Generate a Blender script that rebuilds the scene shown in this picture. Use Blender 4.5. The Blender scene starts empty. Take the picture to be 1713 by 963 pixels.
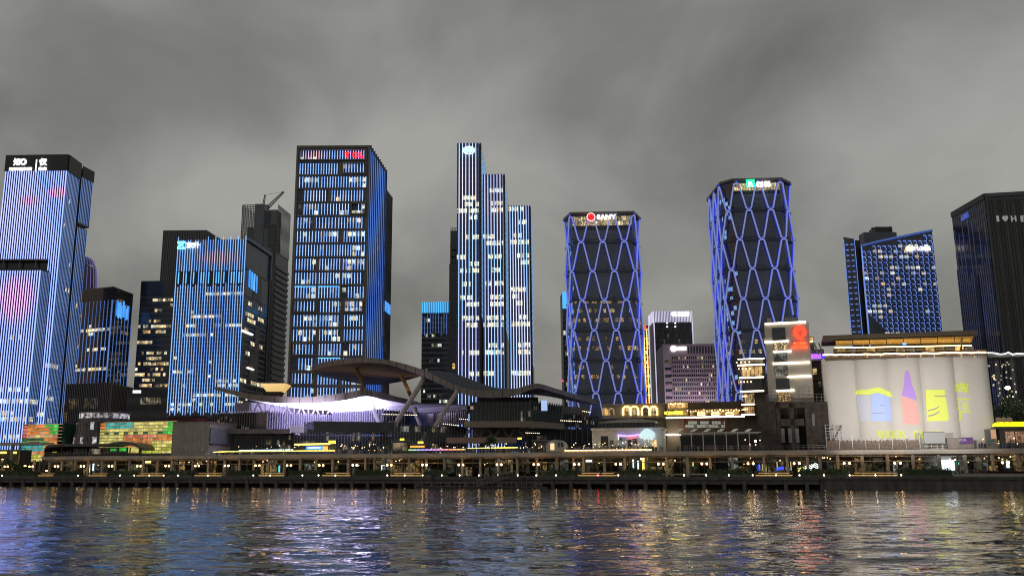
import bpy, bmesh, math, random
from mathutils import Vector, Matrix
random.seed(7)
R = math.radians
SC = bpy.context.scene
COL = SC.collection

# ---------------------------------------------------------------- camera
FX, CX, CY, CAMH = 1540.0, 790.0, 481.5, 3.0
PITCH = math.atan((796.0 - CY) / FX)
cam_data = bpy.data.cameras.new('camera')
cam = bpy.data.objects.new('camera', cam_data); COL.objects.link(cam)
cam.location = (0, 0, CAMH); cam.rotation_euler = (R(90) + PITCH, 0, 0)
cam_data.sensor_width = 36.0; cam_data.lens = FX / 1713.0 * 36.0
cam_data.shift_x = (856.5 - CX) / 1713.0
cam_data.clip_start = 0.5; cam_data.clip_end = 12000
SC.camera = cam
CAMV = Vector((0, 0, CAMH))
CR = Matrix.Rotation(R(90) + PITCH, 3, 'X')

# ---------------------------------------------------------------- world, overcast dusk sky
w = bpy.data.worlds.new("World"); SC.world = w; w.use_nodes = True
nt = w.node_tree; N = nt.nodes; L = nt.links
for n in list(N): N.remove(n)
out = N.new('ShaderNodeOutputWorld'); bg = N.new('ShaderNodeBackground'); bg2 = N.new('ShaderNodeBackground'); add = N.new('ShaderNodeAddShader')
sky = N.new('ShaderNodeTexSky'); sky.sky_type = 'NISHITA'; sky.sun_disc = False
sky.sun_elevation = R(1.0); sky.sun_rotation = R(-100); sky.dust_density = 4
L.new(sky.outputs[0], bg2.inputs[0]); bg2.inputs[1].default_value = 0.05
tc = N.new('ShaderNodeTexCoord')
# project the view direction on a flat cloud deck so that the clouds foreshorten towards the horizon
sep = N.new('ShaderNodeSeparateXYZ'); L.new(tc.outputs['Generated'], sep.inputs[0])
mz = N.new('ShaderNodeMath'); mz.operation = 'MAXIMUM'; L.new(sep.outputs[2], mz.inputs[0]); mz.inputs[1].default_value = 0.0
mz2 = N.new('ShaderNodeMath'); mz2.operation = 'ADD'; L.new(mz.outputs[0], mz2.inputs[0]); mz2.inputs[1].default_value = 0.5
dv = N.new('ShaderNodeVectorMath'); dv.operation = 'DIVIDE'; L.new(tc.outputs['Generated'], dv.inputs[0])
cmb = N.new('ShaderNodeCombineXYZ')
for i in range(3): L.new(mz2.outputs[0], cmb.inputs[i])
L.new(cmb.outputs[0], dv.inputs[1])
mp = N.new('ShaderNodeMapping'); mp.inputs['Location'].default_value = (3.35, 1.2, 0.4); mp.inputs['Scale'].default_value = (1.0, 0.8, 0.5)
L.new(dv.outputs[0], mp.inputs[0])
n1 = N.new('ShaderNodeTexNoise'); n1.inputs['Scale'].default_value = 3.6; n1.inputs['Detail'].default_value = 7; n1.inputs['Roughness'].default_value = 0.48; n1.inputs['Distortion'].default_value = 0.35
n2 = N.new('ShaderNodeTexNoise'); n2.inputs['Scale'].default_value = 1.6; n2.inputs['Detail'].default_value = 2
L.new(mp.outputs[0], n1.inputs[0]); L.new(mp.outputs[0], n2.inputs[0])
mx = N.new('ShaderNodeMath'); mx.operation = 'MULTIPLY_ADD'; L.new(n2.outputs[0], mx.inputs[0]); mx.inputs[1].default_value = 0.6; 
ms = N.new('ShaderNodeMath'); ms.operation = 'MULTIPLY'; L.new(n1.outputs[0], ms.inputs[0]); ms.inputs[1].default_value = 0.6
L.new(ms.outputs[0], mx.inputs[2])
cr = N.new('ShaderNodeValToRGB'); L.new(mx.outputs[0], cr.inputs[0])
e = cr.color_ramp.elements
e[0].position = 0.46; e[0].color = (0.128, 0.126, 0.118, 1)
e[1].position = 0.74; e[1].color = (0.345, 0.338, 0.315, 1)
k = e.new(0.555); k.color = (0.192, 0.189, 0.177, 1)
k = e.new(0.63); k.color = (0.258, 0.253, 0.237, 1)
L.new(cr.outputs[0], bg.inputs[0]); bg.inputs[1].default_value = 1.0
L.new(bg.outputs[0], add.inputs[0]); L.new(bg2.outputs[0], add.inputs[1]); L.new(add.outputs[0], out.inputs[0])

sun_d = bpy.data.lights.new('sun', 'SUN'); sun_d.energy = 0.03; sun_d.angle = R(60); sun_d.color = (1, 0.93, 0.85)
sun = bpy.data.objects.new('sun', sun_d); COL.objects.link(sun); sun.rotation_euler = (R(40), 0, R(-60))

SC.view_settings.view_transform = 'Standard'; SC.view_settings.look = 'None'
SC.view_settings.exposure = 0.0; SC.view_settings.gamma = 1.0; SC.view_settings.use_curve_mapping = False
SC.render.engine = 'CYCLES'
cy = SC.cycles
cy.use_denoising = True; cy.pixel_filter_type = 'BLACKMAN_HARRIS'; cy.filter_width = 1.05
try: cy.denoiser = 'OPENIMAGEDENOISE'; cy.denoising_input_passes = 'RGB_ALBEDO_NORMAL'; cy.denoising_prefilter = 'ACCURATE'
except Exception: pass
cy.max_bounces = 5; cy.diffuse_bounces = 2; cy.glossy_bounces = 3; cy.transmission_bounces = 3; cy.transparent_max_bounces = 6
cy.sample_clamp_indirect = 2.0; cy.light_sampling_threshold = 0.0; cy.caustics_reflective = False; cy.caustics_refractive = False

# ---------------------------------------------------------------- measuring helpers
def ray(px, py): return (CR @ Vector(((px - CX) / FX, -(py - CY) / FX, -1.0))).normalized()
def at(px, py, Y):
    d = ray(px, py); return CAMV + d * (Y / d.y)
def atz(px, py, z):
    d = ray(px, py); return CAMV + d * ((z - CAMH) / d.z)
def atplane(px, py, A, u):
    d = ray(px, py); n = Vector((u.y, -u.x, 0)); t = (A - CAMV).dot(n) / d.dot(n); P = CAMV + d * t
    return (Vector((P.x - A.x, P.y - A.y, 0))).dot(u), P.z

# ---------------------------------------------------------------- materials
MATS = {}
def pr(m):
    return next(n for n in m.node_tree.nodes if n.type == 'BSDF_PRINCIPLED')
def mat(name, col, rough=0.6, metal=0.0, em=None, es=0.0, noise=0.0, nscale=0.5, spec=0.5, sample=False, bump=0.0, rough_noise=0.0, stretch=(1, 1, 1)):
    if name in MATS: return MATS[name]
    m = bpy.data.materials.new(name); m.use_nodes = True; t = m.node_tree; b = pr(m)
    b.inputs['Base Color'].default_value = (*col, 1); b.inputs['Roughness'].default_value = rough; b.inputs['Metallic'].default_value = metal
    b.inputs['Specular IOR Level'].default_value = spec
    if noise or bump or rough_noise:
        g = t.nodes.new('ShaderNodeNewGeometry'); mpn = t.nodes.new('ShaderNodeMapping'); mpn.inputs['Scale'].default_value = stretch
        t.links.new(g.outputs['Position'], mpn.inputs[0])
        nz = t.nodes.new('ShaderNodeTexNoise'); nz.inputs['Scale'].default_value = nscale; nz.inputs['Detail'].default_value = 5; nz.inputs['Roughness'].default_value = 0.6
        t.links.new(mpn.outputs[0], nz.inputs[0])
        if noise:
            r = t.nodes.new('ShaderNodeValToRGB'); t.links.new(nz.outputs[0], r.inputs[0])
            r.color_ramp.elements[0].position = 0.3; r.color_ramp.elements[1].position = 0.7
            r.color_ramp.elements[0].color = (*[c * (1 - noise) for c in col], 1); r.color_ramp.elements[1].color = (*[min(1, c * (1 + noise)) for c in col], 1)
            t.links.new(r.outputs[0], b.inputs['Base Color'])
        if rough_noise:
            q = t.nodes.new('ShaderNodeMapRange'); q.inputs[3].default_value = max(0, rough - rough_noise); q.inputs[4].default_value = rough + rough_noise
            t.links.new(nz.outputs[0], q.inputs[0]); t.links.new(q.outputs[0], b.inputs['Roughness'])
        if bump:
            bp = t.nodes.new('ShaderNodeBump'); bp.inputs['Strength'].default_value = bump; bp.inputs['Distance'].default_value = 0.05
            t.links.new(nz.outputs[0], bp.inputs['Height']); t.links.new(bp.outputs[0], b.inputs['Normal'])
    if em:
        b.inputs['Emission Color'].default_value = (*em, 1); b.inputs['Emission Strength'].default_value = es
    m.cycles.emission_sampling = 'AUTO' if sample else 'NONE'
    MATS[name] = m; return m

def led(name, cols, nscale=(0.05, 0.05, 0.02), es=1.0, seed=0.0, spots=(), detail=2):
    """LED strip driven as a picture: the colour along the strips is a slowly varying pattern; spots = (point, radius, colour)."""
    if name in MATS: return MATS[name]
    m = bpy.data.materials.new(name); m.use_nodes = True; t = m.node_tree; b = pr(m)
    b.inputs['Base Color'].default_value = (0.3, 0.3, 0.32, 1); b.inputs['Roughness'].default_value = 0.4
    g = t.nodes.new('ShaderNodeNewGeometry'); mpn = t.nodes.new('ShaderNodeMapping'); mpn.inputs['Scale'].default_value = nscale; mpn.inputs['Location'].default_value = (seed, seed * 2, seed * 3)
    t.links.new(g.outputs['Position'], mpn.inputs[0])
    nz = t.nodes.new('ShaderNodeTexNoise'); nz.inputs['Scale'].default_value = 1.0; nz.inputs['Detail'].default_value = detail
    t.links.new(mpn.outputs[0], nz.inputs[0])
    r = t.nodes.new('ShaderNodeValToRGB'); t.links.new(nz.outputs[0], r.inputs[0])
    el = r.color_ramp.elements; el[0].position = 0.3; el[1].position = 0.7; el[0].color = (*cols[0], 1); el[1].color = (*cols[-1], 1)
    for i, c in enumerate(cols[1:-1]):
        q = el.new(0.3 + 0.4 * (i + 1) / (len(cols) - 1)); q.color = (*c, 1)
    src = r.outputs[0]
    for (P, rad, c) in spots:
        sv = t.nodes.new('ShaderNodeVectorMath'); sv.operation = 'SUBTRACT'; t.links.new(g.outputs['Position'], sv.inputs[0]); sv.inputs[1].default_value = P
        dd = t.nodes.new('ShaderNodeVectorMath'); dd.operation = 'DIVIDE'; t.links.new(sv.outputs[0], dd.inputs[0]); dd.inputs[1].default_value = rad
        ln = t.nodes.new('ShaderNodeVectorMath'); ln.operation = 'LENGTH'; t.links.new(dd.outputs[0], ln.inputs[0])
        mr = t.nodes.new('ShaderNodeMapRange'); mr.interpolation_type = 'SMOOTHSTEP'; t.links.new(ln.outputs['Value'], mr.inputs[0]); mr.inputs[1].default_value = 0.2; mr.inputs[2].default_value = 1.0; mr.inputs[3].default_value = 0.85; mr.inputs[4].default_value = 0.0
        mxn = t.nodes.new('ShaderNodeMix'); mxn.data_type = 'RGBA'; t.links.new(mr.outputs[0], mxn.inputs[0]); t.links.new(src, mxn.inputs[6]); mxn.inputs[7].default_value = (*c, 1); src = mxn.outputs[2]
    t.links.new(src, b.inputs['Emission Color']); b.inputs['Emission Strength'].default_value = es
    m.cycles.emission_sampling = 'NONE'; MATS[name] = m; return m

def litwin(name, warm, white, es, scale=1.2, fill=0.45, floor=0.06, lo=0.25, hi=1.3):
    """a lit office window: ceiling light and furniture break it up, each pane with its own tint and level"""
    if name in MATS: return MATS[name]
    m = bpy.data.materials.new(name); m.use_nodes = True; t = m.node_tree; b = pr(m)
    b.inputs['Base Color'].default_value = (0.03, 0.035, 0.04, 1); b.inputs['Roughness'].default_value = 0.12
    oi = t.nodes.new('ShaderNodeObjectInfo'); g = t.nodes.new('ShaderNodeNewGeometry')
    nz = t.nodes.new('ShaderNodeTexNoise'); nz.inputs['Scale'].default_value = scale; nz.inputs['Detail'].default_value = 3; t.links.new(g.outputs['Position'], nz.inputs[0])
    mr = t.nodes.new('ShaderNodeMapRange'); mr.inputs[1].default_value = fill - 0.1; mr.inputs[2].default_value = fill + 0.15; mr.inputs[3].default_value = floor; mr.inputs[4].default_value = 1.0
    t.links.new(nz.outputs[0], mr.inputs[0])
    mi = t.nodes.new('ShaderNodeMix'); mi.data_type = 'RGBA'; t.links.new(oi.outputs['Random'], mi.inputs[0]); mi.inputs[6].default_value = (*warm, 1); mi.inputs[7].default_value = (*white, 1)
    ml = t.nodes.new('ShaderNodeMath'); ml.operation = 'MULTIPLY'; t.links.new(mr.outputs[0], ml.inputs[0])
    wn = t.nodes.new('ShaderNodeTexWhiteNoise'); wn.noise_dimensions = '1D'; t.links.new(oi.outputs['Random'], wn.inputs['W'])
    m2 = t.nodes.new('ShaderNodeMapRange'); m2.inputs[3].default_value = lo * es; m2.inputs[4].default_value = hi * es; t.links.new(wn.outputs['Value'], m2.inputs[0])
    t.links.new(m2.outputs[0], ml.inputs[1])
    t.links.new(mi.outputs[2], b.inputs['Emission Color']); t.links.new(ml.outputs[0], b.inputs['Emission Strength'])
    m.cycles.emission_sampling = 'NONE'; MATS[name] = m; return m

glass = mat('dark_glass', (0.036, 0.041, 0.050), 0.10, spec=0.6, noise=0.35, nscale=0.12, rough_noise=0.06)
glass_blue = mat('blue_glass', (0.026, 0.034, 0.075), 0.14, spec=0.6, noise=0.3, nscale=0.15)
glass_grey = mat('grey_glass', (0.075, 0.078, 0.085), 0.16, spec=0.6, noise=0.3, nscale=0.12, rough_noise=0.08)
curtain = mat('curtain_wall', (0.095, 0.105, 0.155), 0.3, noise=0.3, nscale=0.25, stretch=(1, 1, 0.4))
darkwall = mat('dark_cladding', (0.115, 0.122, 0.135), 0.45, noise=0.25, nscale=0.2)
greywall = mat('grey_cladding', (0.15, 0.155, 0.165), 0.5, noise=0.2, nscale=0.2)
frame_m = mat('bronze_frame', (0.17, 0.155, 0.14), 0.45, noise=0.15, nscale=0.3)
concrete = mat('concrete', (0.27, 0.255, 0.23), 0.85, noise=0.3, nscale=0.4, bump=0.3)
stone = mat('pale_stone', (0.38, 0.35, 0.31), 0.8, noise=0.15, nscale=0.5, bump=0.2)
steel = mat('grey_steel', (0.2, 0.2, 0.2), 0.4, 0.6, noise=0.2, nscale=1)
white_m = mat('white_paint', (0.75, 0.74, 0.72), 0.6, noise=0.08, nscale=0.6)
black_m = mat('black_metal', (0.032, 0.033, 0.036), 0.45)
win_office = litwin('office_light', (1.0, 0.74, 0.34), (0.95, 0.93, 0.70), 1.15, 0.5, .40)
win_white = litwin('white_office_light', (0.95, 0.9, 0.65), (0.75, 0.95, 0.9), 1.1, 0.6, .40)
win_warm = litwin('warm_light', (1.0, 0.55, 0.16), (1.0, 0.75, 0.35), 1.1, 0.7)
win_dim = litwin('dim_light', (0.8, 0.5, 0.2), (0.5, 0.55, 0.5), 0.45, 0.4, 0.52)
sign_white = mat('white_sign_light', (0.8, 0.8, 0.8), 0.5, em=(1, 1, 1), es=1.5)
sign_red = mat('red_sign_light', (0.6, 0.05, 0.03), 0.5, em=(1, 0.015, 0.02), es=2.2)
sign_orange = mat('orange_sign_light', (0.6, 0.1, 0.05), 0.5, em=(1, 0.06, 0.015), es=3.5)
sign_cyan = mat('cyan_sign_light', (0.2, 0.6, 0.8), 0.5, em=(0.15, 0.65, 1.0), es=2.5)
sign_green = mat('green_sign_light', (0.05, 0.6, 0.4), 0.5, em=(0.02, 0.8, 0.42), es=1.2)
sign_yellow = mat('yellow_sign_light', (0.8, 0.7, 0.05), 0.5, em=(1.0, 0.88, 0.05), es=3)
line_white = mat('white_tube_light', (0.9, 0.9, 0.85), 0.4, em=(1.0, 0.90, 0.68), es=5)
line_warm = mat('warm_tube_light', (0.9, 0.7, 0.4), 0.4, em=(1.0, 0.62, 0.22), es=6)
line_gold = mat('gold_tube_light', (0.9, 0.7, 0.2), 0.4, em=(1.0, 0.72, 0.12), es=3.0)

# ---------------------------------------------------------------- mesh building
WL = {}
def wl(o): return WL.get(o.name, Vector((0, 0, 0))) if o else Vector((0, 0, 0))
class MB:
    def __init__(s): s.v = []; s.f = []; s.m = []; s.smooth = False
    def poly(s, pts, mi=0):
        b = len(s.v); s.v += [tuple(p) for p in pts]; s.f.append(tuple(range(b, b + len(pts)))); s.m.append(mi)
    def hexa(s, P, mi=0):   # P: 0-3 bottom ccw, 4-7 top ccw
        b = len(s.v); s.v += [tuple(p) for p in P]
        for q in ((3, 2, 1, 0), (4, 5, 6, 7), (0, 1, 5, 4), (1, 2, 6, 5), (2, 3, 7, 6), (3, 0, 4, 7)): s.f.append(tuple(b + i for i in q)); s.m.append(mi)
    def box(s, x0, x1, y0, y1, z0, z1, mi=0, fr=None):
        P = [(x0, y0, z0), (x1, y0, z0), (x1, y1, z0), (x0, y1, z0), (x0, y0, z1), (x1, y0, z1), (x1, y1, z1), (x0, y1, z1)]
        if fr:
            O, u, n = fr; P = [(O.x + u.x * p[0] + n.x * p[1], O.y + u.y * p[0] + n.y * p[1], p[2]) for p in P]
        s.hexa(P, mi)
    def prism(s, pts, z0, z1, mi=0, cap=True):
        a = sum(pts[i][0] * pts[(i + 1) % len(pts)][1] - pts[(i + 1) % len(pts)][0] * pts[i][1] for i in range(len(pts)))
        if a < 0: pts = pts[::-1]
        n = len(pts); b = len(s.v); zz = z1 if hasattr(z1, '__len__') else [z1] * n
        if a < 0 and hasattr(z1, '__len__'): zz = zz[::-1]
        s.v += [(p[0], p[1], z0) for p in pts] + [(p[0], p[1], zz[i]) for i, p in enumerate(pts)]
        for i in range(n): j = (i + 1) % n; s.f.append((b + i, b + j, b + n + j, b + n + i)); s.m.append(mi)
        if cap: s.f.append(tuple(b + n + i for i in range(n))); s.m.append(mi); s.f.append(tuple(b + i for i in range(n))[::-1]); s.m.append(mi)
    def tube(s, pts, r, n=8, mi=0, cap=True):
        pts = [Vector(p) for p in pts]; rr = r if hasattr(r, '__len__') else [r] * len(pts); b = len(s.v)
        ref = None
        for i, p in enumerate(pts):
            d = (pts[min(i + 1, len(pts) - 1)] - pts[max(i - 1, 0)]).normalized()
            if ref is None: ref = Vector((0, 0, 1)) if abs(d.z) < 0.9 else Vector((1, 0, 0))
            x = d.cross(ref).normalized(); y = x.cross(d).normalized(); ref = y
            for k in range(n):
                a = 2 * math.pi * k / n; s.v.append(tuple(p + (x * math.cos(a) + y * math.sin(a)) * rr[i]))
        for i in range(len(pts) - 1):
            for k in range(n):
                a, c = b + i * n + k, b + i * n + (k + 1) % n; s.f.append((a, c, c + n, a + n)); s.m.append(mi)
        if cap: s.f.append(tuple(b + k for k in range(n))[::-1]); s.m.append(mi); s.f.append(tuple(b + (len(pts) - 1) * n + k for k in range(n))); s.m.append(mi)
    def lathe(s, prof, O=(0, 0, 0), n=16, mi=0, sx=1, sy=1):
        b = len(s.v)
        for (r, z) in prof:
            for k in range(n):
                a = 2 * math.pi * k / n; s.v.append((O[0] + r * math.cos(a) * sx, O[1] + r * math.sin(a) * sy, O[2] + z))
        for i in range(len(prof) - 1):
            for k in range(n):
                a, c = b + i * n + k, b + i * n + (k + 1) % n; s.f.append((a, c, c + n, a + n)); s.m.append(mi)
        s.f.append(tuple(b + k for k in range(n))[::-1]); s.m.append(mi); s.f.append(tuple(b + (len(prof) - 1) * n + k for k in range(n))); s.m.append(mi)
    def mesh(s, name, mats, off=Vector((0, 0, 0)), smooth=False):
        me = bpy.data.meshes.new(name); me.from_pydata([(v[0] - off.x, v[1] - off.y, v[2] - off.z) for v in s.v], [], s.f)
        for m in (mats if isinstance(mats, (list, tuple)) else [mats]): me.materials.append(m)
        if any(s.m): me.polygons.foreach_set('material_index', s.m)
        if smooth: me.polygons.foreach_set('use_smooth', [True] * len(s.f))
        me.update(); return me
    def build(s, name, mats, parent=None, smooth=False, **kw):
        o = bpy.data.objects.new(name, s.mesh(name, mats, wl(parent), smooth)); COL.objects.link(o)
        if parent: o.parent = parent; WL[o.name] = wl(parent)
        for k_, v_ in kw.items(): o[k_] = v_
        return o
def thing(name, label, cat, loc, group=None):
    o = bpy.data.objects.new(name, None); COL.objects.link(o); o.location = loc; o['label'] = label; o['category'] = cat; o.empty_display_size = 1
    if group: o['group'] = group
    WL[o.name] = Vector(loc); return o
def tag(o, label, cat, group=None):
    o['label'] = label; o['category'] = cat
    if group: o['group'] = group
    return o
def inst(name, me, parent, P, rz=0.0, scale=None):
    o = bpy.data.objects.new(name, me); COL.objects.link(o)
    o.location = Vector(P) - wl(parent); o.rotation_euler = (0, 0, rz)
    if scale: o.scale = scale
    if parent: o.parent = parent
    return o
PIECE = {}
def piece_mesh(name, w_, d_, h_, m):
    key = (name, round(w_, 2), round(d_, 2), round(h_, 2), m.name)
    if key not in PIECE:
        b = MB(); b.box(-w_ / 2, w_ / 2, -d_, 0.0, 0.0, h_); PIECE[key] = b.mesh(name, m)
    return PIECE[key]
def text_mesh(txt, size, m, ext=0.25, bold=0.0):
    key = ('text', txt, round(size, 2), m.name)
    if key in PIECE: return PIECE[key]
    cu = bpy.data.curves.new('lettering', 'FONT'); cu.body = txt; cu.size = size; cu.align_x = 'CENTER'; cu.align_y = 'CENTER'; cu.extrude = ext; cu.offset = bold * size; cu.resolution_u = 3
    o = bpy.data.objects.new('lettering', cu); COL.objects.link(o)
    dg = bpy.context.evaluated_depsgraph_get(); me = bpy.data.meshes.new_from_object(o.evaluated_get(dg))
    bpy.data.objects.remove(o); bpy.data.curves.remove(cu)
    xs = [v.co.x for v in me.vertices]; ys = [v.co.y for v in me.vertices]; cx = (min(xs) + max(xs)) / 2; c_y = (min(ys) + max(ys)) / 2
    for v in me.vertices: v.co = Vector((v.co.x - cx, -v.co.z - ext, v.co.y - c_y))
    me.materials.clear(); me.materials.append(m); me.name = 'lettering'
    me['w'] = max(xs) - min(xs); me['h'] = max(ys) - min(ys)
    PIECE[key] = me; return me

# ---------------------------------------------------------------- a building with measured faces
class Tower:
    def __init__(s, name, label, cat, roof, Y, ref=0, z0=9.0, group=None, depth=30.0, root=None):
        P = at(*roof[ref], Y); s.z1 = P.z; s.z0 = z0
        s.pts = [Vector((q.x, q.y, 0)) for q in (atz(*c, s.z1) for c in roof)]
        s.nv = len(s.pts); s.poly = list(s.pts)
        if s.nv == 2:
            u = (s.pts[1] - s.pts[0]).normalized(); n = Vector((-u.y, u.x, 0)); s.poly = s.pts + [s.pts[1] + n * depth, s.pts[0] + n * depth]
        elif s.nv == 3: s.poly = s.pts + [s.pts[0] + s.pts[2] - s.pts[1]]
        c = sum(s.poly, Vector()) / len(s.poly); s.root = root or thing(name, label, cat, (c.x, c.y, z0), group); s.cells = []
    def F(s, i): return (s.pts[i], s.pts[i + 1])
    def fr(s, f): u = (f[1] - f[0]).normalized(); return f[0], u, Vector((-u.y, u.x, 0)), (f[1] - f[0]).length
    def uv(s, f, px, py): A, u, n, Wd = s.fr(f); return atplane(px, py, A, u)
    def core(s, m, name='wall', inset=0.0, z1=None):
        b = MB(); b.prism(s.poly, s.z0, z1 or s.z1); return b.build(name, m, s.root)
    def P(s, f, u_, z, d=0.0): A, u, n, Wd = s.fr(f); return A + u * u_ - n * d + Vector((0, 0, z))
    def piece(s, name, f, u_, z, w_, h_, m, d=0.1, off=0.0, parent=None):
        A, u, n, Wd = s.fr(f)
        return inst(name, piece_mesh(name, w_, d, h_, m), parent or s.root, s.P(f, u_, z, off), math.atan2(u.y, u.x))
    def slab(s, name, f, u0, u1, z0, z1, m, d=0.3, off=0.0, **kw):
        A, u, n, Wd = s.fr(f); b = MB(); b.box(u0, u1, -off - d, -off, z0, z1, 0, (A, u, n)); return b.build(name, m, s.root, **kw)
    def strips(s, f, n_, z0, z1, m, w_=0.5, d=0.45, u0=None, u1=None, off=0.0, jit=0.0, name='light_strip', ends=True):
        A, u, n, Wd = s.fr(f); a = w_ / 2 if u0 is None else u0; c = Wd - w_ / 2 if u1 is None else u1
        for i in range(n_):
            t = a + (c - a) * (i / max(1, n_ - 1)); s.piece(name, f, t, z0 + random.uniform(0, jit), w_, z1 - z0 - random.uniform(0, jit), m, d, off)
    def grid(s, f, nc, nr, z0, z1, lit, u0=0.0, u1=None, gw=0.12, gh=0.25, dark=None, d=0.08, rows=None, runs=None):
        """lit(row, col) -> a material or None for a dark pane"""
        A, u, n, Wd = s.fr(f); u1 = Wd if u1 is None else u1; cw = (u1 - u0) / nc; ch = (z1 - z0) / nr
        for r in range(nr):
            for c in range(nc):
                m = lit(r, c)
                if m is False: continue
                s.cells.append((f, u0 + (c + 0.5) * cw, z0 + r * ch + ch * gh / 2, cw * (1 - gw), ch * (1 - gh), m or dark or glass, d, m is not None))
    def finish(s, cap=300):
        random.shuffle(s.cells); s.cells.sort(key=lambda c: not c[7])
        for c in s.cells[:cap]: s.piece('window', c[0], c[1], c[2], c[3], c[4], c[5], c[6])
        rest = s.cells[cap:]
        if rest:
            mats = []; b = MB()
            for c in rest:
                if c[5] not in mats: mats.append(c[5])
                A, u, n, Wd = s.fr(c[0]); b.box(c[1] - c[3] / 2, c[1] + c[3] / 2, -c[6], 0, c[2], c[2] + c[4], mats.index(c[5]), (A, u, n))
            b.build('window_field', mats, s.root, kind='stuff')
        s.cells = []
    def text(s, f, txt, px, py, size, m, off=0.5, name='sign', fit=None, bold=0.0):
        me = text_mesh(txt, size, m, bold=bold); u_, z = s.uv(f, px, py); A, u, n, Wd = s.fr(f)
        o = inst(name, me, s.root, s.P(f, u_, z, off), math.atan2(u.y, u.x))
        if fit: o.scale = (fit[0] / me['w'], 1, fit[1] / me['h'])
        return o
    def px(s, f, n_): # metres per photo pixel on that face, about
        A = f[0]; return A.y / FX * n_
def rowruns(nr, nc, rows, p_extra=0.03, m=None, seed=0):
    """lit floors: rows = {row: [(c0, c1), ...]}"""
    rnd = random.Random(seed)
    S = set()
    for r, rr in rows.items():
        for (a, b) in rr:
            for c in range(a, b + 1):
                if rnd.random() < 0.88: S.add((r, c))
    for r in range(nr):
        for c in range(nc):
            if rnd.random() < p_extra: S.add((r, c))
    return lambda r, c: (rnd.choice(m) if isinstance(m, list) else m) if (r, c) in S else None
def randlit(nr, nc, row_p, run=4, m=None, extra=0.02, seed=0, rmin=0, rmax=None):
    rnd = random.Random(seed); rows = {}
    for r in range(rmin, rmax or nr):
        if rnd.random() < row_p:
            rows[r] = []
            for _ in range(rnd.randint(1, 2)):
                a = rnd.randint(0, nc - 1); rows[r].append((a, min(nc - 1, a + rnd.randint(1, run * 2))))
    return rowruns(nr, nc, rows, extra, m, seed + 1)
# ================================================================ TOWERS
G = 9.0
# ---- tower with the white sign at the far left
T = Tower('office_tower', 'tall blue striped tower at the left edge with white lettering on its black crown', 'tower', [(12, 264), (114, 262.5), (134.5, 277.5)], 480, 1)
fA, fB = T.F(0), T.F(1)
led1 = led('lavender_blue_led', [(0.22, 0.42, 1.5), (0.42, 0.56, 1.5), (0.30, 0.52, 1.6), (0.55, 0.62, 1.4)], (0.03, 0.03, 0.012), 1.3, 1.0,
           spots=[(tuple(at(95, 320, 478)), (9, 30, 4.5), (1.2, 0.4, 0.7)), (tuple(at(45, 333, 478)), (9, 30, 4), (0.9, 0.42, 0.8)), (tuple(at(30, 500, 472)), (14, 30, 17), (1.3, 0.5, 1.1))])
led1b = led('side_blue_led', [(0.10, 0.24, 0.70), (0.22, 0.40, 0.9)], (0.05, 0.05, 0.05), .62, 4.0)
zc = T.uv(fA, 60, 286.5)[1]
T.core(curtain)
T.slab('crown_band', fA, -0.3, T.fr(fA)[3] + 0.3, zc, T.z1 + 1.2, black_m, 0.9)
T.slab('crown_band', fB, 0.3, T.fr(fB)[3], zc, T.z1 + 1.2, black_m, 0.9)
T.strips(fA, 27, G, zc, led1, 0.46, 0.22)
T.strips(fB, 10, G, zc, led1b, 0.30, 0.2)
T.grid(fB, 9, 54, G + 4, zc, randlit(54, 9, 0.16, 4, win_office, 0.01, 5, 0, 18), gw=0.3, dark=glass_blue)
T.grid(fA, 13, 54, G + 4, zc, rowruns(54, 13, {2: [(7, 12)], 5: [(3, 12)], 7: [(6, 12)]}, 0.002, win_office, 3), gw=0.35, dark=glass_blue)
zt = lambda py: T.uv(fA, 60, py)[1]
T.text(fA, '知', 30, 272, 6, sign_white, 1.0, fit=(3.6, 4.2), bold=.03); T.text(fA, 'O', 41, 272, 6, sign_white, 1.0, fit=(3.6, 3.8), bold=.05)
T.text(fA, '知识城集团', 36, 284, 3, sign_white, 1.0, fit=(12.6, 2.0), bold=.02)
u_, z_ = T.uv(fA, 61, 287); T.piece('sign_divider', fA, u_, z_, 0.6, 6.6, sign_white, 1.1)
T.text(fA, '仅', 74, 272, 4, sign_white, 1.0, fit=(4.6, 4.2), bold=.05); T.text(fA, '信鑫', 73, 283.5, 3, sign_white, 1.0, fit=(4.8, 2.0), bold=.03)
# lower block standing out in front, and the wings at the right corner (parts of the same tower)
def block(T, roof, Y, ref, z0, m, name, ztop=None):
    P = at(*roof[ref], Y); z1 = P.z; pts = [Vector((q.x, q.y, 0)) for q in (atz(*c, z1) for c in roof)]
    poly = pts + [pts[0] + pts[2] - pts[1]] if len(pts) == 3 else pts
    b = MB(); b.prism(poly, z0, z1); o = b.build(name, m, T.root); return pts, z1
pts, z1 = block(T, [(-70, 453), (68, 452), (83.5, 457)], 470, 1, G, curtain, 'lower_block')
b = MB(); b.prism([p + Vector((0, -0.3, 0)) for p in pts] + [pts[0] + pts[2] - pts[1]], z1, z1 + 1.0); b.build('parapet', black_m, T.root)
fC, fD = (pts[0], pts[1]), (pts[1], pts[2])
T.strips(fC, 34, G, z1, led1, 0.46, 0.22); T.strips(fD, 7, G, z1, led1b, 0.26, 0.2)
T.grid(fC, 20, 32, G + 3, z1 - 1, rowruns(32, 20, {3: [(13, 19)], 6: [(10, 19)], 7: [(11, 16)], 9: [(12, 19)], 11: [(13, 19)], 20: [(14, 16)]}, 0.0, win_office, 8), gw=0.3, dark=glass_blue)
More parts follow.
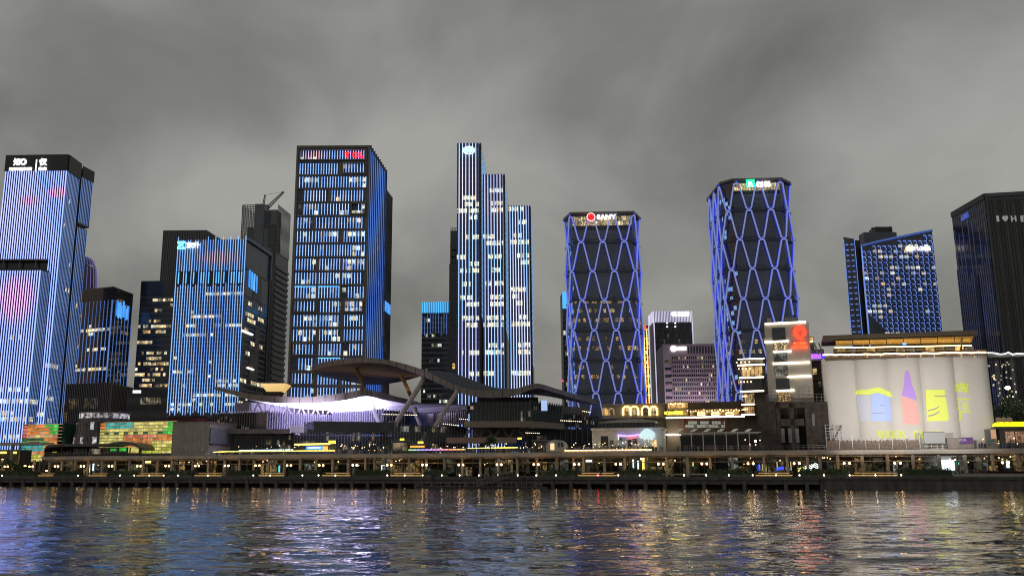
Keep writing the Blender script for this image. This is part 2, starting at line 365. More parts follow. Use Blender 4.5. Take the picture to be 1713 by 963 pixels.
T.grid(fD, 6, 32, G + 3, z1 - 1, rowruns(32, 6, {9: [(0, 5)], 6: [(0, 3)], 3: [(0, 4)]}, 0.0, win_office, 9), gw=0.3, dark=glass_blue)
zz = at(40, 437, 474).z
b = MB(); b.prism([at(-60, 437, 475).xy.to_3d(), at(80.5, 437, 475).xy.to_3d(), at(80.5, 437, 478.5).xy.to_3d(), at(-60, 437, 478.5).xy.to_3d()], z1 + 1.0, zz); b.build('terrace_recess', glass, T.root)
for px_ in (6, 33, 60):
    b = MB(); q = at(px_, 440, 473); b.box(q.x - .3, q.x + .3, q.y - .3, q.y + .3, z1 + 1, zz + 0.8); b.build('terrace_post', frame_m, T.root)
b = MB(); b.prism([at(-60, 437, 472).xy.to_3d(), at(81, 437, 472).xy.to_3d(), at(81, 437, 479).xy.to_3d(), at(-60, 437, 479).xy.to_3d()], zz, zz + 0.8); b.build('terrace_canopy', frame_m, T.root)
zs = at(147, 381, 506).z
P = at(138.5, 281, 497); zw = P.z
wa = P; wb = atz(156.5, 290.5, zw); wbk = [Vector((wa.x, wa.y, 0)), Vector((wb.x, wb.y, 0)), Vector((wb.x - 20, wb.y + 6, 0)), Vector((wa.x - 20, wa.y + 6, 0))]
b = MB(); b.prism(wbk, zs, zw); b.build('upper_wing', curtain, T.root)
fE = (wbk[0], wbk[1]); zwc = T.uv(fE, 150, 303)[1]
T.slab('crown_band', fE, -0.2, T.fr(fE)[3] + 0.2, zwc, zw + 1.0, black_m, 0.6); T.strips(fE, 8, zs + 1, zwc, led1b, 0.26, 0.2)
wl2 = [p.lerp(wbk[1], 0) for p in wbk]; e = (wbk[1] - wbk[0]); wl2 = [wbk[0], wbk[0] + e * 0.86, wbk[3] + e * 0.86, wbk[3]]
b = MB(); b.prism(wl2, G, zs - 1.5); b.build('lower_wing', curtain, T.root)
fG = (wl2[0], wl2[1]); T.strips(fG, 7, G, zs - 2, led1b, 0.26, 0.2)
T.grid(fG, 6, 40, G + 3, zs - 3, rowruns(40, 6, {5: [(0, 5)], 9: [(1, 5)]}, 0.01, win_office, 2), gw=0.3, dark=glass_blue)
T.grid(fE, 7, 14, zs + 1, zwc, lambda r, c: None, gw=0.3, dark=glass_blue)
T.finish(300)

# ---- domed tower far behind
c = at(150, 430, 640); r0 = 24 / FX * 640
t = thing('domed_tower', 'rounded violet lit tower top peeping out behind the dark glass tower', 'tower', (c.x, c.y, G))
violet = mat('violet_lit_wall', (0.10, 0.09, 0.16), 0.3, noise=0.3, nscale=0.3)  # violet light on the tower is put into the wall colour
b = MB(); H = c.z
prof = [(r0 * .95, G), (r0 * .95, H * .6), (r0, H * .8), (r0 * .97, H - 18), (r0 * .86, H - 9), (r0 * .66, H - 3), (r0 * .45, H - 0.5), (r0 * .2, H)]
b.lathe([(r, z - 0) for r, z in prof], (c.x - 4, c.y, 0), 24); b.build('wall', violet, t, smooth=True)
ledv = led('violet_led', [(0.10, 0.08, 0.32), (0.2, 0.16, 0.5)], (0.1, 0.1, 0.1), 0.7)
for k in range(22):
    a = math.pi * 2 * k / 22; b = MB()
    b.tube([(c.x - 4 + (r + .3) * math.cos(a), c.y + (r + .3) * math.sin(a), z) for r, z in prof[1:-1]], 0.22, 4); b.build('rib', ledv, t)
b = MB(); b.lathe([(r0 * 1.02, H * .815), (r0 * 1.02, H * .815 + 1)], (c.x - 4, c.y, 0), 24); b.build('lit_ring', mat('dull_gold_light', (.3, .25, .1), em=(1, .7, .3), es=.5), t)
for k in range(10):
    a = -math.pi * (k + .5) / 10; b = MB(); b.box(-.9, .9, -.15, .15, 0, 1.1); inst('window', b.mesh('window', win_dim), t, (c.x - 4 + r0 * .9 * math.cos(a), c.y + r0 * .9 * math.sin(a), H - 8), a + math.pi / 2)

# ---- dark glass tower with the cyan lit patch
T = Tower('glass_tower', 'dark glass tower with thin blue lines and a cyan lit patch near its right edge', 'tower', [(128, 485), (190, 479), (223, 491.5)], 520, 1)
fA, fB = T.F(0), T.F(1); T.core(glass_grey)
zc = T.uv(fA, 160, 504)[1]; zb = T.uv(fA, 160, 640)[1]
ledd = led('dim_blue_led', [(0.03, 0.09, 0.32), (0.10, 0.25, 0.75)], (0.06, 0.06, 0.05), 0.8, 2)
T.strips(fA, 10, zb, zc, ledd, 0.34, 0.3, u0=3); T.strips(fB, 7, zb, zc, ledd, 0.25, 0.3)
T.grid(fA, 14, 24, zb, T.z1 - 1, rowruns(24, 14, {3: [(0, 13)], 8: [(6, 9), (11, 12)], 9: [(2, 2)], 12: [(6, 7)], 13: [(3, 13)], 17: [(1, 3)]}, 0.01, win_office, 4), dark=glass, gw=.08)
T.grid(fB, 10, 24, zb, T.z1 - 1, rowruns(24, 10, {13: [(1, 8)], 10: [(2, 4)], 5: [(6, 7)]}, 0.01, win_dim, 5), dark=glass, gw=.08)
ledc = led('cyan_screen_led', [(0.02, 0.25, 0.9), (0.12, 0.55, 1.2)], (0.3, 0.3, 0.05), 0.9, 9)
u0, z0 = T.uv(fB, 193, 532); u1, z1 = T.uv(fB, 215, 512)
for k in range(8): T.piece('light_strip', fB, u0 + (u1 - u0) * (k + .5) / 8, z0 + random.uniform(0, 2), (u1 - u0) / 9, z1 - z0 - random.uniform(0, 3), ledc, 0.35)
T.finish(220)
T = Tower('podium_building', 'ribbed brown podium at the foot of the dark glass tower with the cyan patch', 'building', [(112, 642), (186, 640), (221, 648)], 485, 1, depth=12)
fA, fB = T.F(0), T.F(1); brown = mat('brown_fin', (0.20, 0.175, 0.155), 0.5, noise=0.15); T.core(glass_blue)
for f, n_ in ((fA, 26), (fB, 16)): T.strips(f, n_, G, T.z1, brown, 0.35, 0.7, name='fin')
T.grid(fA, 12, 6, G, T.z1, rowruns(6, 12, {4: [(1, 9)], 2: [(7, 9)]}, 0.03, win_dim, 5), dark=glass_blue); T.finish(80)

# ---- dark office with warm lit floors
T = Tower('office_block', 'dark office block with many warm lit floors left of the tower with cyan emblem', 'building', [(236.5, 471.5), (300, 470.5)], 545, 1, depth=40)
fA = T.F(0); T.core(glass_grey)
rows = {5: [(1, 4), (6, 12)], 7: [(3, 9)], 9: [(1, 6)], 11: [(0, 9)], 12: [(0, 10)], 14: [(2, 12)], 15: [(3, 7)], 16: [(0, 11)], 17: [(6, 12)], 18: [(1, 12)], 19: [(4, 9)], 20: [(4, 11)], 22: [(0, 5)], 24: [(2, 10)], 25: [(2, 12)], 26: [(4, 9)], 28: [(6, 8)], 30: [(5, 12)]}
T.grid(fA, 15, 34, G, T.z1, rowruns(34, 15, rows, 0.02, [win_office, win_office, win_warm, win_dim], 6), gw=.1, gh=.45, dark=glass)
T.slab('roof_band', fA, 0, T.fr(fA)[3], T.z1 - 8, T.z1 + .5, glass, 0.3); T.finish(300)
T = Tower('office_annex', 'low black block with a bright white lamp panel below the warm lit office floors', 'building', [(214, 652), (284, 652)], 480, 1, depth=14)
fA = T.F(0); T.core(mat('black_cladding', (.03, .03, .034), .4, noise=.3))
u_, z_ = T.uv(fA, 229, 657); T.piece('lamp_panel', fA, u_, z_, 4.2, 1.4, sign_white, .3)
T.grid(fA, 16, 5, G, T.z1 - 2, rowruns(5, 16, {2: [(4, 12)], 1: [(6, 9)], 4: [(5, 12)]}, 0.0, win_dim, 6), gw=.2, gh=.5, dark=glass); T.finish(80)

# ---- grey ribbed tower behind
T = Tower('ribbed_tower', 'plain grey ribbed unlit tower standing behind the tower with the cyan emblem', 'tower', [(273.5, 385.5), (345.5, 384.8), (369, 400)], 640, 1)
T.core(darkwall); T.strips(T.F(0), 26, G, T.z1, mat('grey_rib', (0.14, 0.14, 0.15), 0.5), 0.45, 0.5, name='rib'); T.strips(T.F(1), 12, G, T.z1, MATS['grey_rib'], 0.4, 0.5, name='rib')
T.grid(T.F(0), 13, 30, 60, T.z1 - 4, lambda r, c: None, dark=glass_grey, gw=.5); T.finish(60)

# ---- blue striped tower with cyan logo
T = Tower('striped_tower', 'blue striped office tower with cyan emblem and white characters at its top left', 'tower', [(297.5, 402), (412.7, 400), (452.7, 427)], 430, 1)
fA, fB = T.F(0), T.F(1); T.core(curtain)
led6 = led('bright_blue_led', [(0.13, 0.38, 1.1), (0.26, 0.62, 1.3), (0.46, 0.72, 1.35)], (0.06, 0.06, 0.02), .95, 3, spots=[(tuple(at(365, 430, 430)), (14, 30, 5), (0.9, 0.55, 0.7))])
zr1 = T.uv(fA, 350, 453)[1]; zr0 = T.uv(fA, 350, 476)[1]; W6 = T.fr(fA)[3]
lo = T.uv(fA, 340, 690)[1]
for i in range(28):
    t_ = 0.35 + (W6 - .7) * i / 27
    if i % 3 == 0: T.piece('light_strip', fA, t_, lo - random.choice((0, 0, 3)), 0.32, T.z1 + 1.6 - lo, led6, 0.3)
    else:
        T.piece('light_strip', fA, t_, zr1, 0.24, T.z1 - zr1, led6, 0.22); T.piece('light_strip', fA, t_, lo + random.choice((-1, 0, 0, 1)), 0.24, zr0 - lo, led6, 0.22)
        if i % 3 == 1 or random.random() < .35: T.piece('light_strip', fA, t_ + .1, zr0 + .5, 0.42, zr1 - zr0 - 1, led('cyan_led', [(0.05, 0.45, 1.1), (0.2, 0.8, 1.5)], (0.1, 0.1, 0.1), 1.0), 0.5)
T.slab('recess_band', fA, 0.2, W6 - .2, zr0, zr1, black_m, 0.2)
rows = {23: [(3, 9)], 32: [(9, 19)], 27: [(5, 13)], 25: [(4, 6), (12, 19)], 18: [(0, 1)], 15: [(1, 6)], 13: [(13, 18)], 12: [(14, 15), (17, 19)], 10: [(7, 19)], 8: [(1, 7), (9, 12), (15, 18)], 5: [(2, 10), (13, 19)], 4: [(1, 4)], 3: [(3, 7), (12, 18)], 2: [(2, 10)], 1: [(4, 10), (12, 18)]}
rows = {k + 1: v for k, v in rows.items()}
T.grid(fA, 20, 36, G + 6, zr0 + 1, rowruns(36, 20, rows, 0.01, [win_office, win_white], 6), gw=.2, gh=.4, dark=glass_blue)
T.grid(fB, 12, 26, G + 10, zr0 - 4, rowruns(26, 12, {24: [(2, 3), (7, 8)], 22: [(1, 4), (7, 9)], 21: [(2, 5)], 19: [(1, 2), (5, 8)], 17: [(4, 9)], 15: [(2, 3)], 10: [(0, 2), (5, 11)], 6: [(0, 1)], 5: [(1, 2)]}, 0.01, win_office, 7), gw=.25, gh=.35, dark=glass)
Wb = T.fr(fB)[3]; lit_edge = mat('blue_grey_frame', (0.22, 0.26, 0.36), 0.4)
T.slab('edge_frame', fB, 0, Wb + .3, T.z1 - .6, T.z1 + 1.0, lit_edge, 1.0); T.slab('edge_frame', fB, Wb - .9, Wb + .3, zr1 + 2, T.z1 - .7, lit_edge, 1.0); T.slab('edge_frame', fB, Wb - .5, Wb + .2, G, zr1 + 1.9, frame_m, .5)
for k in range(7):
    z_ = zr1 + 1 - k * 13; T.slab('panel_joint', fB, 0.5, Wb - 1, z_, z_ + .5, frame_m, .25)
    T.slab('panel_joint', fB, Wb * random.choice((.35, .5, .65)), Wb * .66 + .4, z_ - 12.4, z_ - .1, frame_m, .22)
u_, z_ = T.uv(fB, 416, 480)
for k in range(4): T.piece('light_strip', fB, u_ + k * 3.2, z_ - k * .3, 1.6, 8.5, ledc, 0.4)
u_, z_ = T.uv(fB, 405, 553); T.piece('light_bar', fB, u_ + 6, z_ - .3, 14, .7, line_white, 0.5); u_, z_ = T.uv(fB, 412, 612); T.piece('light_bar', fB, u_ + 5, z_ - 1, 8, .6, line_white, 0.5)
T.text(fA, '✕', 304.5, 411, 5, sign_cyan, 1.2, fit=(3.6, 2.8), bold=.04)
for dz in (-1.7, 1.5): u_, z_ = T.uv(fA, 304.5, 411); T.piece('sign_bar', fA, u_, z_ + dz, 3.7, .45, sign_cyan, 1.3)
T.text(fA, '东升', 324.5, 411, 4, sign_white, 1.2, fit=(6.6, 3.0), bold=.03); T.finish(300)

# ---- dark tower under construction with crane
T = Tower('latticed_tower', 'dark unlit tower with open lattice corners and a crane on top', 'tower', [(406, 343), (465, 342.5), (485.6, 359.5)], 520, 1)
fA, fB = T.F(0), T.F(1); A, u, n, Wd = T.fr(fA); B_, ub, nb, Wb = T.fr(fB)
zl = T.uv(fA, 420, 405)[1]; slate = mat('slate_panel', (0.15, 0.158, 0.17), 0.45, noise=.15, nscale=.3)
b = MB(); b.prism(T.poly, G, zl - 6); b.build('wall', slate, T.root)
b = MB(); ua = T.uv(fA, 427, 343)[0]
core = [A + u * ua, A + u * (Wd - 0.3), A + u * (Wd - .3) + nb * -0 + ub * (Wb * .35), A + u * ua + ub * (Wb * .35)]
b.prism(core, zl - 6, T.z1 - 3); b.build('core', slate, T.root)
u1_ = T.uv(fA, 443, 343)[0]; b = MB(); b.box(ua, u1_, -0.4, 8, zl - 20, T.z1 + .5, 0, (A, u, n)); b.build('lift_shaft', slate, T.root)
b = MB(); b.prism([A + u * (ua * .45), A + u * (ua + .2), A + u * (ua + .2) + n * 14, A + u * (ua * .45) + n * 14], zl - 6, zl + 9); b.build('stepped_core', slate, T.root)
lat = mat('lattice_metal', (0.17, 0.17, 0.165), 0.5)
def lattice(f, u0, u1, z0, z1, nu, nz, name='lattice_bar'):
    for i in range(nu + 1): T.piece(name, f, u0 + (u1 - u0) * i / nu, z0, .26, z1 - z0, lat, .3)
    for j in range(nz + 1): T.piece(name, f, (u0 + u1) / 2, z0 + (z1 - z0) * j / nz, u1 - u0, .34, lat, .26)
lattice(fA, .2, ua, zl - 6, T.z1 - .2, 8, 24); lattice(fB, .3, Wb - .2, zl - 6, T.z1 - .2, 12, 22)
lattice((T.poly[3], T.poly[0]), 2, Wb - .2, zl - 6, T.z1 - .2, 8, 22)
T.slab('glass_patch', fA, Wd * .62, Wd * .8, T.z1 - 14, T.z1 - 4.2, glass_blue, .3); T.slab('glass_patch', fA, Wd * .76, Wd * .97, T.z1 - 25, T.z1 - 12, glass, .5); T.slab('glass_patch', fA, Wd * .88, Wd * .98, T.z1 - 36, T.z1 - 26, glass, .5)
for k in range(14): T.piece('panel_joint', fA, Wd * (.03 + .95 * k / 13), G, .3, zl - 7 - G if k < 4 else T.z1 - 30 - G, darkwall, .35)
for k in range(34): T.piece('louvre', fB, Wb / 2, G + (zl - 12 - G) * k / 34, Wb - .5, 1.5, darkwall, .8)
T.finish()
c = at(443, 342.5, 530); t = thing('tower_crane', 'grey luffing crane perched on the roof of the dark latticed tower', 'crane', (c.x, c.y, T.z1))
def truss(pa, pb, wd, nseg, r, name, m):
    b = MB(); pa, pb = Vector(pa), Vector(pb); d = (pb - pa).normalized(); s_ = d.cross(Vector((0, 1, 0))).normalized() * wd; f_ = d.cross(s_).normalized() * wd
    cs = [s_ + f_, s_ - f_, -s_ - f_, -s_ + f_]
    for q in cs: b.tube([pa + q, pb + q * .5], r, 4)
    for k in range(nseg):
        for j in range(4):
            a0 = pa.lerp(pb, k / nseg) + cs[j] * (1 - .5 * k / nseg); a1 = pa.lerp(pb, (k + 1) / nseg) + cs[(j + 1) % 4] * (1 - .5 * (k + 1) / nseg); b.tube([a0, a1], r * .7, 3)
    return b.build(name, m, t)
tip = at(475, 320.5, 530); af = at(443.5, 326, 530); ft = Vector((c.x + 2, c.y, T.z1 + 1.5))
truss(ft, tip, .75, 9, .16, 'jib', steel); truss((c.x - 1, c.y, T.z1 + 1.5), af, .55, 5, .14, 'a_frame', steel)
b = MB(); b.box(c.x - 3.5, c.x + 2.5, c.y - 1.5, c.y + 1.5, T.z1 + .4, T.z1 + 2.6); b.build('cab', darkwall, t)
b = MB(); b.tube([af, tip], .08, 4); b.build('cable', black_m, t)
b = MB(); b.box(c.x - 1.2, c.x + 1.2, c.y - 1.2, c.y + 1.2, T.z1 - 4, T.z1 + .4); b.build('mast', steel, t)

# ---- tower of framed panels with red letters
T = Tower('panelled_tower', 'tall tower of framed blue lit panels with three red letters at its top right', 'tower', [(500.6, 248.2), (616.3, 247.6), (643.5, 289.5)], 400, 1)
fA, fB = T.F(0), T.F(1); T.core(curtain); Wd = T.fr(fA)[3]; Wb = T.fr(fB)[3]
led8 = led('panel_blue_led', [(0.22, 0.44, 1.3), (0.42, 0.72, 1.35), (0.20, 0.52, 1.3), (0.6, 0.8, 1.3)], (0.08, 0.08, 0.06), 1.1, 6, spots=[(tuple(at(527, 260, 400)), (7, 30, 4), (1.3, 0.62, 0.55))])
led8b = led('deep_blue_led', [(0.03, 0.10, 0.45), (0.09, 0.26, 0.85)], (0.08, 0.08, 0.04), 0.9, 8)
T.slab('corner_frame', fA, -1.0, 0, G, T.z1 + 1, frame_m, .9); T.slab('corner_frame', fA, Wd, Wd + .9, G, T.z1 + 1, frame_m, .9); T.slab('corner_frame', fA, 0.02, Wd - .02, T.z1 - .1, T.z1 + 1, frame_m, .9)
cuts = [[], [.62], [.32], [.47], [.33, .76], [.26, .58], [.26, .66], [.42], [.33, .66], [.33, .66], [.33, .66], [.36, .7], [.36, .7], [.36, .7], [.36, .7], [.36, .7], [.36, .7], [.36, .7]]
zrow = [T.z1 - .3 - i * (24.05 / FX * 408) for i in range(19)]
dimp = mat('slate_spandrel', (.10, .105, .12), .4)
kst = 0; rest = MB(); Af, uf, nf, _ = T.fr(fA); rnd = random.Random(3)
for r, cc in enumerate(cuts):
    z1, z0 = zrow[r] - .5, zrow[r + 1]; us = [0] + cc + [1]
    T.piece('floor_frame', fA, Wd / 2, z0 - .32, Wd - .1, .72, frame_m, .7)
    for i in range(len(us) - 1):
        a, c_ = us[i] * Wd + .5, us[i + 1] * Wd - .5; deep = rnd.random()
        T.piece('mullion_frame', fA, us[i + 1] * Wd - .1, z0 + .4, rnd.choice((.6, .8, 1.7)), z1 - z0 - .4, frame_m, .55)
        framed = rnd.random() < .16
        if framed:
            for zz_ in (z0 + .4, z1 - .5): T.piece('panel_frame', fA, (a + c_) / 2, zz_, c_ - a, .5, frame_m, 1.5)
            for uu in (a + .2, c_ - .2): T.piece('panel_frame', fA, uu, z0 + .9, .45, z1 - z0 - 1.4, frame_m, 1.5)
        n_ = max(3, int((c_ - a) / 1.16)); skip = rnd.random() < .18
        for k in range(n_):
            if skip and k < 2: continue
            u_ = a + .3 + (c_ - a - .6) * k / (n_ - 1); zz0 = z0 + .6; h_ = z1 - z0 - .8
            if kst < 300: T.piece('light_strip', fA, u_, zz0, .30, h_, led8, .25); kst += 1
            else: rest.box(u_ - .15, u_ + .15, -.25, 0, zz0, zz0 + h_, 0, (Af, uf, nf))
        if rnd.random() < .14: T.piece('light_bar', fA, (a + c_) / 2, z1 - .3, c_ - a, .3, MATS['cyan_led'], .8)
        for q in range(2):      # two storeys of panes in each panel
            nb_ = max(3, int((c_ - a) / 1.9)); run = None
            if rnd.random() < .62: s0 = rnd.randint(0, nb_ - 1); run = (s0, s0 + rnd.randint(1, 5))
            for k in range(nb_):
                cw = (c_ - a) / nb_; T.cells.append((fA, a + cw * (k + .5), z0 + .5 + q * (z1 - z0) * .48, cw * .78, (z1 - z0) * .33, rnd.choice((win_white, win_office, win_dim)) if run and run[0] <= k < run[1] else glass_blue, .1, bool(run and run[0] <= k < run[1])))
rest.build('strip_field', led8, T.root, kind='stuff')
T.strips(fB, 10, G, T.z1 - .5, led8b, .5, .9, u0=.8); zt = T.z1
for k in range(10): T.piece('blade_fin', fB, .8 + (Wb - 1.2) * k / 9, G, .2, T.z1 - G + 1.5, curtain, 1.4)
T.grid(fB, 18, 42, G + 4, T.z1 - 2, randlit(42, 18, .35, 2, [win_dim, win_white], .02, 9), gw=.2, gh=.4, dark=glass_blue)
for tx, px_ in (('T', 582), ('C', 594.5), ('L', 605)): T.text(fA, tx, px_, 261, 3, sign_red, 1.2, fit=(2.5, 2.6), bold=.05)
T.finish(300)
T = Tower('slab_tower', 'plain grey tower behind the panelled tower, one cyan lit window on its side', 'tower', [(600, 302), (643, 313), (655.5, 330)], 470, 1)
T.core(darkwall); fB = T.F(1); T.strips(fB, 8, G, T.z1, MATS['grey_rib'], .5, .5, name='rib')
u_, z_ = T.uv(fB, 648, 524); T.piece('lit_screen', fB, T.fr(fB)[3] / 2, z_, T.fr(fB)[3] * .8, 5.2, ledc, .8)
T.grid(fB, 5, 20, G, z_ - 1, rowruns(20, 5, {3: [(1, 4)], 9: [(1, 3)], 15: [(1, 2)]}, .02, win_dim, 2)); T.finish(60)

# ---- three stepped slabs with the globe sign
ledw = led('white_violet_led', [(0.30, 0.45, 1.0), (0.75, 0.72, 1.0), (0.25, 0.60, 1.2), (0.62, 0.50, 0.95)], (0.05, 0.05, 0.012), 1.6, 5)
T = Tower('stepped_tower', 'tall stepped tower of three slabs with white vertical lines and a round globe sign', 'tower', [(764.7, 239.6), (804.3, 239.0), (814, 291)], 450, 1)
navy = mat('navy_panel', (0.10, 0.10, 0.16), .35, noise=.35, nscale=.3, stretch=(1, 1, .5))
rowsC = [(220, 3, 6), (246, 0, 8), (255, 3, 6)]
lit_px = [313, 318, 327, 341, 354, 366, 392, 404, 427, 441, 454, 479, 492, 505, 532, 545, 584, 572, 624]
def slabface(f, z1, ns, nc, p0, prob, seed, wst=.31):
    Wd = T.fr(f)[3]; nr = int((z1 - G) / 3.4); rnd = random.Random(seed); rows = {}
    for py in lit_px:
        z_ = T.uv(f, p0, py)[1]; r = int((z_ - G) / ((z1 - G) / nr))
        if 0 <= r < nr and rnd.random() < prob: a = rnd.randint(0, nc // 2); rows[r] = [(a, min(nc - 1, a + rnd.randint(nc // 3, nc)))]
    T.grid(f, nc, nr, G, z1, rowruns(nr, nc, rows, .004, [win_office, win_white], seed), gw=.22, gh=.35, dark=navy)
    T.strips(f, ns, G, z1 - .2, ledw, wst, .25, u0=Wd * .09, u1=Wd * .93)
T.core(curtain); fA = T.F(0); slabface(fA, T.z1, 7, 14, 785, .85, 2); T.piece('painted_gap', fA, T.fr(fA)[3] - .35, G, 1.3, T.z1 - G - .5, black_m, .3)  # black strip stands in for the shade of the recess between slabs
fB = T.F(1); ledi = led('ice_blue_led', [(0.06, 0.18, 0.4), (0.25, 0.5, 0.85)], (0.6, 0.6, 0.5), .9, 2, detail=4)
T.grid(fB, 14, 30, T.z1 - 90, T.z1 - 1, lambda r, c: ledi, gw=.25, gh=.3)
for rf, Yr in (([(807.7, 291.6), (844, 291), (850.5, 344)], 449), ([(849.5, 344), (887, 343.6), (890.5, 372)], 448)):
    pts, z1 = block(T, rf, Yr, 1, G, curtain, 'slab'); f = (pts[0], pts[1]); T.piece('painted_gap', f, (pts[1] - pts[0]).length - .3, G, 1.1, z1 - G - .5, black_m, .32); slabface(f, z1, 7 if Yr == 449 else 8, 13, rf[0][0] + 18, .9, int(Yr))
    f2 = (pts[1], pts[2]); T.grid(f2, 10, 24, z1 - 80, z1 - 1, lambda r, c: ledi, gw=.3, gh=.4)
ux, zx = T.uv(fA, 784.5, 252.3); cyanw = mat('pale_cyan_light', (.5, .8, .9), em=(.35, .85, 1.0), es=1.8)
for rx in (1.0, .45):
    b = MB(); A, u, n, Wd = T.fr(fA); pl = [A + u * (ux + 2.9 * rx * math.cos(q)) - n * .9 + Vector((0, 0, zx + 2.1 * math.sin(q))) for q in [2 * math.pi * k / 24 for k in range(25)]]
    b.tube(pl, .16, 5); b.build('globe_ring', sign_white, T.root)
for txt, py, h in (('COSCO', 251, 1.3), ('SHIPPING', 255, 1.0)): T.text(fA, txt, 784.5, py, 2, cyanw, 1.2, fit=(6.2, h), bold=.05)
T.finish(300)
T = Tower('narrow_tower', 'thin dark unlit tower tucked against the left side of the stepped slab tower', 'tower', [(753.4, 386), (772, 385.5)], 520, 0, depth=20)
T.core(darkwall); f = T.F(0); Wd = T.fr(f)[3]
for k in range(7): T.piece('crown_post', f, .4 + k * Wd / 7, T.z1, .3, 1.6, lat, .3)
T.piece('crown_rail', f, Wd / 2, T.z1 + 1.3, Wd, .3, lat, .4); T.slab('lower_wall', f, -.4, Wd, G, T.uv(f, 755, 442)[1], greywall, 1.2)
T.grid(f, 4, 30, G + 4, T.z1 - 8, rowruns(30, 4, {5: [(0, 2)], 12: [(1, 1)]}, .02, win_warm, 2), dark=glass, d=1.3); T.finish(60)
T = Tower('cyan_topped_block', 'dark block with a bright cyan striped top left of the stepped slab tower', 'building', [(706, 505.3), (752.5, 504.8)], 600, 1, depth=25)
T.core(darkwall); f = T.F(0); Wd = T.fr(f)[3]; z0 = T.uv(f, 730, 523)[1]; z2 = T.uv(f, 730, 562)[1]
ledk = led('crown_cyan_led', [(0.02, 0.35, 0.9), (0.08, 0.6, 1.2)], (.3, .3, .02), 1.0, 1)
T.strips(f, 16, z0, T.z1, ledk, .75, .4); T.strips(f, 11, z2, z0 - .5, ledd, .35, .3, jit=3)
T.grid(f, 14, 30, G, z0, randlit(30, 14, .45, 2, [win_dim, win_white], .03, 4), dark=glass, gh=.4); T.finish(160)
T = Tower('slim_tower', 'slim dark tower with a cyan lit tip behind the lattice tower with red disc', 'tower', [(940.5, 489), (952, 489)], 560, 1, depth=14)
T.core(darkwall); f = T.F(0); Wd = T.fr(f)[3]; z0 = T.uv(f, 945, 516)[1]
T.slab('lit_tip', f, 0, Wd, z0, T.z1 + .3, ledk, .5)
T.grid(f, 4, 30, G, z0 - 1, randlit(30, 4, .35, 2, [win_dim, win_white], .04, 5), dark=glass); T.finish(80)
lit_red = mat('red_beacon', (.5, .02, .02), em=(1, .05, .08), es=3)
u_, z_ = T.uv(f, 941, 638); T.piece('beacon', f, u_, z_, .8, .8, lit_red, 1)

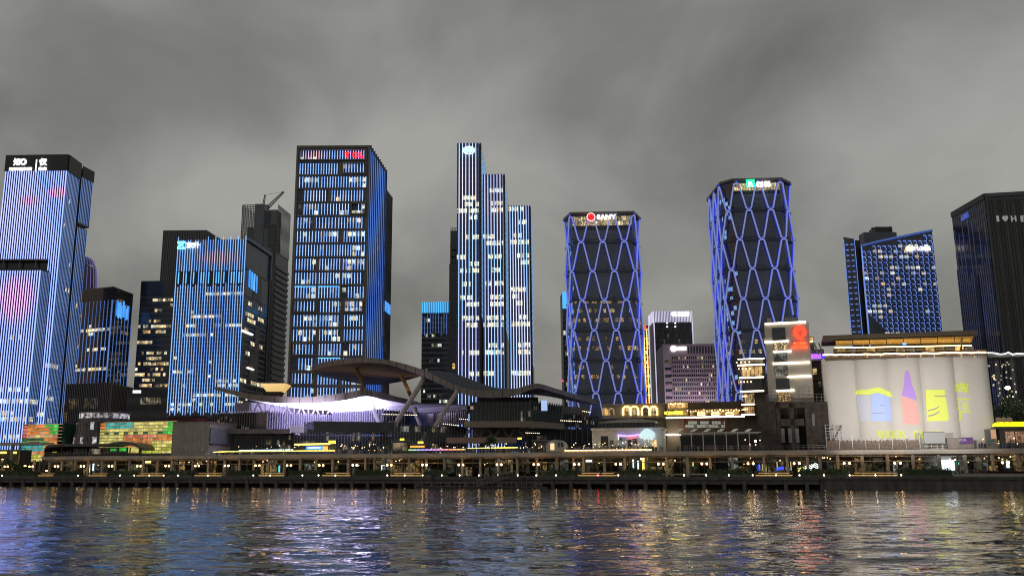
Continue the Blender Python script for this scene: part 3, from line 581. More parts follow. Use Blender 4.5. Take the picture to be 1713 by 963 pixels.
# ---- diagrid towers
strut_m = mat('pale_blue_strut', (0.30, 0.33, 0.48), .35, em=(0.15, 0.185, 0.40), es=.95, noise=.1)  # light falling on the struts is put in as a faint glow
led_b = mat('royal_blue_led', (.05, .07, .4), em=(0.03, 0.06, 1.0), es=.5)
def diagrid(name, label, roof, Y, ref, path_px, node0, sp, rows_px, top_first, crown_py, seed, texts):
    T = Tower(name, label, 'tower', roof, Y, ref)
    pts = T.pts; c = sum(pts, Vector()) / len(pts)
    # the hidden back mirrors the visible front
    nn = Vector((0.12, 1, 0)); back = [pts[-1] + Vector((texts['bx'][1], 1, 0)) * 16, pts[0] + Vector((texts['bx'][0], 1, 0)) * 12]
    T.poly = pts + back
    lg = mat('lattice_glass', (.14, .155, .18), .2, noise=.25, nscale=.1); T.core(lg)
    b = MB(); b.prism([p + (p - c - nn * 12).normalized() * 1.5 for p in T.poly], T.z1 - .3, T.z1 + .7); b.build('roof_slab', frame_m, T.root)
    # outer path on which the struts lie
    off = []
    for i, p in enumerate(pts): off.append(p + (p - c - nn * 12).normalized() * 1.7)
    Ls = [0]
    for i in range(len(off) - 1): Ls.append(Ls[-1] + (off[i + 1] - off[i]).length)
    def onpath(s_):
        s_ = min(max(s_, 0), Ls[-1])
        for i in range(len(off) - 1):
            if s_ <= Ls[i + 1] + 1e-6: return off[i].lerp(off[i + 1], (s_ - Ls[i]) / (Ls[i + 1] - Ls[i]))
    fi = texts['face']; f = T.F(fi); A, u, n, Wd = T.fr(f)
    u0, _ = T.uv(f, *node0); s0 = Ls[fi] + u0 + 1.0; stp = sp
    zs = [T.z1 - 1.2] + [T.uv(f, node0[0], py)[1] for py in rows_px]
    dz = zs[-2] - zs[-1]
    while zs[-1] > G + 4: zs.append(zs[-1] - dz)
    led_m = led_b; nrow = len(zs) - 1
    g_ = stp * .11
    for r in range(nrow):
        zt, zb = zs[r], zs[r + 1]; k0 = -14
        for k in range(-14, 15):
            sc = s0 + (k + (0.5 if (r % 2) else 0)) * stp - (0.5 * stp if top_first else 0)      # upper node of this row
            for sg in (-1, 1):
                sa, sb = sc + sg * g_, sc + sg * (stp / 2 - g_)
                if sa < -.5 or sa > Ls[-1] + .5 or sb < -.5 or sb > Ls[-1] + .5: continue
                q = []
                for t_ in range(9):
                    tt = t_ / 8; q.append(onpath(sa + (sb - sa) * tt) + Vector((0, 0, zt - .6 + (zb + .6 - zt + .6) * tt)))
                top = [onpath(sc + sg * g_ * .35) + Vector((0, 0, zt - .35))]; bot = [onpath(sc + sg * (stp / 2 - g_ * .35)) + Vector((0, 0, zb + .35))]
                b = MB(); b.tube(top + q + bot, .33, 6); so = b.build('strut', strut_m, T.root)
                b = MB(); cc_ = c + nn * 12
                b.tube([p + (Vector((cc_.x, cc_.y, 0)) - Vector((p.x, p.y, 0))).normalized() * .6 for p in top + q + bot], .24, 4); lo_ = b.build('light_strip', led_m, so); WL[lo_.name] = wl(T.root)
            if 0 < sc < Ls[-1]:
                b = MB(); b.tube([onpath(sc + g_ * .4 * e_) + Vector((0, 0, zt - .35 + .12 * (1 - abs(e_)))) for e_ in (-1, -.5, 0, .5, 1)], .44, 6); b.build('node', strut_m, T.root)
                b = MB(); b.tube([onpath(sc + g_ * .4 * e_) + Vector((0, 0, zt + .75 - .2 * (1 - abs(e_)))) for e_ in (-1, -.5, 0, .5, 1)], .3, 5); b.build('node_light', led_m, T.root)
        # ring beam with its line of plants
        b = MB(); b.prism([p + (p - c - nn * 12).normalized() * .7 for p in T.poly], zb - .45, zb + .35); b.build('ring_beam', mat('blue_grey_beam', (.07, .08, .12), .4), T.root)
        rnd = random.Random(seed + r); b = MB()
        for _ in range(170):
            s_ = rnd.uniform(Ls[0] + 2, Ls[-1] - 2); p = onpath(s_); p = p.lerp(c, .05); z_ = zb + .35 + rnd.uniform(0, 1.2); rr = rnd.uniform(.2, .45)
            d1 = Vector((rnd.uniform(-1, 1), rnd.uniform(-1, 1), rnd.uniform(-1, 1))).normalized() * rr; d2 = d1.cross(Vector((rnd.random(), rnd.random(), rnd.random()))).normalized() * rr
            b.poly([p + Vector((0, 0, z_)) - d1, p + Vector((0, 0, z_)) + d2, p + Vector((0, 0, z_)) + d1])
        b.build('planting', mat('night_leaves', (.05, .09, .05), .6), T.root, kind='stuff')
    # panes
    zc = T.uv(f, node0[0], crown_py)[1]; rnd = random.Random(seed)
    for i in range(len(pts) - 1):
        ff = T.F(i); w_ = T.fr(ff)[3]; nc = max(3, int(w_ / 1.25)); nr = int((zc - G) / 2.05)
        warm_rows = texts['warm']
        def lit(r, c_):
            z_ = G + r * (zc - G) / nr
            for (lo_, hi_, p_) in warm_rows:
                if lo_ < z_ < hi_ and (r % 2) and rnd.random() < p_ * (1.25 if (r // 2) % 3 else .4): return rnd.choice((win_speck, win_speck2))
            if i != fi and i < fi and rnd.random() < .12: return ledi
            return None
        T.grid(ff, nc, nr, G, zc, lit, gw=.06, gh=.16, dark=lg if i == fi else glass_blue)
        T.grid(ff, nc, 3, zc + .3, T.z1 - 1.2, lambda r, c_: crown_m if (i == fi and r > 0) else None, gw=.16, gh=.1, dark=glass)
    return T
win_speck = litwin('speckled_light', (1.0, .55, .18), (1.0, .8, .45), 1.3, 2.6, .56); win_speck2 = litwin('faint_speckled_light', (.9, .5, .18), (.8, .7, .45), .8, 2.2, .58)
crown_m = litwin('crown_light', (1.0, 0.72, 0.32), (1.0, 0.85, 0.55), 1.1, 1.6, .46)
zz = lambda py, Y: at(1000, py, Y).z
T = diagrid('diagrid_tower', 'dark tower in a blue diagonal lattice with a red disc and white letters', [(946.5, 369), (957, 358.5), (1056.5, 356.5), (1067, 367)], 400, 1,
            None, (1008, 405), 36.2 / FX * 408, [405, 454, 502, 552.5, 603, 657], True, 386, 3, dict(face=1, bx=(.25, .10), warm=[(zz(640, 400), zz(610, 400), .3), (zz(600, 400), zz(560, 400), .45), (zz(545, 400), zz(505, 400), .5)]))
f = T.F(1); u_, z_ = T.uv(f, 988, 366); A, u, n, Wd = T.fr(f)
b = MB(); b.lathe([(1.75, 0), (1.75, .5)], (0, 0, 0), 24); me = b.mesh('sign_disc', sign_red)
for v in me.vertices: v.co = Vector((v.co.x, -v.co.z, v.co.y))
inst('sign_disc', me, T.root, T.P(f, u_, z_, 2.6), math.atan2(u.y, u.x))
b = MB(); rg = [T.P(f, u_ + 1.8 * math.cos(q), z_ + 1.8 * math.sin(q), 3.1) for q in [2 * math.pi * k / 20 for k in range(21)]]; b.tube(rg, .14, 5); b.build('sign_ring', sign_white, T.root)
for q in (90, 210, 330): b = MB(); b.tube([T.P(f, u_, z_, 3.2), T.P(f, u_ + 1.3 * math.cos(R(q)), z_ + 1.3 * math.sin(R(q)), 3.2)], .18, 4); b.build('sign_spoke', mat('dark_red', (.25, .01, .02)), T.root)
T.text(f, 'SANY', 1014, 365.5, 3, sign_white, 2.8, fit=(8.8, 2.1), bold=.05); T.finish(300)
T = diagrid('lattice_tower', 'taller dark tower in a blue diagonal lattice with a green square sign', [(1187, 334), (1206, 308.5), (1225, 303), (1303.5, 301), (1317.5, 308)], 380, 2,
            None, (1250, 352), 36.3 / FX * 390, [352, 401, 450, 500, 552, 603], True, 326, 11, dict(face=2, bx=(.45, .22), warm=[(zz(650, 380), zz(570, 380), .3)]))
f = T.F(2); u_, z_ = T.uv(f, 1253.5, 316); gb = T.piece('sign_square', f, u_, z_, 3.6, 3.4, sign_green, .4, 2.6)
T.text(f, 'R', 1253.5, 312.2, 3, sign_white, 3.05, fit=(2.2, 2.1), bold=.03); T.text(f, '树根', 1274.5, 311.5, 3, sign_white, 2.8, fit=(6.2, 2.6), bold=.03); T.finish(300)

# ---- tower with sloped roof and staggered blue hooks
T = Tower('hooked_light_tower', 'blue glittering tower with slanted roofline and a gold and white sign', 'tower', [(1440, 410.5), (1559, 410.5)], 420, 0, depth=26)
f = T.F(0); A, u, n, Wd = T.fr(f); zR = T.uv(f, 1559, 386)[1]; zL = T.uv(f, 1440, 412)[1]
uR = T.uv(f, 1559, 386)[0]; Wd = uR
prof = [(0, 0), (8, 3.2), (20, 6.6)]
p2 = lambda u_, y_: A + u * u_ + n * y_
zsl = lambda u_: zL + (zR - zL) * min(1, max(0, (u_ / Wd)) ** .9)
b = MB(); us = [0, Wd * .25, Wd * .5, Wd * .75, Wd]
for i in range(4):
    b.prism([p2(us[i], 0), p2(us[i + 1], 0), p2(us[i + 1] + (0 if i == 3 else 9.5 * (3 - i) / 4), 22), p2(us[i] + 9.5 * (4 - i) / 4, 22)], G, [zsl(us[i]), zsl(us[i + 1]), zsl(us[i + 1]), zsl(us[i])])
b.build('wall', darkwall, T.root)
b = MB(); b.tube([p2(u_, -.3) + Vector((0, 0, zsl(u_) + .2)) for u_ in us], .55, 6); b.build('roof_edge', mat('dim_blue_edge', (.15, .2, .4), em=(.06, .13, .5), es=.5), T.root)
led15 = led('hook_blue_led', [(0.10, 0.22, .8), (0.22, 0.40, 1.1)], (.1, .1, .1), .8, 7)
kx = MB(); kx.box(-.85, .35, -.5, 0, 2.05, 2.32); kx.poly([(.05, -.5, 2.05), (.35, -.5, 2.05), (.72, -.5, .2), (.45, -.5, .2)]); kx.poly([(.35, -.5, 1.95), (.35, 0, 1.95), (.75, 0, 0), (.75, -.5, 0)]); hook = kx.mesh('light_hook', led15)
nr, nc = 19, 14; ch = 9.35 / FX * 420 * 1.02; cw = Wd / nc; cnt = 0; rng = random.Random(4)
z0g = T.uv(f, 1500, 557)[1]; hk = 0
for r in range(nr):
    z_ = z0g + r * ch
    for c_ in range(nc):
        u_ = cw * (c_ + .5) + (cw * .0)
        if z_ + 3.4 > zsl(u_): continue
        if z_ < z0g + 8 and c_ < 3 - r: continue
        inst('light_hook', hook, T.root, T.P(f, u_, z_, .1), math.atan2(u.y, u.x)); hk += 1
        lit = (r in (16, 15, 14) and 2 < c_ < 13 and rng.random() < .6) or (r in (11, 12, 10, 9) and rng.random() < .35) or (r in (5, 4, 0) and c_ < 5 and rng.random() < .8) or (r == 0 and rng.random() < .7) or rng.random() < .06
        T.cells.append((f, u_ + cw * .1, z_ - 1.2 + .3, cw * .75, ch * .5, rng.choice((win_office, win_white, win_warm)) if lit else glass, .12, lit))
# left flank and dark slot
lf = [p2(-7.0, 2.5), p2(-2.2, 1.2), p2(1.6, 12), p2(-2.6, 12)]
zf = T.uv((lf[0], lf[1]), 1418, 396)[1]
b = MB(); b.prism(lf, G, [zf, zf - 1.2, zf - 1.2, zf]); b.build('flank', darkwall, T.root)
f2 = (lf[0], lf[1]); w2 = T.fr(f2)[3]
for r in range(17):
    for c_ in range(2): T.piece('light_dash', f2, w2 * (.28 + .44 * c_), zf - 4 - r * ch, w2 * .24, .3, led15, .4)
for uu in (.15, w2 - .1): T.piece('edge_light', f2, uu, G, .2, zf - G - 1, led15, .4)
b = MB(); b.prism([p2(-1.6, 2.6), p2(.9, 2.6), p2(4, 11), p2(.8, 11)], G, zf - 1.5); b.build('slot', black_m, T.root)
b = MB(); b.tube([p2(.1, -.3) + Vector((0, 0, zL)), p2(.1, -.3) + Vector((0, 0, G))], .3, 5); b.build('edge_light', led15, T.root)
b = MB(); b.box(5.5, Wd * .62, 8, 14, zL - 6, T.uv(f, 1470, 386)[1] + 1.5, 0, (A, u, n)); b.build('plant_room', darkwall, T.root)
b = MB(); b.box(Wd * .34, Wd * .58, 9, 16, zL, T.uv(f, 1480, 379)[1] + 2.4, 0, (A, u, n)); b.build('plant_room', black_m, T.root)
b = MB(); q = p2(Wd * .3, 10) + Vector((0, 0, zR + 4.0)); b.tube([q, q + u * 9.5 + Vector((0, 0, .4))], .4, 5); b.tube([q + u * 9 + Vector((0, 0, -4)), q + u * 9 + Vector((0, 0, 1.4))], .16, 4); b.tube([q, q + Vector((0, 0, -4))], .3, 4); b.build('cleaning_crane', steel, T.root)
T.text(f, '三七互娱', 1538, 416.5, 3, sign_white, 1.0, fit=(9.2, 2.2), bold=.04)
u_, z_ = T.uv(f, 1518, 416.5); me = MB(); me.lathe([(1.35, 0), (1.35, .4)], n=20); me = me.mesh('sign_disc', mat('gold_sign_light', (.8, .6, .3), em=(1, .68, .28), es=1.6))
for v in me.vertices: v.co = Vector((v.co.x, -v.co.z, v.co.y))
inst('sign_disc', me, T.root, T.P(f, u_, z_, .8), math.atan2(u.y, u.x)); T.text(f, '0', 1518, 416.5, 2, sign_white, 1.3, fit=(1.0, 1.7))
T.finish(300)

# ---- dark tower at the right edge
T = Tower('dark_ribbed_tower', 'huge dark tower cut off by the right edge with faint grey lettering', 'tower', [(1591.8, 357), (1646.5, 325.5), (1765, 319)], 372, 1)
fA, fB = T.F(0), T.F(1); T.core(glass); Wa, Wb = T.fr(fA)[3], T.fr(fB)[3]
bluem = led('blue_reflection_glow', [(0.0, 0.0, 0.01), (0.0, 0.006, 0.04), (0.01, 0.05, 0.32)], (.22, .22, .06), .35, 3, detail=4)  # blue reflections on the left face, painted in as a faint glow
for k in range(17):
    T.piece('glass_band', fA, Wa * (k + .5) / 17, G, Wa / 17 * .8, T.z1 - G - 2, glass_blue, .15)
    if k not in (9,): T.piece('light_strip', fA, Wa * k / 17, G, .3, T.z1 - G - 4 - random.uniform(0, 30), bluem, .4)  # glowing strips stand in for reflected blue, not for lamps
T.slab('painted_notch', fA, Wa * .52, Wa * .6, G, T.z1 - 32, black_m, .4); T.slab('cap', fA, 0, Wa, T.z1 - 2, T.z1 + .4, black_m, .5)  # raised black slab in place of a shaded notch
T.piece('reflection_patch', fA, Wa * .42, T.z1 - 6, Wa * .22, 2.4, led('patch_reflection_glow', [(0, .01, .1), (.02, .08, .7)], (.5, .5, .5), .9, 1), .55)  # reflected blotch put in as a glowing patch
zg = T.z1; charcoal = mat('charcoal_panel', (0.085, 0.085, 0.082), .5, noise=.2, nscale=.15, stretch=(1, 1, .3))
for k in range(20): T.piece('stone_panel', fB, Wb * (k + .5) / 20, G, Wb / 20 * .93, T.z1 - G - 1.5, charcoal, .3)
for k in range(24): T.piece('panel_rib', fB, Wb * k / 24 + .3, G, .3, T.z1 - G - 2.5, black_m if k % 3 else darkwall, .55)
T.slab('cap', fB, 0, Wb, T.z1 - 1.2, T.z1 + .4, darkwall, .5)
b = MB(); b.box(4, Wb * .6, 6, 20, T.z1, T.z1 + 2.0, 0, T.fr(fB)[:3]); b.build('plant_room', darkwall, T.root)
pale = mat('pale_lettering', (.6, .6, .58), .5, em=(.5, .5, .48), es=.28)
for tx, px_, w_ in (('I', 1667.5, .9), ('♥', 1680, 2.2), ('H', 1694, 1.9), ('E', 1710, 1.9)): T.text(fB, tx, px_, 367, 3, pale, .9, fit=(w_, 2.5), bold=.02)

# ---- white crowned block, mauve block, orange lit block between the lattice towers
T = Tower('white_crowned_block', 'dark block with a white striped crown and white edge lights between two lattice towers', 'building', [(1085, 528.5), (1092.5, 520.5), (1157.5, 520)], 560, 1)
fA, fB = T.F(0), T.F(1); T.core(darkwall); zc = T.uv(fB, 1125, 538.5)[1]; Wa, Wb = T.fr(fA)[3], T.fr(fB)[3]
ledl = led('pale_lilac_led', [(.55, .5, .75), (.85, .8, 1.0)], (.2, .2, .05), .85, 2)
T.strips(fB, 26, zc, T.z1, ledl, .5, .4); T.strips(fA, 6, zc, T.z1, ledl, 1.2, .4)
for fx, uu in ((fB, .2), (fB, Wb - .2), (fA, .3)): T.piece('edge_light', fx, uu, G, .55, zc - G, ledl, .6)
T.grid(fB, 18, 26, G, zc - .5, randlit(26, 18, .4, 1, win_dim, .03, 8), dark=glass, gw=.2); T.strips(fB, 34, G, zc - .5, darkwall, .25, .35, name='rib')
for px_ in (1116, 1129.5):
    for py in (541.5, 547.5): u_, z_ = T.uv(fB, px_, py); T.piece('window', fB, u_, z_, .9, .9, sign_white, .5)
T.text(fB, 'G', 1126.5, 525.3, 3, sign_white, .8, fit=(3.0, 3.0), bold=.06); T.text(fB, '方大集团', 1142.5, 524, 3, sign_white, .8, fit=(7.2, 2.2), bold=.05); T.text(fB, 'FANGDA GROUP', 1142.5, 528, 3, sign_white, .8, fit=(7.0, .8), bold=.05); T.finish(150)
T = Tower('mauve_block', 'mauve lit stone block with small windows and a white round logo at its top left', 'building', [(1108.5, 576.3), (1201.5, 575.3)], 500, 0, depth=30)
f = T.F(0); Wd = T.fr(f)[3]; mauve = mat('mauve_lit_stone', (.34, .27, .29), .75, noise=.12, nscale=.3); T.core(mauve)  # purple of the lighting is put into the stone colour
z0 = T.uv(f, 1150, 594.5)[1]; zb = G
u0 = T.uv(f, 1123.5, 600)[0]
T.grid(f, 22, 18, 24, z0, randlit(18, 22, .6, 2, [win_office, win_dim, win_dim], .10, 12), u0=u0, u1=Wd - .5, gw=.45, gh=.42, dark=glass, d=.05)
for k in range(9): u_, _ = T.uv(f, 1116, 600); T.piece('slit_window', f, u_ + .3, z0 - 4 - k * 3.9, 3.4, 1.5, glass if k % 3 else win_dim, .06)
for k in range(10): T.piece('louvre', f, Wd * (.46 + .052 * k), T.uv(f, 1150, 591)[1], .9, 3.9, black_m, .06)
T.piece('ledge', f, Wd * .55, T.uv(f, 1150, 631)[1], Wd * .86, .5, mauve, .5); T.piece('cornice', f, Wd / 2, T.z1 - .3, Wd + .4, .5, mauve, .4)
for k in range(23): T.piece('pilaster', f, u0 + (Wd - .5 - u0) * k / 22, 20, .22, z0 - 20, mauve, .3)
b = MB(); b.lathe([(1.75, 0), (1.75, .3)], n=20); me = b.mesh('sign_disc', sign_white)
for v in me.vertices: v.co = Vector((v.co.x, -v.co.z, v.co.y))
u_, z_ = T.uv(f, 1126.5, 583); inst('sign_disc', me, T.root, T.P(f, u_, z_, .4), 0)
T.text(f, '中国能建', 1140, 581.5, 3, sign_white, .5, fit=(5.2, 1.4), bold=.04); T.text(f, 'ENERGY CHINA', 1140, 584.8, 3, sign_white, .5, fit=(5.2, .7), bold=.04); T.finish(300)
T = Tower('amber_lit_block', 'narrow block with amber light lines and an orange sign beside a lattice tower', 'building', [(1066, 544), (1087, 544)], 600, 0, depth=20)
f = T.F(0); Wd = T.fr(f)[3]; T.core(darkwall); amber = mat('amber_tube_light', (.9, .5, .1), em=(1.0, .42, .08), es=4)
for uu in (.5, .72, .94): T.piece('edge_light', f, Wd * uu, G, .5, T.z1 - G - 3, amber, .5)
for k in range(14): T.piece('light_bar', f, Wd * .62, G + 8 + k * 6.2, Wd * .7, .35, mat('dim_amber_light', (.7, .4, .1), em=(1, .5, .12), es=2), .4)
T.grid(f, 7, 28, G, T.z1 - 4, randlit(28, 7, .7, 2, [win_warm, win_office, win_dim], .1, 8), dark=glass); T.text(f, '阳光', 1074, 548, 3, sign_orange, .8, fit=(5.0, 3.0), bold=.03); T.finish(150)
# floodlamp that washes the mauve block from its foot
ld = bpy.data.lights.new('facade_floodlight', 'AREA'); ld.shape = 'RECTANGLE'; ld.size = 26; ld.size_y = 2; ld.energy = 15000; ld.color = (.93, .78, 1.0)
lo_ = bpy.data.objects.new('facade_floodlight', ld); COL.objects.link(lo_); p = at(1160, 690, 484); lo_.location = (p.x, p.y, 24); lo_.rotation_euler = (R(90 + 38), 0, 0)
# ================================================================ WATERFRONT
QU = Vector((1, -0.331, 0)).normalized(); QN = Vector((-QU.y, QU.x, 0)); QO = Vector((0, 250, 0))
DECK, TERR = 2.8, 9.0
def qfr(s): return (QO + QN * s, QU, QN)
def qa(px, s, py=790): return atplane(px, py, QO + QN * s, QU)[0]
def qz(px, py, s): return atplane(px, py, QO + QN * s, QU)[1]
def qp(a, s, z=0.0): p = QO + QU * a + QN * s; return Vector((p.x, p.y, z))
QR = math.atan2(QU.y, QU.x)
def pb(s0, s1, px0, py0, px1, py1, b=None, mi=0, z0=None):
    """a box whose front at setback s0 covers that patch of the photograph"""
    b = b or MB(); py = py0; m = (px0 + px1) / 2
    b.box(qa(px0, s0, py), qa(px1, s0, py), 0, s1 - s0, qz(m, py1, s0) if z0 is None else z0, qz(m, py0, s0), mi, qfr(s0)); return b
def qthing(name, label, cat, px, s, z=DECK, group=None): return thing(name, label, cat, qp(qa(px, s), s, z), group)
AL, AR = -700, 420
# ground, quay
b = MB(); b.poly([qp(-6000, 30.8, 8.95), qp(4000, 30.8, 8.95), Vector((6000, 9000, 8.95)), Vector((-7000, 9000, 8.95))]); b.build('ground', mat('dark_paving', (.12, .115, .105), .85, noise=.3, nscale=.15), kind='structure')
b = MB(); b.box(AL, AR, 0, 31, DECK - .55, DECK, 0, qfr(0)); b.build('promenade', mat('promenade_paving', (.2, .19, .17), .8, noise=.25, nscale=.5), kind='structure')
b = MB(); b.box(AL, AR, 4.5, 31, -3, DECK - .6, 0, qfr(0)); 
b.build('quay_wall', mat('dark_concrete', (.05, .048, .042), .7, noise=.4, nscale=.6, bump=.4), kind='structure')  # dark mottled concrete wall behind the piles
b = MB(); a0 = qa(1370, 0)
b.box(a0, AR, 0.05, 4.4, -3, DECK - .56, 0, qfr(0)); b.box(a0, AR, -.25, 0.04, DECK - .5, DECK + .12, 0, qfr(0)); b.build('river_wall', mat('stained_concrete', (.11, .105, .095), .8, noise=.45, nscale=.7, bump=.4, stretch=(1, 1, .3)), kind='structure')
qw = bpy.data.objects['quay_wall']
t = thing('pile_quay', 'long dark concrete quay on square piles over the water', 'quay', qp(-60, 0, 0))
b = MB(); b.box(AL, a0 - .1, -.5, .6, DECK - .75, DECK + .1, 0, qfr(0)); b.build('edge_beam', mat('quay_concrete', (.12, .115, .10), .85, noise=.35, nscale=.8, bump=.3), t)
b = MB(); b.box(AL, a0 - .1, -.2, .5, DECK - 1.75, DECK - .78, 0, qfr(0)); b.build('fascia', MATS['quay_concrete'], t)
pm = piece_mesh('pile', .85, .85, 4.4, MATS['quay_concrete']); k = 0; a = -168.0
while a < a0 - 2:
    inst('pile', pm, t, qp(a, .3, -2.6), QR); a += 4.75; k += 1

# colonnade: posts, beam, roof, glass rail
t = thing('colonnade', 'long riverside colonnade with flat grey roof and slim beige posts', 'colonnade', qp(-20, 9, DECK))
SP = 9.0
posts = [57, 83, 104, 126, 148, 171, 193, 217, 240, 264, 288, 323, 349, 376, 401, 425, 450, 476, 503, 529, 557, 583, 612, 627, 656, 685, 714, 744, 774, 804, 835, 866, 899, 932, 960, 977, 1012, 1046, 1081, 1116, 1151, 1189, 1226, 1279, 1318, 1352, 1373, 1403, 1444, 1486, 1529, 1572, 1616, 1662, 1705, 1745]
zr = qz(860, 763.5, SP); zt = qz(860, 757, SP)
post_m = mat('beige_post', (.42, .36, .28), .7, noise=.1)
for i, px in enumerate(posts): inst('post', piece_mesh('post', .62 if px < 1290 else .7, .62, zr - DECK, post_m), t, qp(qa(px, SP), SP, DECK), QR)
for px in [66 + 29 * i for i in range(56)]: inst('rear_post', piece_mesh('rear_post', .4, .4, zr - DECK, mat('shaded_beige_post', (.25, .22, .18), .7)), t, qp(qa(px, SP + 4.2), SP + 4.2, DECK), QR)  # rear posts wear a darker copy of the post colour as shade
aL = qa(68, SP - 1)
b = MB(); b.box(aL, AR, -1.2, 6, zr + .004, zt, 0, qfr(SP)); b.build('roof', mat('grey_roof_edge', (.48, .44, .38), .75, noise=.12, nscale=.3), t)
b = MB(); b.box(aL + 1, AR, -.15, .25, zr - .5, zr, 0, qfr(SP)); b.build('beam', post_m, t)
b = MB(); b.box(aL + 2, AR, .3, .5, zr - .16, zr - .02, 0, qfr(SP)); b.build('light_strip', mat('roof_edge_light', (1, .8, .5), em=(1, .62, .26), es=1.6), t)
zm = qz(860, 773.5, SP); b = MB(); b.box(aL + 4, AR, .1, .22, zm - .09, zm + .09, 0, qfr(SP)); b.build('transom', post_m, t)
smoke = bpy.data.materials.new('tinted_rail_glass'); smoke.use_nodes = True; q_ = pr(smoke); q_.inputs['Base Color'].default_value = (.55, .6, .58, 1); q_.inputs['Roughness'].default_value = .05; q_.inputs['Transmission Weight'].default_value = 1.0; q_.inputs['IOR'].default_value = 1.05
for i in range(len(posts) - 1):
    if posts[i] < 80: continue
    a_, c_ = qa(posts[i], SP) + .4, qa(posts[i + 1], SP) - .4
    inst('glass_panel', piece_mesh('glass_panel', c_ - a_, .03, zm - .1 - DECK, smoke), t, qp((a_ + c_) / 2, SP + .2, DECK), QR)
# the left pergola: another roof
t = thing('river_pergola', 'flat pergola roof on two leaning posts at the left edge', 'pergola', qp(qa(10, 10), 10, DECK))
pb(10, 16, -60, 740, 69, 744).build('roof', MATS['grey_roof_edge'], t)
for x0, x1 in ((9, 13), (24, 26)): b = MB(); b.tube([qp(qa(x1, 10), 10.5, DECK), qp(qa(x1 + 2, 10), 10.5, qz(20, 744, 10))], .45 if x0 == 9 else .25, 6); b.build('post', post_m, t)

# shop row behind the colonnade, carrying the upper terrace
t = thing('shop_row', 'long row of riverside shops and bars behind the colonnade', 'building', qp(0, 18, DECK))
SB = 17.0
b = MB(); b.box(qa(68, SB), AR, 0, 14, DECK, TERR + .25, 0, qfr(SB)); b.build('wall', mat('shop_wall', (.10, .09, .075), .8, noise=.4, nscale=.3), t)
b = MB(); b.box(AL, qa(68, SB) - .1, 13.4, 14, DECK, TERR + .1, 0, qfr(SB)); b.build('retaining_wall', MATS['shop_wall'], t)
b = MB(); b.box(aL, AR, -8 + 6.2, 14.2, TERR + .26, TERR + .55, 0, qfr(SB)); b.build('terrace_slab', concrete, t)
rnd = random.Random(21); px = 75
shop_glow = [litwin('shop_light_amber', (1, .5, .14), (1, .72, .34), .55, .9, .52), litwin('shop_light_dim', (.5, .34, .14), (.32, .34, .26), .32, .8, .5), litwin('shop_light_cool', (.6, .7, .62), (.85, .85, .7), .5, 1.0, .54), mat('shop_glass', (.03, .035, .03), .15, noise=.4)]
bulb_m = mat('bar_bulb_light', (1, .8, .5), em=(1, .66, .3), es=5)
while px < 1712:
    wpx = rnd.uniform(9, 19); a_, c_ = qa(px, SB), qa(px + wpx, SB); r_ = rnd.random()
    m = shop_glow[0] if r_ < .2 else shop_glow[1] if r_ < .6 else shop_glow[2] if r_ < .68 else shop_glow[3]
    h_ = rnd.choice((2.4, 3.2, 3.8, 4.6)); inst('shop_window', piece_mesh('shop_window', c_ - a_ - .25, .12, h_, m), t, qp((a_ + c_) / 2, SB, DECK + rnd.choice((.2, .3, .9))), QR)
    if rnd.random() < .18: inst('awning', piece_mesh('awning', c_ - a_ + .3, 1.4, .25, mat('dark_red_awning', (.22, .07, .05), .8) if rnd.random() < .5 else darkwall), t, qp((a_ + c_) / 2, SB, DECK + h_ + 1.0), QR)
    if rnd.random() < .45:
        for _ in range(rnd.randint(1, 3)): inst('bulb', piece_mesh('bulb', .22, .2, .22, bulb_m), t, qp(rnd.uniform(a_, c_), SB - rnd.uniform(.3, 3), DECK + rnd.uniform(3.2, 6)), QR)
    px += wpx
# bright shop fronts seen in the photograph
def shop_lit(px0, py0, px1, py1, m, s=15.5, name='lit_panel', d=.25): pb(s, s + d, px0, py0, px1, py1).build(name, m, t)
neon_w = mat('white_neon', (.9, .9, .9), em=(.85, .95, 1.0), es=2.2); neon_b = mat('blue_neon', (.1, .1, .8), em=(.05, .1, 1.0), es=2.0); neon_y = mat('yellow_neon', (.9, .8, .2), em=(.95, .85, .3), es=1.4)
shop_lit(1573, 769, 1596, 786, mat('white_shop_light', (.9, .9, .95), em=(.80, .87, 1.0), es=14))
for k in range(5): shop_lit(1574 + k * 4.6, 769, 1574.6 + k * 4.6, 786, darkwall, 15.3, 'mullion', .1)
shop_lit(1597, 767, 1600, 770, sign_white); shop_lit(1601, 773, 1604, 776, mat('green_signal_light', (.1, .8, .4), em=(.1, 1, .45), es=3))
shop_lit(1074, 766, 1079, 786, line_gold); shop_lit(1071, 765, 1081, 768.5, line_warm); shop_lit(1058, 768, 1060, 782, neon_w); shop_lit(1066, 770, 1068, 785, neon_w); shop_lit(980, 769, 990, 772, neon_w)
shop_lit(148.5, 776, 150, 790, neon_w); shop_lit(151, 783, 156, 785, neon_w); shop_lit(155, 775, 157, 787, neon_w)
shop_lit(466, 778, 468, 790, mat('teal_neon', (.2, .7, .8), em=(.15, .7, .9), es=1.8)); shop_lit(638, 778, 639, 786, neon_w); shop_lit(644, 778, 645, 786, neon_w); shop_lit(638, 777.5, 645, 778.4, neon_w)
for k in range(9): 
    x = 1266 + k * 2.2; shop_lit(x, 775 + rnd.uniform(0, 3), x + .6, 787, rnd.choice((neon_b, neon_y, neon_w)))
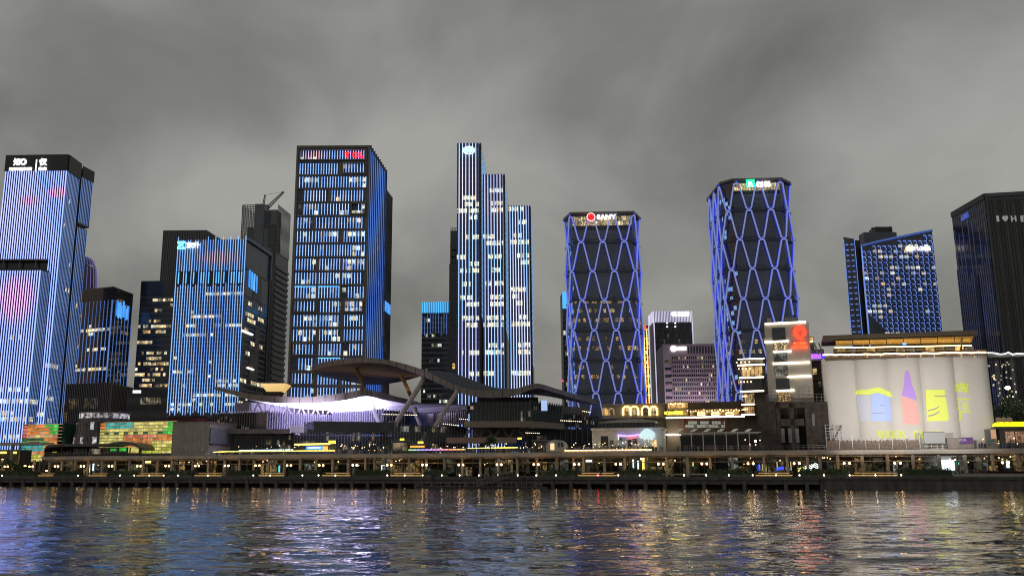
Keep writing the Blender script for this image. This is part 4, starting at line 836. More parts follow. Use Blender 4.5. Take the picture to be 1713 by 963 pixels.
for (x0, y0) in ((1335, 782), (1347, 779), (1358, 776)):
    b = MB()
    for j in range(3): b.tube([qp(qa(x0 + 12 * q / 6, 15.4), 15.4, qz(x0, y0 + j * 2.6 + 1.5 * math.sin(q * 1.3 + j), 15.4)) for q in range(7)], .12, 4)
    b.build('neon_scribble', neon_w if x0 > 1340 else neon_y, t)
b = MB(); b.tube([qp(qa(1310 + 10 * math.cos(q), 15.3), 15.3, qz(1310, 786 - 4 * math.sin(q), 15.3)) for q in [math.pi * k / 8 for k in range(9)]], .35, 6); b.build('neon_arch', neon_b, t)
shop_lit(1299, 772, 1300.2, 786, neon_y); shop_lit(1322, 772, 1323.2, 786, neon_y); shop_lit(1158, 772, 1160, 779, neon_y); shop_lit(326, 771, 337, 776, shop_glow[0]); shop_lit(243, 769, 252, 774, neon_y)
shop_lit(1641, 758, 1645, 772, mat('red_banner', (.45, .13, .09), .8), 14, 'banner', .1); shop_lit(1683, 771, 1688, 782, neon_w)

# terrace railing, table lights, guests
t = thing('terrace_railing', 'slim dark railing along the upper terrace above the colonnade roof', 'railing', qp(0, SP + 5, TERR))
RS = SP + 5.2; RZ = TERR + .56
b = MB()
for h_ in (1.1, .6): b.box(qa(75, RS), AR, 0, .07, RZ + h_ - .04, RZ + h_ + .04, 0, qfr(RS))
b.build('rail', steel, t)
pm = piece_mesh('baluster', .08, .08, 1.1, steel); px = 75
a_ = qa(75, RS); st_ = (AR - a_) / 290
for k in range(290): inst('baluster', pm, t, qp(a_ + k * st_ * .62, RS, RZ), QR)

def lightline(name, label, pts_px, s, m, r=.14, grp=None, wav=0):
    b = MB(); b.tube([qp(qa(x, s, y), s, qz(x, y, s)) for x, y in pts_px], r, 5); o = b.build(name, m); tag(o, label, 'light strip', grp); o['category'] = 'light strip'; return o
lightline('light_strip', 'long yellow light strip on the terrace below the white canopy', [(357, 756), (380, 754.5), (560, 753)], SP + 5.6, line_gold, .16)
lightline('light_strip', 'pale cyan light strip just above the long yellow strip', [(400, 753), (490, 751.8)], SP + 7, mat('pale_cyan_strip', (.5, .8, .8), em=(.5, .85, .9), es=2), .16)
lightline('light_strip', 'bright yellow lit canopy edge over the blue and orange bar sign', [(493, 743), (552, 742)], SP + 9, line_gold, .25)
cols = [(.2, .9, .15), (.9, .2, .9), (.2, .25, 1), (1, .25, .1), (1, .7, .1)]
rl = bpy.data.materials.new('rainbow_tube_light'); rl.use_nodes = True; g_ = rl.node_tree; bb = pr(rl); ge = g_.nodes.new('ShaderNodeTexCoord'); sx = g_.nodes.new('ShaderNodeSeparateXYZ'); rr = g_.nodes.new('ShaderNodeValToRGB')
g_.links.new(ge.outputs['Generated'], sx.inputs[0]); g_.links.new(sx.outputs[0], rr.inputs[0]); g_.links.new(rr.outputs[0], bb.inputs['Emission Color']); bb.inputs['Emission Strength'].default_value = 1.6; rl.cycles.emission_sampling = 'NONE'
el = rr.color_ramp.elements; el[0].color = (.3, .9, .1, 1); el[1].color = (1, .6, .15, 1)
for p_, c_ in ((.25, (.35, .3, .9)), (.5, (.7, .25, .8)), (.75, (1, .3, .1))): q_ = el.new(p_); q_.color = (*c_, 1)
lightline('light_strip', 'rainbow light strip changing from green to violet to orange on the terrace', [(683, 752), (778, 751)], SP + 5.8, rl, .2)
lightline('light_strip', 'dotted gold light strip right of the rainbow strip', [(782, 749.5), (866, 748)], SP + 6.5, line_gold, .12)
lightline('light_strip', 'long thin warm strip along the terrace in front of the white house', [(940, 753), (1090, 752)], SP + 5.6, line_warm, .15)
# bar sign
t = qthing('bar_sign', 'blue and orange glowing bar sign under the yellow canopy edge', 'sign', 530, SP + 10, TERR)
pb(SP + 10, SP + 10.3, 512, 746, 540, 751).build('blue_panel', mat('blue_sign_light', (.05, .2, .9), em=(.06, .3, 1), es=1.6), t); pb(SP + 10, SP + 10.3, 540.3, 746, 548, 752).build('orange_panel', mat('orange_panel_light', (1, .4, .05), em=(1, .32, .04), es=1.6), t)
pb(SP + 9.9, SP + 9.97, 516, 747.5, 536, 749).build('lettering_band', sign_white, t)
for i, (x0, y0, x1, y1, lab) in enumerate(((550, 736.5, 560, 741.5, 'small yellow square sign at the right end of the yellow canopy edge'), (669, 733, 675, 738, 'small yellow square lamp sign on the roof of the grey kiosk'), (699, 738, 707, 741, 'yellow sign over the orange food kiosk'), (866, 731.5, 872, 734.5, 'small yellow sign in front of the beige ledge'))):
    o = pb(SP + 10, SP + 10.5, x0, y0, x1, y1).build('sign_panel', sign_yellow); tag(o, lab, 'sign')
def kiosk(px0, py0, px1, py1, lab, glow, s=SP + 8):
    t = qthing('kiosk', lab, 'kiosk', (px0 + px1) / 2, s, TERR)
    pb(s + .4, s + 3, px0 + .5, py0 + 2, px1 - .5, py1, z0=RZ).build('wall', darkwall, t); pb(s - .5, s + 3.4, px0 - 1, py0, px1 + 1, py0 + 1.8).build('roof', greywall, t)
    pb(s + .3, s + .39, px0 + 2, py0 + 4, px1 - 2, py1 - 4).build('counter_window', glow, t); pb(s - .1, s + .38, px0 + 1, py1 - 3.8, px1 - 1, py1 - 3.2).build('counter', frame_m, t)
kiosk(655, 736, 682, 757, 'grey terrace kiosk with a square yellow lamp sign on its roof', win_dim)
kiosk(684, 741, 712, 752, 'small orange lit food kiosk beside the grey kiosk', mat('orange_kiosk_light', (1, .4, .1), em=(1, .35, .06), es=1.6), SP + 9)
kiosk(890, 735, 912, 752, 'black terrace bar with a thin lit top left of the white dome cabin', glass, SP + 9)

# crowd of guests and table lamps on the terrace: nobody could count them
b = MB(); rnd = random.Random(5)
for (x0, x1, n_, y0) in ((880, 1100, 150, 0), (560, 655, 50, 0), (360, 500, 40, 0), (715, 880, 70, 0), (1640, 1712, 40, 0), (1100, 1260, 30, 0)):
    for _ in range(n_):
        x = rnd.uniform(x0, x1); s_ = rnd.uniform(SP + 6, SP + 12); p = qp(qa(x, s_), s_, 0); h_ = rnd.uniform(1.1, 1.75)
        b.lathe([(.14, RZ), (.2, RZ + h_ * .45), (.23, RZ + h_ * .78), (.08, RZ + h_ * .84), (.11, RZ + h_ * .92), (.04, RZ + h_)], (p.x, p.y, 0), 6, rnd.randint(0, 3))
b.build('terrace_crowd', [mat('dark_clothes', (.03, .03, .04), .9), mat('brown_clothes', (.12, .08, .06), .9), mat('pale_clothes', (.35, .33, .3), .9), mat('blue_clothes', (.06, .08, .14), .9)], kind='stuff')
b = MB()
for (x0, x1, n_) in ((880, 1100, 60), (560, 655, 24), (360, 500, 16), (715, 880, 34), (1640, 1712, 14), (1240, 1280, 5)):
    for _ in range(n_):
        x = rnd.uniform(x0, x1); s_ = rnd.uniform(SP + 5.6, SP + 11); p = qp(qa(x, s_), s_, RZ + rnd.uniform(.8, 2.6)); r_ = rnd.uniform(.05, .12); b.box(p.x - r_, p.x + r_, p.y - r_, p.y + r_, p.z, p.z + r_ * 2, rnd.choice((0, 0, 0, 1)))
b.build('table_lamps', [mat('table_lamp_light', (1, .8, .5), em=(1, .66, .28), es=3.5), mat('white_table_light', (1, 1, 1), em=(1, .95, .85), es=4)], kind='stuff')

MARKS = [(0, 'at the left edge'), (72, 'below the stacked coloured cube'), (160, 'below the dark pavilion'), (235, 'below the yellow glass hall'), (315, 'below the plain beige wall'), (395, 'below the dark glass hall'), (470, 'below the violet lit fins'), (540, 'below the yellow canopy edge'), (610, 'below the white lit roof'), (668, 'below the grey kiosk'), (735, 'above the left end of the pontoon'), (800, 'above the middle of the pontoon'), (868, 'above the right end of the pontoon'), (928, 'below the white dome cabin'), (985, 'left of the white house'), (1040, 'below the white house'), (1085, 'below the glowing cloud'), (1150, 'below the white frame canopy'), (1215, 'below the long white light line'), (1265, 'below the terraced bars'), (1320, 'below the party sign tower'), (1365, 'below the right end of the ruin'), (1425, 'below the blue projected house'), (1510, 'below the projected bottle'), (1590, 'beside the bright white shop'), (1690, 'below the yellow arch sign')]
ORD = ['first', 'second', 'third', 'fourth', 'fifth', 'sixth']
def spot(xs, i):
    """which one: by the thing it stands under, and by its order from the left where several stand there"""
    z = lambda x: min(range(len(MARKS)), key=lambda k: abs(MARKS[k][0] - x))
    same = [j for j in range(len(xs)) if z(xs[j]) == z(xs[i])]; m = MARKS[z(xs[i])][1]
    return m if len(same) == 1 else ORD[same.index(i)] + ' from the left ' + m
# double globe lamps along the promenade
globe_m = mat('globe_light', (1, .8, .6), em=(1.0, .54, .19), es=13); bol_m = mat('edge_light', (1, .9, .8), em=(1, .80, .55), es=16)
b = MB(); b.lathe([(.05, -.28), (.2, -.2), (.28, 0), (.2, .2), (.05, .28)], n=8); gm = b.mesh('globe', globe_m, smooth=True)
b = MB(); b.tube([(0, 0, 0), (0, 0, 3.5)], [.09, .06], 6); b.lathe([(.16, 0), (.16, .3), (.1, .4)], n=8); pm = b.mesh('post', black_m)
b = MB(); b.tube([(-.62, 0, 2.95), (0, 0, 3.2), (.62, 0, 2.95)], .04, 4); am = b.mesh('arm', black_m)
lamps = [9.5, 51, 93.6, 137, 184, 231.5, 279, 329, 378.5, 430, 483, 537, 593, 651, 710, 771, 835, 897, 965, 1034.5, 1106, 1179, 1256.6, 1334, 1418, 1503, 1684]
proto = None
for i, px in enumerate(lamps):
    p = qp(qa(px, 6), 6, DECK)
    t = thing('street_lamp', 'twin globe lamp, ' + spot(lamps, i), 'lamp', p, 'twin globe lamps along the promenade')
    inst('post', pm, t, p, 0); inst('arm', am, t, p, QR)
    for sg in (-1, 1): inst('globe', gm, t, p + QU * .62 * sg + Vector((0, 0, 3.28)), 0)
# small round lights on the quay edge
b = MB(); b.lathe([(.06, 0), (.06, .35)], n=6); sm = b.mesh('stem', steel); b = MB(); b.lathe([(.06, 0), (.15, .06), (.17, .16), (.1, .28), (.02, .3)], n=8); hm = b.mesh('lens', bol_m)
bol = [4, 131, 201, 225, 250, 274, 298, 348, 424, 452, 506, 533, 561, 648, 677, 707, 739, 769, 801, 833, 866, 897, 930, 1034, 1070, 1144, 1181, 1219, 1259, 1298, 1337, 1378, 1421, 1464, 1507]
for i, px in enumerate(bol):
    p = qp(qa(px, -.3), -.3, DECK - .05); t = thing('edge_lamp', 'small white quay edge lamp, ' + spot(bol, i), 'lamp', p, 'small lamps along the quay edge'); inst('stem', sm, t, p); inst('lens', hm, t, p + Vector((0, 0, .35)))
p = qp(qa(1000, -.3), -.3, DECK - .05); t = thing('edge_lamp', 'small red lamp on the quay edge among the white ones', 'lamp', p); inst('stem', sm, t, p); b = MB(); b.lathe([(.06, 0), (.15, .06), (.17, .16), (.1, .28), (.02, .3)], n=8); inst('lens', b.mesh('lens', mat('red_edge_light', (1, .1, .1), em=(1, .05, .1), es=25)), t, p + Vector((0, 0, .35)))

# lit timber benches on the quay
slat_m = mat('bench_timber', (.2, .145, .09), .6, noise=.2); led_bench = mat('bench_light', (1, .7, .3), em=(1, .58, .18), es=.6)
def bench(px0, px1, lab):
    s = 2.2; a_, c_ = qa(px0, s), qa(px1, s); L_ = c_ - a_; p = qp((a_ + c_) / 2, s, DECK)
    t = thing('bench', 'timber quay bench with warm light strips ' + lab, 'bench', p, 'lit benches on the quay')
    n_ = max(2, int(L_ / 4)); inst('plinth', piece_mesh('plinth', L_ - .6, 1.0, .28, concrete), t, qp((a_ + c_) / 2, s + .9, DECK), QR)
    inst('light_strip', piece_mesh('light_strip', L_ - .5, .1, .16, led_bench), t, qp((a_ + c_) / 2, s - .12, DECK + .3), QR)
    for j in range(3): inst('slat', piece_mesh('slat', L_, .3, .1, slat_m), t, qp((a_ + c_) / 2, s + .25 + j * .36, DECK + .64), QR)
    for k in range(n_ + 1): inst('back_post', piece_mesh('back_post', .12, .12, .75, slat_m), t, qp(a_ + .2 + (L_ - .4) * k / n_, s + .95, DECK + .7), QR)
    inst('backrest', piece_mesh('backrest', L_, .08, .22, slat_m), t, qp((a_ + c_) / 2, s + .84, DECK + 1.12), QR)
    inst('back_light', piece_mesh('back_light', L_ * .8, .06, .1, led_bench), t, qp((a_ + c_) / 2, s + .82, DECK + .92), QR)
for x0, x1, lab in ((64, 91, 'below the coloured glass cube'), (148, 180, 'below the left end of the dark pavilion'), (228, 275, 'below the yellow glass hall'), (325, 373, 'below the plain beige wall'), (432, 477, 'below the dark glass hall'), (538, 588, 'below the golden kiosk lights'), (652, 707, 'below the grey kiosk'), (965, 1033, 'below the white dome cabin'), (1262, 1327, 'before the blue neon arch'), (1421, 1503, 'below the white silos')): bench(x0, x1, lab)
o = pb(2.0, 3.0, 1108, 791.5, 1182, 794).build('bench', mat('pale_bench_stone', (.3, .29, .27), .8, noise=.2)); tag(o, 'long unlit pale stone bench between two hedges right of centre', 'bench')
# clipped hedges
leaf = [mat('hedge_leaf', (.045, .07, .03), .7, noise=.3, nscale=3), mat('hedge_leaf_light', (.07, .10, .045), .7)]
def leafcloud(b, n_, fn, r0, r1, rnd, nm=2):
    for _ in range(n_):
        p = fn(); r_ = rnd.uniform(r0, r1); d1 = Vector((rnd.gauss(0, 1), rnd.gauss(0, 1), rnd.gauss(0, 1))).normalized(); d2 = d1.cross(Vector((rnd.gauss(0, 1), rnd.gauss(0, 1), rnd.gauss(0, 1)))).normalized()
        b.poly([p - d1 * r_, p + d2 * r_ * .6, p + d1 * r_, p - d2 * r_ * .6], rnd.randint(0, nm - 1))
def hedge(px0, px1, lab, h_=1.9):
    s = 2.0; a_, c_ = qa(px0, s), qa(px1, s); L_ = c_ - a_; rnd = random.Random(int(px0)); t = thing('hedge', 'dark clipped quayside hedge ' + lab, 'hedge', qp((a_ + c_) / 2, s, DECK), 'clipped hedges on the quay')
    b = MB(); b.box(a_, c_, 0, 2.2, DECK, DECK + .45, 0, qfr(s)); b.build('planter', mat('planter_concrete', (.1, .1, .09), .8, noise=.3), t)
    b = MB(); b.box(a_ + .3, c_ - .3, .35, 1.9, DECK + .46, DECK + h_ - .3, 0, qfr(s))
    leafcloud(b, int(L_ * 70), lambda: qp(rnd.uniform(a_, c_), s + rnd.uniform(0, 2.2), DECK + .4 + (h_ - .4) * rnd.random() ** .6 + .15 * math.sin(rnd.uniform(0, 9))), .12, .26, rnd)
    b.build('foliage', leaf, t)
for x0, x1, lab in ((91, 131, 'right of the coloured glass cube bench'), (181, 226, 'in front of the dark pavilion'), (278, 322, 'in front of the beige wall'), (376, 428, 'in front of the dark glass hall'), (480, 533, 'left of the golden bench'), (591, 650, 'under the big leaning column'), (708, 746, 'above the left end of the pontoon'), (900, 963, 'right of the pontoon'), (1036, 1108, 'below the white house'), (1183, 1259, 'below the party sign tower'), (1338, 1418, 'below the dark ruin'), (1506, 1594, 'left of the bright white shop'), (0, 60, 'at the left edge')): hedge(x0, x1, lab)

# pontoon with railing and gangway
t = thing('pontoon', 'low grey floating pontoon with railing moored before the quay', 'pontoon', qp(qa(800, -5), -5, 0))
S0 = -9.0; a_, c_ = qa(697, S0, 815), qa(907, S0, 815); zd = qz(800, 813.5, S0); hull = mat('grey_hull', (.13, .13, .125), .6, noise=.25, nscale=.8)
b = MB(); b.box(a_, c_, 0, 5.5, -.3, zd, 0, qfr(S0)); b.build('hull', hull, t); b = MB(); b.box(a_ - .15, c_ + .15, -.12, -.004, zd - .35, zd - .1, 0, qfr(S0)); b.build('fender', black_m, t)
ns = 26
for k in range(ns + 1): inst('rail_post', piece_mesh('rail_post', .09, .09, 1.25, steel), t, qp(a_ + .3 + (c_ - a_ - .6) * k / ns, S0 + .2, zd), QR)
for h_ in (1.2, .8, .4): inst('rail', piece_mesh('rail', c_ - a_ - .4, .06, .07, steel), t, qp((a_ + c_) / 2, S0 + .2, zd + h_), QR)
for e_ in (a_ + .8, c_ - .8):
    for k in range(4): inst('end_rail', piece_mesh('end_rail', 2.0, .05, .07, steel), t, qp(e_, S0 + .26, zd + .3 + .3 * k), QR)
t = thing('gangway', 'sloping steel truss gangway from the pontoon up to the quay', 'gangway', qp(qa(800, -6), -6, zd))
g0, g1 = qp(qa(797, -5.5), -5.5, zd + .15), qp(qa(862, -5.0), -5.0, DECK + .2)
for k_, off in enumerate((0, 1.6)):
    b = MB(); d0 = QN * off; up = Vector((0, 0, 1.35)); b.tube([g0 + d0, g1 + d0], .1, 5); b.tube([g0 + d0 + up, g1 + d0 + up], .08, 5); n_ = 9
    for j in range(n_ + 1): q_ = (g0 + d0).lerp(g1 + d0, j / n_); b.tube([q_, q_ + up], .05, 4)
    for j in range(n_): q_ = (g0 + d0).lerp(g1 + d0, j / n_); q2 = (g0 + d0).lerp(g1 + d0, (j + 1) / n_); b.tube([q_, q2 + up], .045, 4)
    b.build('truss_side', steel, t)
b = MB(); b.hexa([g0 - Vector((0, 0, .12)), g1 - Vector((0, 0, .12)), g1 + QN * 1.6 - Vector((0, 0, .12)), g0 + QN * 1.6 - Vector((0, 0, .12)), g0, g1, g1 + QN * 1.6, g0 + QN * 1.6]); b.build('walkway', hull, t)
b = MB(); b.tube([g1 + Vector((0, 0, 1.4)), g1 + QU * 9 + Vector((0, 0, 1.2))], .06, 4); b.tube([g1, g1 + QU * 7], .08, 4); b.build('handrail', steel, t)
for px in (724, 808, 877):
    b = MB(); p = qp(qa(px, -2.6), -2.6, 0); b.tube([p - Vector((0, 0, 3)), p + Vector((0, 0, 3.4))], .35, 8); o = b.build('mooring_post', mat('dark_pile', (.04, .038, .035), .7)); tag(o, 'dark mooring post behind the ' + {724: 'left part of the pontoon', 808: 'foot of the gangway', 877: 'right end of the pontoon'}[px], 'post', 'mooring posts behind the pontoon')

# ---------------------------------------------------------------- people on the promenade
def person_mesh(seated):
    bm = bpy.data.meshes.new('body'); V = []; E = []; Rr = []
    def add(p, r, par=None):
        V.append(p); Rr.append(r)
        if par is not None: E.append((par, len(V) - 1))
        return len(V) - 1
    hz = .5 if seated else .95
    pel = add((0, 0, hz), .14); w_ = add((0, 0, hz + .2), .125, pel); ch = add((0, .01, hz + .42), .15, w_); nk = add((0, 0, hz + .56), .06, ch); hd = add((0, -.02, hz + .68), .10, nk); add((0, -.01, hz + .79), .085, hd)
    for s_ in (-1, 1):
        sh = add((s_ * .19, .01, hz + .48), .065, ch); el_ = add((s_ * .25, .03, hz + .22), .05, sh); wr = add((s_ * .2, -.12, hz + .04 if not seated else hz + .1), .038, el_); add((s_ * .19, -.19, hz + .02 if not seated else hz + .08), .04, wr)
        if seated: kn = add((s_ * .11, -.42, hz + .02), .075, add((s_ * .1, -.12, hz - .0), .09, pel)); an = add((s_ * .11, -.4, .09), .05, kn)
        else: kn = add((s_ * .10, -.02, .5), .07, add((s_ * .09, 0, hz - .1), .095, pel)); an = add((s_ * .1 + .03 * s_, .02, .09), .048, kn)
        add((V[an][0], V[an][1] - .14, .05), .045, an)
    bm.from_pydata(V, E, []); o = bpy.data.objects.new('body', bm); COL.objects.link(o)
    o.modifiers.new('skin', 'SKIN'); o.modifiers.new('sub', 'SUBSURF').levels = 1; o.modifiers['sub'].render_levels = 1
    for i, r_ in enumerate(Rr): bm.skin_vertices[0].data[i].radius = (r_, r_)
    bm.skin_vertices[0].data[0].use_root = True
    me = bpy.data.meshes.new_from_object(o.evaluated_get(bpy.context.evaluated_depsgraph_get())); bpy.data.objects.remove(o)
    me.materials.clear()
    for m in ('skin', 'shirt', 'trousers', 'hair'): me.materials.append(None)
    for p in me.polygons:
        z = p.center.z; x = abs(p.center.x); y = p.center.y
        p.material_index = 3 if z > hz + .68 and (y > -.05 or z > hz + .8) else 0 if z > hz + .55 or (y < -.1 and x > .12 and z > hz - .02 and z < hz + .16 and x < .26) else 1 if z > hz + .02 else 2
        p.use_smooth = True
    me.name = 'body'; return me
pmesh = {0: person_mesh(False), 1: person_mesh(True)}
skin = mat('skin', (.42, .26, .19), .6); hair = mat('black_hair', (.015, .013, .012), .5)
def person(px, s, z, seated, rz, shirt, trousers, lab):
    p = qp(qa(px, s), s, z); o = bpy.data.objects.new('person', pmesh[seated].copy()); COL.objects.link(o); o.location = p; o.rotation_euler = (0, 0, QR + rz)
    for i, m in enumerate((skin, shirt, trousers, hair)): o.data.materials[i] = m
    tag(o, lab, 'person')
dk = MATS['dark_clothes']; jn = mat('denim', (.06, .08, .13), .9); wh = mat('white_shirt', (.6, .58, .55), .9); rd = mat('red_shirt', (.35, .06, .05), .9)
person(1611, 2.0, DECK, 0, .4, dk, dk, 'person in black clothes standing at the quay rail right of the bright shop')
person(1618, 2.6, DECK, 0, -.5, wh, dk, 'person in a white shirt standing close behind the one in black')
person(1634, 2.2, DECK, 0, 1.2, rd, jn, 'person in a red shirt by the rail before the red banner')
person(490, 3.2, DECK, 0, 2.8, dk, jn, 'person in dark top behind the hedge under the dark glass hall')
person(784, 1.6, DECK, 0, .2, jn, dk, 'person in blue shirt on the quay just above the pontoon')
person(790, 1.9, DECK, 0, 1.0, dk, dk, 'person in dark clothes beside the one in blue above the pontoon')
person(694, 2.2, DECK + .28, 1, 0, wh, jn, 'person in a white shirt sitting on the bench below the grey kiosk')
person(1005, 2.2, DECK + .28, 1, 0, dk, jn, 'person in dark top sitting on the lit bench below the dome cabin')
# moored boats / low white wall at the right end
t = qthing('river_barrier', 'low pale parapet with thin handrail at the right end of the quay', 'parapet', 1650, .4)
pb(.4, 1.2, 1596, 791.5, 1760, 797).build('parapet', mat('pale_parapet', (.36, .34, .31), .8, noise=.15), t)
b = MB(); b.box(qa(1596, .7), qa(1650, .7), 0, .08, DECK + 1.5, DECK + 1.58, 0, qfr(.7)); b.build('handrail', steel, t)
for k in range(9): inst('rail_post', piece_mesh('rail_post', .07, .07, 1.2, steel), t, qp(qa(1597 + 6.5 * k, .7), .75, DECK + .35), QR)
t = qthing('moored_boat', 'long low dark boat shaped bar behind the pale parapet at the right edge', 'boat', 1680, 3)
b = MB(); a1, a2 = qa(1637, 3), qa(1790, 3); 
for k in range(8):
    pass
sec = []
for k in range(9):
    tt = k / 8; a_ = a1 + (a2 - a1) * tt; w_ = 1.6 * min(1, (tt * 5) ** .6 + .05); zt_ = DECK + 1.3 + .5 * (1 - min(1, tt * 4)) ** 2; sec.append([qp(a_, 4.5 - w_, zt_), qp(a_, 4.5 - w_ * .6, DECK + .1), qp(a_, 4.5 + w_ * .6, DECK + .1), qp(a_, 4.5 + w_, zt_)])
for k in range(8):
    for j in range(3): b.poly([sec[k][j], sec[k][j + 1], sec[k + 1][j + 1], sec[k + 1][j]][::-1])
    b.poly([sec[k][0], sec[k + 1][0], sec[k + 1][3], sec[k][3]][::-1])
b.build('hull', mat('dark_red_hull', (.06, .02, .02), .5), t); b = MB(); b.box(a1 + 5, a2, 0.5, 2.4, DECK + 1.8, DECK + 2.0, 0, qfr(3)); b.build('canopy', black_m, t)
for k in range(6): inst('canopy_post', piece_mesh('canopy_post', .1, .1, .7, black_m), t, qp(a1 + 6 + k * 4, 3.7, DECK + 1.2), QR)
# ================================================================ LOW BUILDINGS
def spt(P, name, m): pass
# ---- stacked glass cube in many colours, glass drum, glass hall, beige wall
pal = {'o': (1.0, .28, .04), 'r': (.95, .22, .12), 'g': (.06, .75, .08), 'y': (.95, .85, .22), 'c': (.04, .55, .55), 'l': (.75, .82, .05), 'p': (.95, .42, .25), 'k': (.02, .2, .06)}
def cglass(k, es): return litwin('coloured_glass_' + k, pal[k], tuple(min(1, c * .9 + .06) for c in pal[k]), .95 * (1 if k != 'k' else .6), .8, .45, .45, .6, 1.1)
def colour_wall(t, s, quad, rows, es, rmap, d=.25):
    (px0, py0, px1, py1) = quad; a0, a1 = qa(px0, s, py0), qa(px1, s, py0); z1, z0 = qz((px0 + px1) / 2, py0, s), qz((px0 + px1) / 2, py1, s)
    nr = len(rows)
    for r, row in enumerate(rows):
        nc = len(row)
        for c_, k in enumerate(row):
            if k == '.': continue
            w_ = (a1 - a0) / nc; h_ = (z1 - z0) / nr
            inst('glass_pane', piece_mesh('glass_pane', w_ * .86, d, h_ * .80, cglass(k, es * rmap(r))), t, qp(a0 + w_ * (c_ + .5), s, z1 - h_ * (r + .97)), QR)
    return a0, a1, z0, z1
t = qthing('stacked_glass_cube', 'small cube of stacked orange, green and teal lit glass near the left edge', 'building', 80, 30, TERR)
pb(30, 42, 41, 709, 99, 770, z0=DECK).build('wall', mat('dark_backing', (.05, .05, .05), .6), t)  # even dark wall behind the lit panes
rows = ['rooooggg', 'rooooogg', 'rooopogg', 'rppypypp', 'kkkkkooo', 'ggkkggoo', 'cccccyoo', 'cccccpoo', 'rrppooop', 'yyllyooo', 'yyyyyooo']
colour_wall(t, 30, (40, 709.5, 98.5, 771), rows, .85, lambda r: 1.0)
b = MB()
for r in range(12): z_ = qz(69, 709.5, 30) - (qz(69, 709.5, 30) - qz(69, 771, 30)) * r / 11; b.box(qa(40, 30), qa(98.5, 30), -.35, -.02, z_ - .12, z_ + .1, 0, qfr(30))
b.build('floor_ledge', mat('lit_ledge', (.5, .4, .2), em=(1, .8, .35), es=.25), t)
b = MB(); P0 = qp(qa(98.7, 30), 30, 0); P1 = qp(qa(98.7, 30) + 5, 42, 0); b.prism([P0, P1, P1 + QU * -5.2, P0 + QN * 12], DECK, qz(80, 709, 30)); b.build('dark_green_side', mat('dark_green_glass', (.02, .07, .035), .2), t)
t = qthing('glass_drum', 'dark tapering glass drum with a white lit rim beside the coloured glass hall', 'building', 165, 34, TERR)
cdr = qp(qa(169, 36), 36, 0); r0 = (213 - 128) / 2 / FX * 330; zt_ = qz(170, 692, 36)
b = MB(); b.lathe([(r0 * 1.18, DECK), (r0 * 1.12, zt_ * .55), (r0 * .93, zt_ - 2.2), (r0 * .9, zt_)], cdr, 32); b.build('wall', mat('drum_glass', (.09, .09, .10), .12, noise=.4, nscale=.4), t)
lit_d = litwin('drum_light', (.9, .82, .85), (1, .95, .95), .75, .9, .47)
for k in range(20):
    a = -math.pi * (k + .5) / 20
    for (rr, z0, h_, m) in ((r0 * .935, zt_ - 1.9, 1.7, lit_d), (r0 * 1.0, zt_ - 6, 2.6, lit_d if k % 7 == 3 else MATS['drum_glass']), (r0 * 1.1, zt_ - 11, 2.4, lit_d if k % 3 == 0 else MATS['drum_glass'])):
        inst('window', piece_mesh('window', rr * .135, .15, h_, m), t, (cdr.x + rr * math.cos(a), cdr.y + rr * math.sin(a), z0), a + math.pi / 2)
for k in range(20):
    a = -math.pi * k / 20; b = MB(); b.tube([(cdr.x + r * 1.01 * math.cos(a), cdr.y + r * 1.01 * math.sin(a), z) for r, z in ((r0 * 1.18, DECK), (r0 * 1.12, zt_ * .55), (r0 * .93, zt_ - 2.2), (r0 * .9, zt_))], .1, 4); b.build('mullion', steel, t)
b = MB(); b.lathe([(r0 * .95, zt_ - .3), (r0 * .95, zt_ + .25)], cdr, 32); b.build('rim', steel, t)
t = qthing('coloured_glass_hall', 'wide glass hall lit teal, yellow and orange behind the dark pavilion', 'building', 230, 27, TERR)
pb(27, 42, 170, 704.5, 290, 770, z0=DECK).build('wall', MATS['dark_backing'], t)
rows = ['occccccyyyyyyyg', 'occccccyyyyyyyg', 'yyyyyyyyyyyyygg', 'ykykykykykyykgg', 'yyyyyrrrrrrpooo', 'yyyyyooooopoooo', 'yyyyyooooooyyyy', 'yyyyyoooolllyyl', 'yyyyyoyyylllyll', 'yyyyyyyyyllllyy']
colour_wall(t, 27, (169, 705.5, 290, 758), rows, .85, lambda r: 1.0)
b = MB()
for r in range(11): z_ = qz(230, 705.5, 27) - (qz(230, 705.5, 27) - qz(230, 758, 27)) * r / 10; b.box(qa(169, 27), qa(290, 27), -.35, -.02, z_ - .1, z_ + .1, 0, qfr(27))
b.build('floor_ledge', MATS['lit_ledge'], t)
t = qthing('beige_wall_block', 'plain windowless beige tiled block right of the coloured glass hall', 'building', 320, 26, TERR)
pb(26, 44, 290.5, 706, 347, 770, z0=DECK).build('wall', stone, t); pb(25.9, 44.2, 290.5, 704.8, 348, 707).build('coping', concrete, t)
for j in range(7):
    for i in range(8):
        x0 = 291 + i * 7; y0 = 708.5 + j * 6.6; w_ = qa(x0 + 7, 26) - qa(x0, 26); inst('panel', piece_mesh('panel', w_ - .06, .06, 6.6 / FX * 300 - .06, stone), t, qp(qa(x0 + 3.5, 26), 26, qz(x0, y0 + 6.4, 26)), QR)
pb(27, 44, 347.5, 715, 353, 742).build('grey_stair_tower', greywall, t)
t = qthing('red_shed', 'low dark red roofed block behind the beige wall and the tower with cyan emblem', 'building', 300, 60, TERR)
pb(60, 70, 280, 698, 330, 712, z0=TERR).build('wall', mat('dark_red_wall', (.12, .03, .025), .8), t); pb(59.6, 70.5, 282, 694, 318, 698).build('roof', black_m, t)
t = qthing('dark_pavilion', 'low black pavilion with a curved roof end in front of the coloured glass', 'pavilion', 155, 17, TERR)
